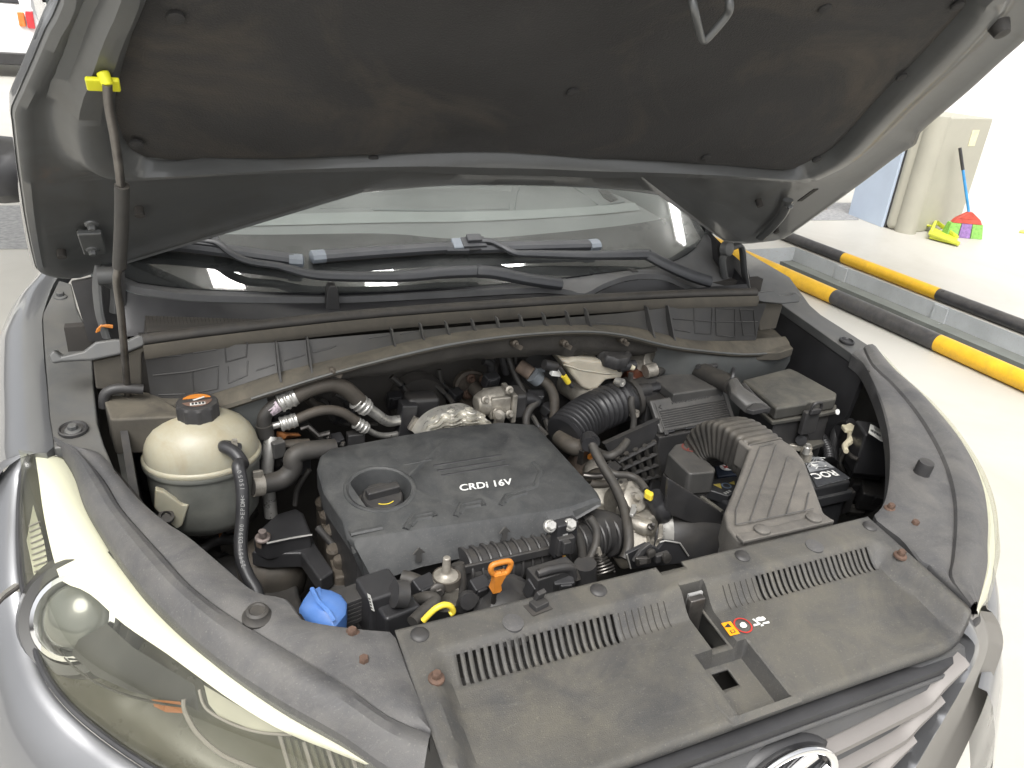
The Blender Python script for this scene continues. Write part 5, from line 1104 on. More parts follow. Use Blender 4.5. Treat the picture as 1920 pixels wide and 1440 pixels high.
# ---- crinkled heat shield
sh0 = [z2(1022, 523), z2(1090, 500), z2(1190, 495), z2(1300, 480), z2(1430, 470)]
sh1 = [z2(1022, 518), z2(1085, 425), z2(1165, 382), z2(1290, 360), z2(1432, 455)]
NS = 64; rows = []
b0 = crs(YL(sh0, -.095), NS); pts_top = [z2(1022, 518), z2(1055, 465), z2(1100, 418), z2(1165, 384), z2(1240, 368), z2(1310, 362), z2(1370, 385), z2(1410, 425), z2(1432, 462)]
t0 = crs(YL(pts_top, -.055), NS)
for j in range(30):
    t = j / 29; row = []
    for i in range(NS):
        v = b0[i].lerp(t0[i], t); wv = .0075 * math.sin(j * 1.05 + 1.7 * math.sin(i * .5) + .4 * math.sin(i * .17))
        row.append(v + V((0, -.022 * math.sin(t * math.pi * .9) - wv, wv * .6)))
    rows.append(row)
rows.append([v + V((0, .03, -.01)) for v in t0])
part('heat_shield', loft(rows, closed=False), 'foil', 'crinkled silver heat shield behind the engine cover', ang=80)
# ---- silver valve with black motor
egr = part('exhaust_valve', join(lathe(Yp(z2(1410, 345), -.02), (1, .05, .05), [(.016, -.02), (.024, -.005), (.026, .01), (.026, .03), (.022, .036)], n=20), box(Yp(z2(1470, 345), -.02), (.04, .05, .044))), 'cast_alu', 'cast aluminium valve with black motor behind the engine cover', bevel=.003)
mk('flange', box(Yp(z2(1540, 345), -.02), (.010, .058, .058)), 'cast_alu', egr, bevel=.002)
mk('motor', box(Yp(z2(1580, 340), -.02), (.030, .05, .052)), 'black', egr, bevel=.008)
for p in (z2(1545, 275), z2(1545, 410), z2(1475, 400), z2(1410, 330)): mk('bolt', bolt(Yp(p, -.05), (0, -1, .3), .006), 'cast_alu', egr)
mk('plug', tube(YL([z2(1610, 330), z2(1660, 325), z2(1700, 345)], -.03), .012, n=12), 'black_clean', egr)
mk('cable', tube(YL([z2(1700, 340), z2(1660, 380), z2(1640, 430), z2(1640, 480)], -.035, -.06), .0075, n=12), 'rubber', egr)
mk('valve_leg', box(Yp(z2(1490, 435), -.05), (.018, .012, .03), ry=.2), 'cast_alu', egr, bevel=.003)
mk('valve_screw', lathe(Yp(z2(1490, 400), -.045), (-.5, -1, .2), [(.011, 0), (.011, .02), (.006, .024), (.0005, .024)], n=16), 'cast_alu', egr)
# vacuum pipe
vp = hose('vacuum_pipe', YL([z2(1700, 205), z2(1760, 240), z2(1795, 310), z2(1798, 400), z2(1795, 480), z2(1815, 540), z3(470, 690), z3(560, 722), z3(610, 735)], 0., -.10), .0098, 'hose_brown', 'dusty brown pipe dropping from the brake servo')
mk('pipe_end', tube(YL([z2(1600, 135), z2(1670, 185)], .02, .0), .0135, n=12, smooth=False), 'rust_pale', vp)
clampring(Yp(z2(1690, 200), -.001), Yp(z2(1720, 220), 0) - Yp(z2(1680, 190), 0), .014, M('clamp_grey', (.30, .33, .36), .4, metal=.5), .02, vp)
hose('cable', YL([z2(1540, 90), z2(1570, 170), z2(1610, 260), z2(1640, 320)], .04, .0), .006, 'rubber')
hose('cable', YL([z3(120, 60), z3(140, 130), z3(130, 200), z3(150, 300)], .05), .008, 'black')
hose('cable', YL([z3(20, 230), z3(60, 250), z3(60, 330)], .06), .008, 'black')
# brake servo (dark drum) and reservoir
sv = part('brake_servo', lathe(Yp(z3(430, 400), .085), (0, -1, .08), [(.13, -.04), (.13, .0), (.12, .02), (.08, .035), (.03, .04), (.0005, .04)], n=40), 'black', 'round black brake servo behind the reservoir')
mk('master_cylinder', lathe(Yp(z3(580, 400), -.0), (.1, -1, .05), [(.03, -.06), (.03, .03), (.022, .05), (.0005, .052)], n=20), 'cast_alu', sv)
rv = [z3(455, 222), z3(520, 205), z3(680, 222), z3(740, 250), z3(802, 282), z3(795, 318), z3(700, 332), z3(655, 378), z3(600, 392), z3(560, 372), z3(500, 300)]
res = thing('brake_reservoir', '', '', Yp(z3(600, 390), 0.)); del res['label'], res['category']; res.parent = car; res['label'] = 'cream brake fluid reservoir with black fluted cap'
fr_ = YL(rv, -.035); mid_ = sum(fr_, V()) / len(fr_)
mk('reservoir', loft([[mid_ + (v - mid_) * .93 + V((0, -.008, 0)) for v in fr_], fr_, [v + V((0, .07, .006)) for v in fr_], [mid_ + (v - mid_) * .9 + V((0, .078, .006)) for v in fr_]]), 'brake_res', res, bevel=.005, seg=3)
mk('mould_line', bead(YL([z3(470, 250), z3(560, 280), z3(690, 300), z3(790, 305)], -.0435), .0016), 'brake_res', res)
mk('reservoir_cap', join(lathe(Yp(z3(745, 205), -.03), (.05, -.25, 1), [(.032, -.008), (.034, -.004), (.034, .012), (.030, .017), (.022, .018), (.021, .0165), (.0005, .0165)], n=60, wob=lambda t, h: 1 + .045 * math.sin(9 * t))), 'black', res, ang=40)
mk('cap_outlet', tube(YL([z3(780, 265), z3(830, 258), z3(870, 252)], -.05), .010, n=12, smooth=False), 'black_clean', res)
mk('cap_tip', tube(YL([z3(845, 262), z3(862, 268)], -.056), .006, n=10, smooth=False), 'cream_part', res)
lv = part('level_plug', join(tube(YL([z3(360, 250), z3(430, 265)], -.03), .010, n=10, smooth=False)), 'black', 'dark sensor plug left of the reservoir')
mk('plug_white', box(Yp(z3(430, 298), -.035), (.024, .012, .010), ry=.2), 'white_text', lv, bevel=.001)
mk('cable', tube(YL([z3(445, 262), z3(470, 300), z3(495, 345), z3(520, 375)], -.05), .004, n=8), 'black', lv)
mk('yellow_sleeve', tube(YL([z3(470, 312), z3(497, 352)], -.052), .0058, n=10, smooth=False), 'yellow', lv)
# silver wiper-motor-like casting right of the reservoir
cs_ = part('brake_valve_block', join(lathe(Yp(z3(930, 250), .0), (.3, -.8, .5), [(.035, -.05), (.035, 0), (.028, .01), (.026, .02), (.0005, .022)], n=24), box(Yp(z3(870, 225), .03), (.05, .05, .05))), 'cast_alu', 'silver casting right of the brake reservoir', bevel=.003)
mk('casting_port', tube(YL([z3(930, 290), z3(985, 275)], -.04), .014, n=14, smooth=False), 'cast_alu', cs_)
mk('brown_cap', lathe(Yp(z3(870, 315), -.02), (.2, -.5, 1), [(.022, -.02), (.022, .005), (.018, .010), (.0005, .011)], n=20), M('brown_plastic', (.10, .035, .02), .4), cs_)
hose('cable', YL([z3(760, 370), z3(790, 345), z3(800, 335)], -.06), .008, 'cast_alu', parent=cs_)
hose('cable', YL([z3(985, 300), z3(1030, 275), z3(1065, 285)], -.03, .0), .010, 'rubber', parent=cs_)
# ---- corrugated intake hose
ih = [Yp(z3(850, 432), -.055), Yp(z3(770, 465), -.062), Yp(z3(690, 498), -.072), Yp(z3(605, 540), -.088), Yp(z3(530, 592), -.105), Yp(z3(470, 650), -.12)]
P_ = rs(cat(ih, 8), 150)
def irad(t):
    base = .0385 - .002 * t
    if t < .10: return base - .003
    if t < .58: return base + (.0040 if (t * 13) % 1 < .22 else -.0022)
    return base + .0040 * math.sin(t * 2 * math.pi * 21)
int_ = part('intake_hose', tube(P_, irad, n=32, smooth=False), 'black_clean', 'fat black corrugated intake hose', ang=80)
clampring(P_[3], P_[6] - P_[0], .0385, 'rubber', .010, int_)
mk('clamp_screw', lathe(Yp(z3(790, 350), -.075), (.3, -1, .2), [(.008, -.01), (.008, .006), (.004, .006), (.004, .004)], n=14), 'alu', int_)
# ---- air filter box with clip-on lid
ab = thing('air_filter_box', '', '', (.37, -.08, .5)); del ab['label'], ab['category']; ab.parent = car; ab['label'] = 'dark air filter box with a ribbed sloping lid'
FL = [Yp(z3(948, 455), -.10), Yp(z3(1375, 382), -.10), Yp(z3(1432, 560), -.145), Yp(z3(1012, 640), -.145)]
fnn = (FL[1] - FL[0]).cross(FL[3] - FL[0]).normalized(); fnn = -fnn if fnn.y > 0 else fnn
lid = mk('lid_front', slab([v + fnn * .004 for v in FL], -fnn * .012), 'airbox', ab, bevel=.003)
def onlid(u, v, o=.0045): return FL[0].lerp(FL[1], u).lerp(FL[3].lerp(FL[2], u), v) + fnn * o
for k in range(8):
    v = .38 + k * .068; mk('lid_rib', bead([onlid(.07, v), onlid(.93, v)], .0013), 'black', ab)
mk('lid_border', bead([onlid(.05, .12), onlid(.05, .95), onlid(.94, .95), onlid(.94, .12)], .001), 'airbox', ab)
lx = FL[1] - FL[0]
for k in range(24):
    u = .26 + k * .021; mk('lid_mark', bead([onlid(u, .16, .0048), onlid(u + (.007 if k % 3 else 0), .23 - .02 * (k % 2), .0048)], .0011), 'black', ab)
mk('lid_mark', bead([onlid(.90, .13), onlid(.93, .18), onlid(.90, .23)], .0012), 'black', ab); mk('lid_mark', bead([onlid(.11, .2), onlid(.08, .25), onlid(.11, .3)], .0012), 'black', ab)
TB = ZL([z3(962, 330), z3(1180, 286), z3(1382, 380), z3(948, 448), z3(1092, 414)], .735)
topb = ZL([z3(960, 318), z3(1180, 286), z3(1375, 376), z3(1090, 416)], .728)
mk('box_top', slab(topb, -.02), 'airbox', ab, bevel=.004)
mk('box_body', slab([FL[0] + V((.004, .006, -.006)), FL[1] + V((-.002, .006, -.006)), FL[1] + V((.02, .12, -.012)), FL[0] + V((.02, .12, -.012))], -.26), 'black', ab, bevel=.005)
mk('box_lower', slab([FL[3] + V((-.004, -.006, -.004)), FL[2] + V((0, -.006, -.004)), FL[2] + V((.03, .09, -.004)), FL[3] + V((.0, .09, -.004))], -.26), 'black', ab, bevel=.004)
for u0, u1 in ((.08, .18), (.32, .72), (.86, .99)): mk('lid_hinge', slab([onlid(u0, .965), onlid(u1, .965), onlid(u1, 1.03), onlid(u0, 1.03)], -fnn * .008), 'black_clean', ab, bevel=.001)
mk('hinge_tab', slab([onlid(.04, .93, .006), onlid(.09, .93, .006), onlid(.09, 1.08, .006), onlid(.04, 1.08, .006)], -fnn * .006), 'black', ab, bevel=.001)
mk('sensor_plug', tube(YL([z3(945, 385), z3(985, 378), z3(1030, 372)], -.06), .011, n=10, smooth=False, flat=.8), 'black_clean', ab)
mk('sensor_stub', tube(YL([z3(850, 420), z3(880, 405), z3(945, 390)], -.075, -.06), .014, n=12), 'black', ab)
mk('outlet_collar', tube(YL([z3(835, 438), z3(890, 415), z3(960, 395)], -.05, -.03), .035, n=24), 'black', ab)
# lattice wall beside the battery
lat = part('lattice_bracket', slab(YL([z3(700, 700), z3(1010, 560), z3(1030, 950), z3(890, 960), z3(760, 800)], -.135), (0, .01, 0)), 'black', 'black lattice side below the air filter box')
for k in range(5):
    mk('lattice_bar', tube(YL([z3(770 + k * 52, 770 - k * 22), z3(855 + k * 40, 915 - k * 4)], -.15), .0055, n=6, smooth=False), 'rubber', lat)
for k in range(4):
    mk('lattice_bar', tube(YL([z3(775 + k * 25, 800 + k * 38), z3(985 + k * 8, 690 + k * 62)], -.152), .0045, n=6, smooth=False), 'black', lat)
# breather hose on the intake hose
hb = hose('breather_hose', YL([z3(855, 430), z3(850, 480), z3(865, 560), z3(850, 640), z3(800, 725), z3(740, 758), z3(680, 745)], -.10, -.14), .0062, 'rubber', 'thin black breather hose hanging from the intake hose')
clampring(Yp(z3(868, 525), -.107), (0, .1, 1), .009, 'cast_alu', .010, hb)
mk('cable_tie', box(Yp(z3(803, 740), -.14), (.012, .006, .018), ry=-.6), 'rubber', hb)
# ---- fuse box
fx = thing('fuse_box', '', '', (.58, -.14, .55)); del fx['label'], fx['category']; fx.parent = car; fx['label'] = 'dusty black fuse box lid near the right fender'
FT = ZL([z3(1475, 335), z3(1740, 268), z3(1790, 290), z3(2010, 410), z3(2005, 440), z3(1890, 458), z3(1860, 455), z3(1835, 470), z3(1670, 497)], .735)
mk('lid', slab(FT, -.026), 'fusebox', fx, bevel=.005, seg=3)
mk('skirt', slab([v + (v - sum(FT, V()) / len(FT)).normalized() * .006 + V((0, 0, -.027)) for v in FT], -.008), 'fusebox', fx, bevel=.002)
fce = sum(FT, V()) / len(FT)
mk('base', slab([fce + (v - fce) * .94 + V((0, 0, -.036)) for v in FT], -.20), 'black', fx, bevel=.004)
lc = Yp(z3(1845, 555), -.236)
mk('latch', join(box(lc + V((0, -.004, -.005)), (.036, .012, .05)), box(lc + V((0, -.012, .022)), (.026, .008, .012))), 'black', fx, bevel=.003)
mk('latch_loop', tube([lc + V((-.012, -.012, .028)), lc + V((-.008, -.014, .040)), lc + V((.008, -.014, .040)), lc + V((.012, -.012, .028))], .003, n=8), 'black', fx)
mk('white_dot', lathe(Zp(a7(1386, 335), .716) + V((0, -.012, 0)), (.1, -1, .4), [(.0055, 0), (.0055, .002), (.0005, .0022)], n=16), 'white_text', fx)
mk('side_bracket', tube(ZL([z3(1500, 575), z3(1600, 590), z3(1680, 610), z3(1790, 600)], .655), .006, n=8, smooth=False, flat=.7), 'fusebox', fx)
# wiring trunk entering the fuse box
wt_ = hose('wiring_trunk', ZL([z3(1030, 285), z3(1120, 262), z3(1200, 270), z3(1280, 305), z3(1370, 345), z3(1420, 370)], .725, .745), .019, 'rubber', 'fat taped wiring trunk running to the fuse box')
TR = [(z3(1395, 345), z3(1450, 335)), (z3(1410, 400), z3(1490, 385)), (z3(1450, 440), z3(1550, 425)), (z3(1500, 485), z3(1630, 485))]
rows = []
for (l_, r_), z_ in zip(TR, (.762, .758, .752, .742)):
    a0, b0 = Zp(l_, z_), Zp(r_, z_); rows.append([a0 + V((0, 0, -.016)), a0, a0.lerp(b0, .25) + V((0, 0, .006)), a0.lerp(b0, .75) + V((0, 0, .006)), b0, b0 + V((0, 0, -.016))])
mk('trunk_duct', loft(rows), 'airbox', wt_, bevel=.003)
mk('tie', lathe(Zp(z3(1415, 330), .752), (1, -.8, 0), [(.022, -.003), (.023, 0), (.022, .003)], n=20), 'black_clean', wt_)
mk('trunk_clip', slab(ZL([z3(1500, 498), z3(1560, 455), z3(1635, 490), z3(1540, 510)], .748), -.01), 'black', wt_, bevel=.002)
mk('trunk_hook', tube(ZL([z3(1225, 265), z3(1245, 250), z3(1280, 262), z3(1330, 255)], .75), .005, n=8), 'black', wt_)
hose('trunk_tube', ZL([z3(1480, 370), z3(1540, 440), z3(1620, 510)], .745, .735), .007, 'black', parent=wt_)
# ---- battery
bt = thing('battery', '', '', (.46, -.25, .40)); del bt['label'], bt['category']; bt.parent = car; bt['label'] = 'black car battery under the intake duct with a printed label'
mk('case', bx(.318, .605, -.338, -.17, .42, .618), 'battery', bt, bevel=.006)
mk('case_lip', bx(.312, .611, -.344, -.165, .575, .597), 'battery', bt, bevel=.003)
lbq = ZL([a7(1175, 690), a7(1290, 676), a7(1512, 832), a7(1272, 892)], .6205)
mk('label', slab(lbq, -.001), 'label_foil', bt)
def onlab(u, v, o=.0008): return lbq[0].lerp(lbq[1], u).lerp(lbq[3].lerp(lbq[2], u), v) + V((0, 0, o))
tx0 = Zp(a7(1385, 790), .6215); tx1 = Zp(a7(1230, 815), .6215)
mk('label_band', slab([onlab(0, .52), onlab(1, .52), onlab(1, 1), onlab(0, 1)], -.0005), M('label_navy', (.045, .047, .052), .35), bt)
text('label_print', 'ROC', Zp(a7(1393, 775), .6222), tx1 - tx0, (0, -1, 0), .026, 'white_text', bt, ext=.0004, xs=1.05, bold=.03)
for k in range(26):
    u, v = random.random() * .9 + .05, random.random() * .4 + .05; c = onlab(u, v, .0012)
    mk('label_sketch', bead([c, c + V((random.uniform(-.014, .014), random.uniform(-.010, .010), 0))], .0009, .0004), 'white_text' if k % 2 else 'black_clean', bt)
# front lip with caution marks (left of the duct)
bl_ = ZL([a7(430, 850), a7(690, 815), a7(760, 880), a7(640, 960), a7(480, 910)], .628)
mk('front_strip', slab(bl_, -.02), 'battery', bt, bevel=.003)
for p4, mt in (([a7(528, 878), a7(578, 868), a7(588, 905)], 'yellow'), ([a7(640, 866), a7(678, 850), a7(684, 880)], 'yellow')):
    mk('caution_mark', slab(ZL(p4, .6292), -.0005), M('caution_yellow', (.34, .27, .06), .5), bt)
mk('caution_mark', ring_on(Zp(a7(622, 885), .6292), .0095, .003, 0, (0, 0, 1), (1, 0, 0)), M('caution_blue', (.12, .16, .22), .5), bt)
for k in range(3): mk('caution_mark', slab([Zp(a7(618 + k * 16, 948 - k * 8), .6294) + V((a, b, 0)) for a, b in ((0, 0), (.004, .001), (.003, .007), (-.001, .006))], -.0004), 'grey_text', bt)
pm = Zp(a7(617, 755), .626)
mk('polarity_mark', lathe(pm, (0, 0, 1), [(.0115, 0), (.0115, .001), (.0005, .0012)], n=22), 'white_text', bt)
mk('polarity_cross', join(box(pm + V((0, 0, .0018)), (.013, .0028, .0006), rz=.6), box(pm + V((0, 0, .0018)), (.0028, .013, .0006), rz=.6)), 'red', bt)
mk('blue_strip', slab(ZL([a7(520, 700), a7(600, 690), a7(720, 800), a7(560, 820)], .6245), -.006), M('batt_blue', (.018, .026, .045), .4), bt, bevel=.002)
tcv = ZL([a7(200, 650), a7(255, 585), a7(395, 560), a7(460, 620), a7(480, 700), a7(545, 760), a7(540, 785), a7(375, 800), a7(345, 790)], .668)
mk('terminal_cover', slab(tcv, -.045), 'airbox', bt, bevel=.005, seg=3)
mk('terminal_cover_side', slab([v + V((0, .004, -.046)) for v in tcv], -.05), 'black', bt, bevel=.003)
mk('terminal_mark', ring_on(Zp(a7(362, 610), .6688), .0165, .0035, .0004, (0, 0, 1), (1, 0, 0)), M('mark_red', (.20, .05, .04), .6), bt)
mk('terminal_mark', join(box(Zp(a7(362, 610), .6692), (.022, .0035, .0006), rz=.5), box(Zp(a7(362, 610), .6692), (.0035, .018, .0006), rz=.5)), 'mark_red', bt)
tw = part('battery_tray', join(slab(YL([a7(205, 835), a7(590, 1080), a7(590, 1240), a7(300, 1130), a7(185, 1080)], -.345), (0, .008, 0)), slab(ZL([a7(215, 815), a7(250, 805), a7(600, 1065), a7(585, 1085)], .608), -.01)), 'black', 'dark battery tray wall facing the engine', bevel=.002)
mk('tray_rim', tube(ZL([a7(210, 820), a7(400, 940), a7(590, 1080)], .612), .005, n=8, smooth=False), 'fusebox', tw)
part('tray_ledge', join(slab(ZL([a7(1280, 960), a7(1520, 890), a7(1560, 930), a7(1300, 1005)], .575), -.05), bx(.42, .60, -.42, -.355, .45, .53)), 'black', bevel=.003)
# negative terminal
tm = part('terminal_clamp', join(lathe(Zp(a7(1195, 665), .632), (0, 0, 1), [(.012, -.012), (.012, .006), (.009, .010), (.0005, .010)], n=16), box(Zp(a7(1150, 605), .64), (.045, .02, .012), rz=-.6)), 'cast_alu', 'battery terminal clamp with its bolt', bevel=.002)
mk('stud', lathe(Zp(a7(1192, 655), .642), (0, 0, 1), [(.0065, 0), (.0065, .014), (.004, .016), (.004, .022), (.0005, .0225)], n=12), 'alu', tm)
mk('clamp_plate', box(Zp(a7(1115, 550), .65), (.05, .018, .008), rz=-.35), 'steel_dark', tm, bevel=.002)
mk('ground_strap', slab(ZL([a7(1150, 590), a7(1200, 560), a7(1310, 550), a7(1330, 575), a7(1220, 610)], .645), -.01), 'fusebox', tm, bevel=.002)
gc = hose('ground_cable', ZL([a7(1160, 560), a7(1190, 520), a7(1250, 510), a7(1310, 545), a7(1350, 620), a7(1365, 700)], .66, .60), lambda t: .0105 + .0006 * math.sin(t * 160), 'black_clean', 'black corrugated cable arching beside the battery', res=24)
hose('ground_cable', ZL([a7(1390, 720), a7(1395, 600), a7(1410, 500), a7(1450, 445), a7(1520, 440)], .58, .66), .011, 'black_clean', 'thick black cable rising to the right headlamp')
# ---- intake duct over the battery
du = thing('intake_duct', '', '', (.25, -.45, .6)); del du['label'], du['category']; du.parent = car; du['label'] = 'broad dusty grey intake duct crossing the battery'
DT = [(785, 612), (690, 870), (605, 1075), (625, 1180), (690, 1255), (740, 1290), (1412, 1137), (1328, 1078), (1252, 870), (1190, 705), (1112, 602), (955, 505), (700, 548)]
dzs = [.752, .750, .747, .745, .742, .740, .740, .742, .750, .752, .752, .754, .754]
dtop = [Zp(a7(*p), z) for p, z in zip(DT, dzs)]
mk('duct_top', slab(dtop, -.05), 'duct', du, bevel=.006, seg=3)
mk('duct_side', slab([v + V((.006, 0, -.045)) for v in dtop[0:5]] + [dtop[9] + V((-.02, 0, -.045)), dtop[10] + V((-.02, 0, -.045))], -.075), 'black_clean', du, bevel=.006)
for pts in (((865, 605), (690, 1060), (690, 1165)), ((980, 590), (790, 1145)), ((1062, 680), (920, 1115)), ((1150, 780), (1055, 1085)), ((1215, 935), (1190, 1060)), ((690, 1165), (1250, 1050)), ((865, 605), (960, 580))):
    mk('duct_line', bead([PL(a7(*p), (0, -.40, .7525), (0, -.03, 1)) for p in pts], .0011, .0006), 'airbox', du)
mk('duct_flange', slab([Zp(a7(*p), .7445) for p in ((690, 1235), (1310, 1090), (1405, 1135), (745, 1285))], -.006), 'duct', du, bevel=.002)
for p in ((878, 1207), (1250, 1122)): mk('push_clip', lathe(Zp(a7(*p), .745), (0, 0, 1), [(.0115, 0), (.0115, .003), (.008, .0052), (.0005, .006)], n=22), 'duct', du)
# bellows: a boxy rippled neck bending down to the filter box
bp_ = [V((.346, -.352, .719)), V((.345, -.315, .722)), V((.345, -.282, .719)), V((.345, -.252, .706)), V((.345, -.232, .684)), V((.345, -.222, .655))]
BP = rs(cat(bp_, 8), 140); rows = []
for i, c in enumerate(BP):
    t = i / 139; d = (BP[min(i + 1, 139)] - BP[max(i - 1, 0)]).normalized(); sd = V((1, 0, 0)); sd = (sd - d * sd.dot(d)).normalized(); u_ = d.cross(sd); u_ = -u_ if u_.z < 0 else u_
    rp = 1 + .022 * math.sin(t * 2 * math.pi * 13); wx, wz = .0400 * rp, (.036 - .004 * t) * rp
    rows.append([c + sd * (wx * (abs(math.cos(a)) ** .28) * (1 if math.cos(a) > 0 else -1)) + u_ * (wz * (abs(math.sin(a)) ** .28) * (1 if math.sin(a) > 0 else -1)) for a in [2 * math.pi * (k + .5) / 28 for k in range(28)]])
mk('bellows', loft(rows), 'bellow', du, ang=70)
# ---- throttle body and neighbours
th = thing('throttle_body', '', '', Zp(a6(900, 1050), .5)); del th['label'], th['category']; th.parent = car; th['label'] = 'cast aluminium throttle body right of the engine cover'
mk('body', join(lathe(Zp(a6(880, 1000), .56), (.6, -.35, .4), [(.05, -.05), (.052, .0), (.046, .012), (.044, .03)], n=24), box(Zp(a6(840, 900), .60), (.05, .06, .06), rz=.3)), 'cast_alu', th, bevel=.005)
mk('port', lathe(Zp(a6(865, 1070), .605), (-.2, -.7, .7), [(.017, -.01), (.0185, 0), (.0185, .006), (.015, .008), (.014, .002), (.0005, .002)], n=24), 'cast_alu', th)
mk('rail_stub', tube(ZL([a6(790, 880), a6(860, 905), a6(940, 935), a6(985, 930)], .625), .014, n=14, smooth=False), 'cast_alu', th)
mk('actuator', lathe(Zp(a6(810, 610), .63), (.15, -.55, .75), [(.034, -.04), (.036, -.008), (.037, -.006), (.037, -.001), (.034, .0), (.027, .001), (.0245, .004), (.0245, .016), (.023, .018)], n=32), 'cast_alu', th)
mk('actuator_cap', lathe(Zp(a6(835, 640), .65), (.15, -.55, .75), [(.022, -.012), (.022, .001), (.019, .003), (.011, .003), (.010, .001), (.007, .001), (.006, .009), (.0005, .0095)], n=28), 'cast_alu', th)
for k in range(10):
    t_ = k * .628; cax = V((.15, -.55, .75)).normalized(); xa, ya, _a = basis(cax); cpos = Zp(a6(810, 610), .63) + (xa * math.cos(t_) + ya * math.sin(t_)) * .031
    mk('actuator_screw', lathe(cpos, cax, [(.003, -.002), (.003, .003), (.0005, .0032)], n=8), 'steel_dark', th)
mk('lever', slab(ZL([a6(800, 690), a6(855, 690), a6(850, 760), a6(815, 810), a6(775, 790)], .668), -.006), 'alu', th, bevel=.002)
mk('rim', slab(ZL([a6(690, 530), a6(740, 470), a6(830, 485), a6(900, 530), a6(960, 630), a6(940, 640), a6(870, 560), a6(760, 520)], .648), -.008), 'cast_alu', th, bevel=.002)
mk('hose_clamp', lathe(Zp(a6(1060, 980), .57), (.9, -.25, -.05), [(.050, -.012), (.054, -.012), (.054, .010), (.050, .010)], n=32), 'alu', th)
mk('clamp_band', slab(ZL([a6(1085, 890), a6(1130, 905), a6(1125, 1040), a6(1070, 1050)], .625), -.006), 'cast_alu', th, bevel=.002)
mk('bracket', slab(ZL([a6(1060, 1050), a6(1140, 1050), a6(1090, 1150), a6(1030, 1150)], .61), -.008), 'cast_alu', th, bevel=.002)
for p in (a6(1000, 930),): mk('bolt', bolt(Zp(p, .640), (0, -.5, .85), .0045), 'steel_dark', th)
hd = part('charge_hose', tube([Zp(a6(1050, 985), .565), Zp(a6(1180, 1010), .565), Zp(a6(1330, 1040), .56), Zp(a6(1600, 1120), .54), Zp(a6(1800, 1200), .5)], .050, n=24), 'black', 'broad dark charge hose running behind the front panel')
# castings between the cover and the throttle
for p, s, m_ in ((a6(290, 300), .030, 'rust_pale'), (a6(400, 360), .024, 'cast_alu'), (a6(450, 460), .026, 'hose_brown'), (a6(530, 600), .034, 'cast_alu'), (a6(480, 420), .016, 'rust')):
    c = Zp(p, .60); part('casting', lathe(c, (random.uniform(-.5, .5), -.4, .7), [(s, -.03), (s * 1.05, 0), (s * .8, .012), (s * .4, .016), (.0005, .017)], n=18), m_, bevel=.003)
hose('metal_pipe', ZL([a6(300, 395), a6(400, 405), a6(490, 400)], .63), .006, 'steel_dark')
hose('metal_pipe', ZL([a6(380, 480), a6(470, 492), a6(560, 485)], .62), .008, 'hose_brown')
# main harness branch over the throttle
hs_ = hose('harness', ZL([a6(380, 60), a6(440, 190), a6(520, 330), a6(610, 480), a6(690, 650), a6(740, 830), a6(765, 1000), a6(765, 1150), a6(720, 1260)], .70, .60), .0085, 'rubber', 'black wiring harness crossing in front of the throttle body')
mk('harness_elbow', tube(ZL([a6(360, 80), a6(345, 30), a6(365, 15), a6(395, 60)], .70), .014, n=12), 'black_clean', hs_)
mk('branch', tube(ZL([a6(560, 350), a6(640, 385), a6(760, 395), a6(850, 430), a6(910, 490), a6(950, 550)], .67, .66), .0065, n=10), 'rubber', hs_)
mk('yellow_lock', slab(ZL([a6(935, 545), a6(955, 530), a6(1030, 570), a6(1030, 595), a6(1005, 608), a6(940, 570)], .672), -.012), 'yellow', hs_, bevel=.002)
mk('plug', tube(ZL([a6(1010, 600), a6(1060, 680), a6(1110, 770), a6(1120, 800)], .66, .62), .0165, n=12), 'black_clean', hs_)
mk('branch', tube(ZL([a6(220, 60), a6(290, 120), a6(350, 100)], .66), .014, n=10), 'rubber', hs_)
mk('bracket', box(Zp(a6(310, 180), .66), (.03, .012, .03), rz=.5), 'steel_dark', hs_, bevel=.002)
mk('orange_tab', box(Zp(a6(375, 195), .66), (.012, .006, .008), rz=.5), 'orange', hs_)
mk('branch', tube(ZL([a6(50, 0), a6(120, 60), a6(200, 100), a6(290, 110)], .67, .67), .016, n=12), 'hose_brown', hs_)
hose('branch_hose', ZL([a6(450, 150), a6(520, 190), a6(600, 185), a6(690, 120), a6(750, 40)], .68, .70), .0075, 'rubber', parent=hs_)
# sensor block with bolts on the manifold
sb = part('pressure_sensor', box(Yp(z6(1490, 140), -.41), (.036, .018, .058), rz=.1), 'black_clean', 'black sensor block bolted to the manifold', bevel=.003)
mk('plug', join(box(Yp(z6(1495, 185), -.422), (.026, .012, .030)), box(Yp(z6(1503, 195), -.432), (.012, .010, .020))), 'black', sb, bevel=.002)
for p in (z6(1525, 72), z6(1412, 80)): mk('bolt', bolt(Yp(p, -.415), (0, -.7, .7), .0095, washer=1.15), 'alu', sb)
for k in range(2): mk('print_line', box(Yp(z6(1490, 130 + k * 18), -.4195), (.014, .0006, .0022)), 'grey_text', sb)
for k, m_ in enumerate(('orange', 'yellow', 'black')): mk('wire', tube(YL([z6(1485 + k * 7, 232), z6(1495 + k * 6, 265), z6(1530, 310), z6(1560, 380)], -.42, -.44), .0016, n=6), m_, sb)
hose('sensor_cable', YL([z6(1500, 280), z6(1545, 320), z6(1565, 380)], -.425, -.44), .006, 'rubber', parent=sb)
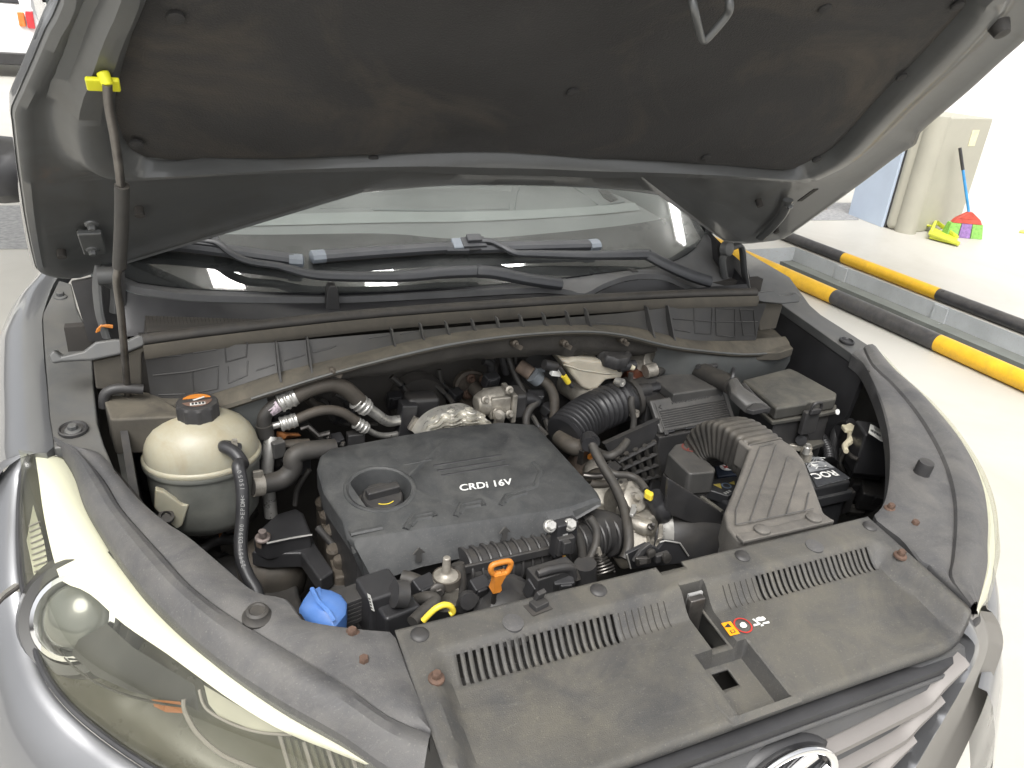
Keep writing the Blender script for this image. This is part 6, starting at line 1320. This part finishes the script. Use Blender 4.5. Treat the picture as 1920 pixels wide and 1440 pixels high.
# two hoses into a sleeve
yh = hose('breather_pair', YL([z6(1560, 110), z6(1590, 200), z6(1600, 300), z6(1610, 330)], -.40, -.43), .0065, 'rubber', 'pair of thin black hoses joining a sleeve')
mk('hose', tube(YL([z6(1635, 30), z6(1675, 100), z6(1670, 190), z6(1635, 270), z6(1625, 330)], -.38, -.43), .0065, n=10), 'rubber', yh)
mk('sleeve', tube(YL([z6(1612, 290), z6(1615, 380), z6(1615, 420)], -.432), .0165, n=14, smooth=False), 'black', yh)
# coil spring
spv = []
sa, sbv = Yp(z6(1690, 235), -.42), Yp(z6(1720, 350), -.44)
ax_ = (sbv - sa); xx_, yy_, aa_ = basis(ax_)
for i in range(120):
    t = i / 119; r = .006 + .010 * min(1, t * 1.4); spv.append(sa + ax_ * t + (xx_ * math.cos(t * 42) + yy_ * math.sin(t * 42)) * r)
spr = part('coil_spring', tube(spv, .0015, n=6, smooth=False), 'steel_dark', 'small steel spring beside the bonnet catch')
mk('spring_pin', tube([sa + V((-.002, 0, .012)), sa], [.002, .005], n=8, smooth=False), 'cast_alu', spr)
# bonnet catch
lt = part('bonnet_catch', join(slab(YL([a6(750, 1215), a6(960, 1110), a6(1020, 1135), a6(1080, 1160), a6(1145, 1075), a6(1300, 1100), a6(1390, 1230), a6(1390, 1300), a6(790, 1370)], -.515), (0, .006, 0))), 'black_clean', 'black bonnet catch behind the front panel', bevel=.001)
mk('plate_edge', bead(YL([a6(1090, 1090), a6(1145, 1072), a6(1300, 1098), a6(1390, 1230)], -.517), .0012), 'alu', lt)
mk('plate_edge', bead(YL([a6(790, 1360), a6(750, 1215)], -.517), .0012), 'alu', lt)
mk('lever', slab(YL([a6(820, 1300), a6(900, 1180), a6(960, 1130), a6(1000, 1105), a6(1020, 1130), a6(950, 1190), a6(880, 1280)], -.528), (0, .006, 0)), 'black', lt, bevel=.001)
mk('lever', slab(YL([a6(850, 1260), a6(1000, 1250), a6(1010, 1310), a6(860, 1350)], -.535), (0, .006, 0)), 'steel_dark', lt, bevel=.002)
mk('lever_window', slab(YL([a6(880, 1280), a6(960, 1270), a6(955, 1310), a6(885, 1325)], -.536), (0, .002, 0)), 'firewall', lt)
mk('lever', slab(YL([a6(1060, 1240), a6(1200, 1200), a6(1190, 1280), a6(1050, 1320)], -.53), (0, .008, 0)), 'black', lt, bevel=.002)
mk('pivot', lathe(Yp(a6(1150, 1245), -.531), (0, -1, .2), [(.007, 0), (.007, .005), (.0005, .006)], n=14), 'steel_dark', lt)
mk('pivot', lathe(Yp(a6(990, 1190), -.531), (0, -1, .2), [(.006, 0), (.006, .005), (.0005, .006)], n=14), 'steel_dark', lt)
# ---- orange dipstick ring
dk = part('dipstick', join(tube([Yp(z6(*p), -.47) for p in ((1135, 345), (1100, 350), (1082, 330), (1090, 300), (1140, 283), (1185, 278), (1192, 300), (1170, 340), (1135, 345))], .0040, n=10, res=5), loft([[Yp(z6(x, y), -.47) + V((a, b, 0)) for a, b in ((-w_, -.006), (w_, -.006), (w_, .006), (-w_, .006))] for x, y, w_ in ((1130, 342, .009), (1120, 370, .0065), (1110, 400, .005), (1106, 430, .007), (1104, 440, .005))])), 'orange', 'orange dipstick handle in front of the engine')
mk('dipstick_rod', tube([Yp(z6(1103, 438), -.47), Yp(z6(1090, 560), -.44)], .0035, n=8, smooth=False), 'steel_dark', dk)
# ---- blue washer filler cap
wc = part('washer_cap', join(loft([[Zp(z6(*p), .70) + V((0, 0, o)) for p in ((0, 530), (25, 480), (60, 430), (100, 415), (115, 405), (130, 420), (190, 430), (240, 455), (272, 500), (265, 560), (225, 610), (200, 640), (100, 625), (30, 575))] for o in (-.03, -.004)] + [[Zp(z6(*p), .70) * .85 + Zp(z6(140, 525), .708) * .15 for p in ((0, 530), (25, 480), (60, 430), (100, 415), (115, 405), (130, 420), (190, 430), (240, 455), (272, 500), (265, 560), (225, 610), (200, 640), (100, 625), (30, 575))], [Zp(z6(*p), .70) * .3 + Zp(z6(140, 525), .712) * .7 for p in ((0, 530), (25, 480), (60, 430), (100, 415), (115, 405), (130, 420), (190, 430), (240, 455), (272, 500), (265, 560), (225, 610), (200, 640), (100, 625), (30, 575))]])), 'blue', 'bright blue washer filler cap behind the left trim', bevel=.003, ang=40)
mk('cap_ridge', bead([Zp(z6(75, 430), .707), Zp(z6(110, 500), .713), Zp(z6(170, 560), .712), Zp(z6(200, 610), .704)], .003, .002), 'blue', wc)
# ---- yellow oil filler edge behind the panel
yd = part('yellow_handle', tube([Yp(z6(*p), -.535) for p in ((700, 612), (735, 575), (775, 540), (820, 522), (855, 532), (868, 560), (850, 575))], .0038, n=10, flat=1.0), 'yellow', 'yellow plastic handle peeping over the front panel')
# ---- black unit with a sticker behind the panel, hoses and valve
un = part('control_unit', join(box(Yp(z6(455, 520), -.44), (.048, .05, .07), rz=.15), box(Yp(z6(540, 600), -.46), (.05, .05, .06), rz=.2), box(Yp(z6(610, 600), -.455), (.03, .05, .05), rz=.2)), 'black_clean', 'black control unit with a small white sticker', bevel=.005)
mk('unit_ring', tube(YL([z6(535, 460), z6(600, 462)], -.47), .017, n=16, smooth=False), 'black', un)
mk('sticker', slab(YL([z6(385, 458), z6(405, 470), z6(428, 560), z6(408, 550)], -.474), (0, .001, 0)), 'label_paper', un)
for k in range(4): mk('sticker_print', slab(YL([z6(392 + k * 4, 482 + k * 17), z6(402 + k * 4, 488 + k * 17), z6(404 + k * 4, 496 + k * 17), z6(394 + k * 4, 490 + k * 17)], -.4745), (0, .0005, 0)), 'black_clean', un)
for k in range(6): mk('cooling_fin', box(Yp(z6(285, 470 + k * 22), -.43), (.045, .03, .006), rz=.2), 'black', un, bevel=.001)
hose('oil_hose', YL([z6(580, 370), z6(650, 390), z6(720, 430), z6(775, 470)], -.40, -.43), .011, 'rubber', 'short black hose below the engine cover')
fv = part('fuel_valve', join(lathe(Yp(z6(825, 430), -.435), (0, 0, 1), [(.014, -.03), (.014, .012), (.018, .014), (.018, .022), (.010, .024), (.006, .028), (.005, .052)], n=18), box(Yp(z6(815, 470), -.44), (.036, .02, .03))), 'cast_alu', 'small pale metal valve below the engine cover', bevel=.002)
mk('collar', lathe(Yp(z6(832, 375), -.435), (0, 0, 1), [(.019, -.006), (.019, .006)], n=18), 'hose_brown', fv)
mk('bolt', bolt(Yp(z6(780, 445), -.455), (0, -1, .3), .008), 'steel_dark', fv)
hose('return_hose', YL([z6(895, 290), z6(905, 360), z6(905, 430), z6(890, 490)], -.42, -.44), .009, 'rubber')
part('elbow_fitting', join(tube(YL([z6(990, 490), z6(950, 480), z6(925, 500), z6(925, 540)], -.45), .010, n=10), lathe(Yp(z6(945, 490), -.465), (0, -1, .3), [(.012, 0), (.012, .008), (.0005, .009)], n=12)), 'black')
part('pump_pulley', lathe(Yp(z6(1180, 565), -.46), (.1, -.75, .65), [(.052, -.03), (.052, .0), (.046, .006), (.030, .004), (.020, .010), (.0005, .010)], n=32), 'black', 'dark round pulley behind the front panel')
part('wiring_clip', join(box(Yp(z6(1420, 370), -.46), (.065, .03, .035), rz=.1), tube(YL([z6(1340, 350), z6(1420, 325), z6(1520, 315), z6(1545, 370)], -.47), .007, n=8)), 'black', bevel=.003)
hose('crossing_hose', YL([z6(650, 500), z6(720, 480), z6(770, 500), z6(700, 560), z6(640, 620)], -.45, -.50), .008, 'rubber')
# ---- engine mount
em = part('engine_mount', slab(ZL([z2(100, 1105), z2(165, 1030), z2(235, 968), z2(345, 935), z2(388, 962), z2(436, 1085), z2(330, 1105), z2(180, 1135)], .60), -.035), 'black_clean', 'black engine mount bracket with a large bolt', bevel=.005, seg=3)
mk('mount_face', slab(ZL([z2(180, 1138), z2(436, 1090), z2(450, 1130), z2(560, 1290), z2(480, 1345), z2(370, 1190), z2(180, 1195), z2(90, 1180)], .575), -.03), 'black_clean', em, bevel=.004)
mk('mount_rubber', lathe(Zp(z2(215, 1235), .52), (0, -.1, 1), [(.050, -.06), (.056, -.03), (.058, .0), (.050, .018), (.03, .03)], n=32), 'hose_brown', em)
mk('mount_seat', lathe(Zp(z2(160, 1110), .596), (0, -.1, 1), [(.012, -.01), (.012, .004), (.010, .005), (.008, .001), (.0005, .001)], n=22), 'rust_pale', em)
mk('mount_bolt', join(bolt(Zp(z2(157, 1105), .604), (0, -.1, 1), .0085), lathe(Zp(z2(157, 1095), .610), (0, -.1, 1), [(.006, 0), (.006, .010), (.0005, .011)], n=12)), M('bolt_pale', (.32, .27, .25), .5, metal=.5, nscale=60), em)
mk('cast_edge', bead(ZL([z2(180, 1136), z2(310, 1108), z2(434, 1088)], .602), .0016), 'alu', em)
for k, ch in enumerate('R U C B'.replace(' ', '')): text('cast_print', ch, Zp(z2(205 + k * 27, 1165 - k * 3), .580), (1, .12, .1), (0, .5, 1), .010, 'grey_text', em, ext=.0008)
mk('ground_strip', box(Zp(z2(200, 1350), .50), (.045, .012, .006), rz=.2), 'label_paper', em)
hose('wiring_hose', ZL([z2(-60, 1060), z2(0, 1040), z2(60, 1000), z2(110, 960)], .56), .010, 'rubber')
for k in range(4): hose('wiring_hose', ZL([z5(780 + k * 8, 470 + k * 14), z5(850, 490 + k * 8), z5(920, 485 - k * 3), z5(1000, 450 + k * 10)], .52 + .01 * k), .008, 'black')
part('mount_tower', join(bx(-.56, -.40, -.28, -.05, .3, .50)), 'black', bevel=.01)
# small cables left rear
hose('small_cable', YL([z2(420, 720), z2(380, 780), z2(350, 840), z2(340, 920)], -.10), .0045, 'rubber')
part('plug_black', box(Yp(z2(378, 690), -.09), (.024, .02, .03), rz=.3), 'black_clean', bevel=.003)
part('plug_black', box(Yp(z2(240, 600), -.07), (.022, .02, .03), rz=.3), 'airbox', bevel=.003)
hose('flat_pipe', YL([z2(240, 585), z2(320, 575), z2(420, 570)], -.05), .010, 'hose_brown', flat=.6)
part('connector', box(Yp(z2(680, 560), -.03), (.03, .02, .035)), 'black', bevel=.003)
# ---- behind the right headlamp
hm = part('lamp_module', join(box(Zp(a7(1670, 620), .655), (.07, .06, .09), rz=-.5), box(Zp(a7(1620, 700), .62), (.06, .05, .06), rz=-.5), box(Zp(a7(1560, 760), .55), (.12, .08, .05), rz=-.5)), 'black_clean', 'black lamp electronics behind the right headlamp', bevel=.005)
lw = [Zp(a7(*p), .712) for p in ((1660, 440), (1755, 490), (1768, 515), (1762, 565), (1740, 560), (1645, 500))]
lwl = mk('white_label', slab(lw, -.002), 'label_paper', hm)
for k in range(12):
    c = lw[5].lerp(lw[4], .12 + k * .065) + (lw[0] - lw[5]) * .22 + V((0, 0, .0012)); mk('bar_line', bead([c, c + (lw[0] - lw[5]) * .20], .0004 + .0002 * (k % 3), .0003), 'black_clean', hm)
for k in range(3): c = lw[0].lerp(lw[1], .3) - (lw[0] - lw[5]) * (.12 + .13 * k) + V((0, 0, .0012)); mk('bar_line', bead([c, c + (lw[1] - lw[0]) * .45], .0005, .0003), 'black_clean', hm)
cr = part('cream_clip', join(tube([Zp(a7(*p), .66) for p in ((1640, 470), (1590, 465), (1560, 475), (1510, 468))], .006, n=8, smooth=False), tube([Zp(a7(*p), .658) for p in ((1500, 465), (1525, 490), (1520, 550), (1500, 575), (1475, 600), (1485, 640))], [.0105, .005], n=8)), 'cream_part', 'cream plastic clip behind the right headlamp', bevel=.001)
mk('clip_head', box(Zp(a7(1512, 478), .664), (.03, .022, .010), rz=-.4), 'cream_part', cr, bevel=.003)
hose('lamp_cable', [Zp(a7(*p), .645) for p in ((1485, 640), (1520, 670), (1570, 700))], .004, 'steel_dark')
part('lamp_bracket', box(Zp(a7(1720, 680), .60), (.03, .05, .09), rz=-.6), 'black', bevel=.004)
part('lamp_bracket', join(box(Zp(a7(1650, 260), .64), (.05, .05, .05), rz=-.4), box(Zp(a7(1680, 310), .63), (.05, .05, .05), rz=-.2)), 'black', bevel=.004)
part('lamp_back', loft([[v + V((.004, -.002, -.012)) for v in crs([D(p, 0) for p in rC[:9]], 20)], [v + V((.07, -.03, -.05)) for v in crs([D(p, 0) for p in rC[:9]], 20)], [v + V((.06, -.03, -.25)) for v in crs([D(p, 0) for p in rC[:9]], 20)], [v + V((-.0, .0, -.45)) for v in crs([D(p, 0) for p in rC[:9]], 20)]], closed=False), 'firewall')
part('lamp_back', loft([[v + V((.012, .01, -.03)) for v in crs([D(p, 0) for p in tC[2:20]], 30)], [v + V((-.02, -.02, -.20)) for v in crs([D(p, 0) for p in tC[2:20]], 30)], [v + V((0, 0, -.50)) for v in crs([D(p, 0) for p in tC[2:20]], 30)]], closed=False), 'firewall')
part('lamp_back', loft([[v + V((-.02, .015, -.012)) for v in a_r], [v + V((-.03, .02, -.25)) for v in a_r], [v + V((-.03, .02, -.55)) for v in a_r]], closed=False), 'firewall')
# ---- small wiring, clips and connectors that fill the gaps
def plug(p, y, s, rz=0., mat='black_clean', name='connector', z=None):
    c = Yp(p, y) if z is None else Zp(p, z); x, yy, zz = s
    return part(name, join(box(c, s, rz=rz, rx=.3), box(c + V((0, -yy * .55, zz * .1)), (x * .6, yy * .35, zz * .5), rz=rz, rx=.3)), mat, bevel=min(s) * .12)
def wire(pts, y0, y1, r, mat='rubber', zz=False):
    P = ZL(pts, y0, y1) if zz else YL(pts, y0, y1)
    o = hose('cable', P, r, mat, n=8)
    for k in (1, len(P) - 2):
        if 0 < k < len(P) - 1: mk('cable_tie', lathe(P[k], P[k + 1] - P[k - 1], [(r * 1.05, -.002), (r * 1.3, -.002), (r * 1.3, .002), (r * 1.05, .002)], n=10), 'black_clean', o)
    return o
for pts, y0, y1, r in (([z2(560, 300), z2(620, 330), z2(640, 400), z2(700, 460), z2(800, 470)], .06, .08, .005), ([z2(470, 330), z2(520, 360), z2(560, 440), z2(640, 470)], .04, .06, .006), ([z2(880, 200), z2(940, 250), z2(980, 300)], .09, .08, .006), ([z2(1120, 240), z2(1190, 300), z2(1230, 350)], .09, .05, .005),
    ([z2(1150, 160), z2(1170, 240), z2(1240, 290), z2(1300, 320)], .11, .09, .0045), ([z3(-20, 100), z3(40, 150), z3(70, 230), z3(90, 330)], .09, .06, .006), ([z3(210, 150), z3(200, 250), z3(230, 350), z3(300, 420)], .06, .03, .006), ([z3(300, 420), z3(350, 480), z3(370, 560), z3(400, 640)], .03, -.05, .007),
    ([z3(230, 520), z3(290, 540), z3(330, 600), z3(380, 650)], -.02, -.08, .005), ([z2(230, 700), z2(250, 650), z2(300, 690), z2(280, 750)], -.03, -.03, .006), ([z2(430, 500), z2(500, 560), z2(560, 570), z2(620, 580)], -.01, -.04, .005), ([z2(220, 640), z2(240, 700), z2(230, 770)], -.05, -.05, .007)):
    wire(pts, y0, y1, r)
for pts, a, b, r in (([a6(560, 250), a6(620, 330), a6(640, 430), a6(600, 520)], .62, .58, .005), ([a6(880, 560), a6(940, 650), a6(980, 760), a6(1000, 860)], .62, .58, .005), ([a6(640, 640), a6(680, 760), a6(660, 900), a6(690, 1050)], .58, .54, .009), ([a6(420, 720), a6(520, 760), a6(620, 740), a6(700, 700)], .57, .57, .010),
    ([z6(130, 330), z6(180, 420), z6(260, 480), z6(330, 500)], .50, .52, .008), ([z6(230, 210), z6(250, 300), z6(260, 380), z6(300, 440)], .56, .52, .010), ([z6(60, 300), z6(120, 360), z6(200, 380)], .45, .46, .012), ([a7(1500, 900), a7(1580, 940), a7(1650, 950), a7(1700, 900)], .50, .55, .010), ([a7(1420, 1000), a7(1500, 1050), a7(1600, 1060)], .50, .50, .012),
    ([a7(1480, 640), a7(1440, 720), a7(1480, 800), a7(1560, 850)], .60, .54, .007), ([z5(800, 440), z5(860, 520), z5(940, 560), z5(1000, 640)], .50, .48, .010), ([z5(700, 420), z5(760, 500), z5(840, 560)], .50, .47, .007)):
    wire(pts, a, b, r, zz=True)
for p, y, s, rz in ((z2(620, 410), .05, (.03, .02, .022), .3), (z2(900, 330), .08, (.03, .02, .03), 0), (z2(1240, 300), .07, (.026, .02, .022), .4), (z3(60, 340), .03, (.03, .02, .026), .2), (z3(310, 440), .0, (.032, .022, .03), -.3), (z3(380, 500), -.02, (.026, .02, .02), .5), (z2(250, 680), -.03, (.03, .02, .03), .3), (z2(560, 560), -.03, (.03, .02, .02), .2),
    (z6(1340, 420), -.46, (.03, .02, .03), .2), (z6(1480, 400), -.47, (.03, .02, .026), -.2), (z6(1010, 430), -.44, (.026, .02, .03), .2), (z6(700, 420), -.43, (.03, .02, .026), .3)):
    plug(p, y, s, rz)
for p, z, s, rz in ((a6(600, 330), .61, (.026, .02, .02), .4), (a6(960, 700), .60, (.03, .02, .022), .7), (a6(650, 720), .58, (.04, .03, .03), .5), (a6(640, 1080), .57, (.035, .03, .04), .3), (a7(1600, 880), .55, (.06, .04, .04), -.5), (a7(1660, 960), .54, (.05, .04, .05), -.6), (a7(1590, 960), .50, (.06, .05, .04), -.3), (a7(1450, 960), .52, (.05, .03, .04), 0.), (z6(200, 470), .52, (.04, .03, .05), .3), (z5(880, 540), .47, (.04, .03, .03), .2)):
    plug(p, 0, s, rz, z=z, mat='black')
# ---- dry leaves caught in the bay
def leaf(pts, y=None, z=None, lab=''):
    P = [Yp(p, y) if z is None else Zp(p, z) for p in pts]; c = sum(P, V()) / len(P)
    vs2 = [c + V((0, -.004, .006))] + [v + V((0, random.uniform(-.006, .006), random.uniform(-.006, .006))) for v in P]
    n = len(P); o = mk('dry_leaf', (vs2, [(0, i + 1, (i + 1) % n + 1) for i in range(n)]), 'leaf', solid=.0015, ang=20); tag(o, lab, 'leaf'); return o
leaf([a5(220, 600), a5(300, 590), a5(400, 600), a5(420, 620), a5(380, 655), a5(300, 640), a5(240, 655), a5(215, 630)], y=-.045, lab='curled orange-brown dry leaf between the pipes right of the coolant tank')
leaf([z5(915, 450), z5(935, 395), z5(960, 390), z5(1000, 415), z5(985, 435), z5(940, 440), z5(925, 455)], z=.56, lab='brown dry leaf below the coolant tank by the thin hose')
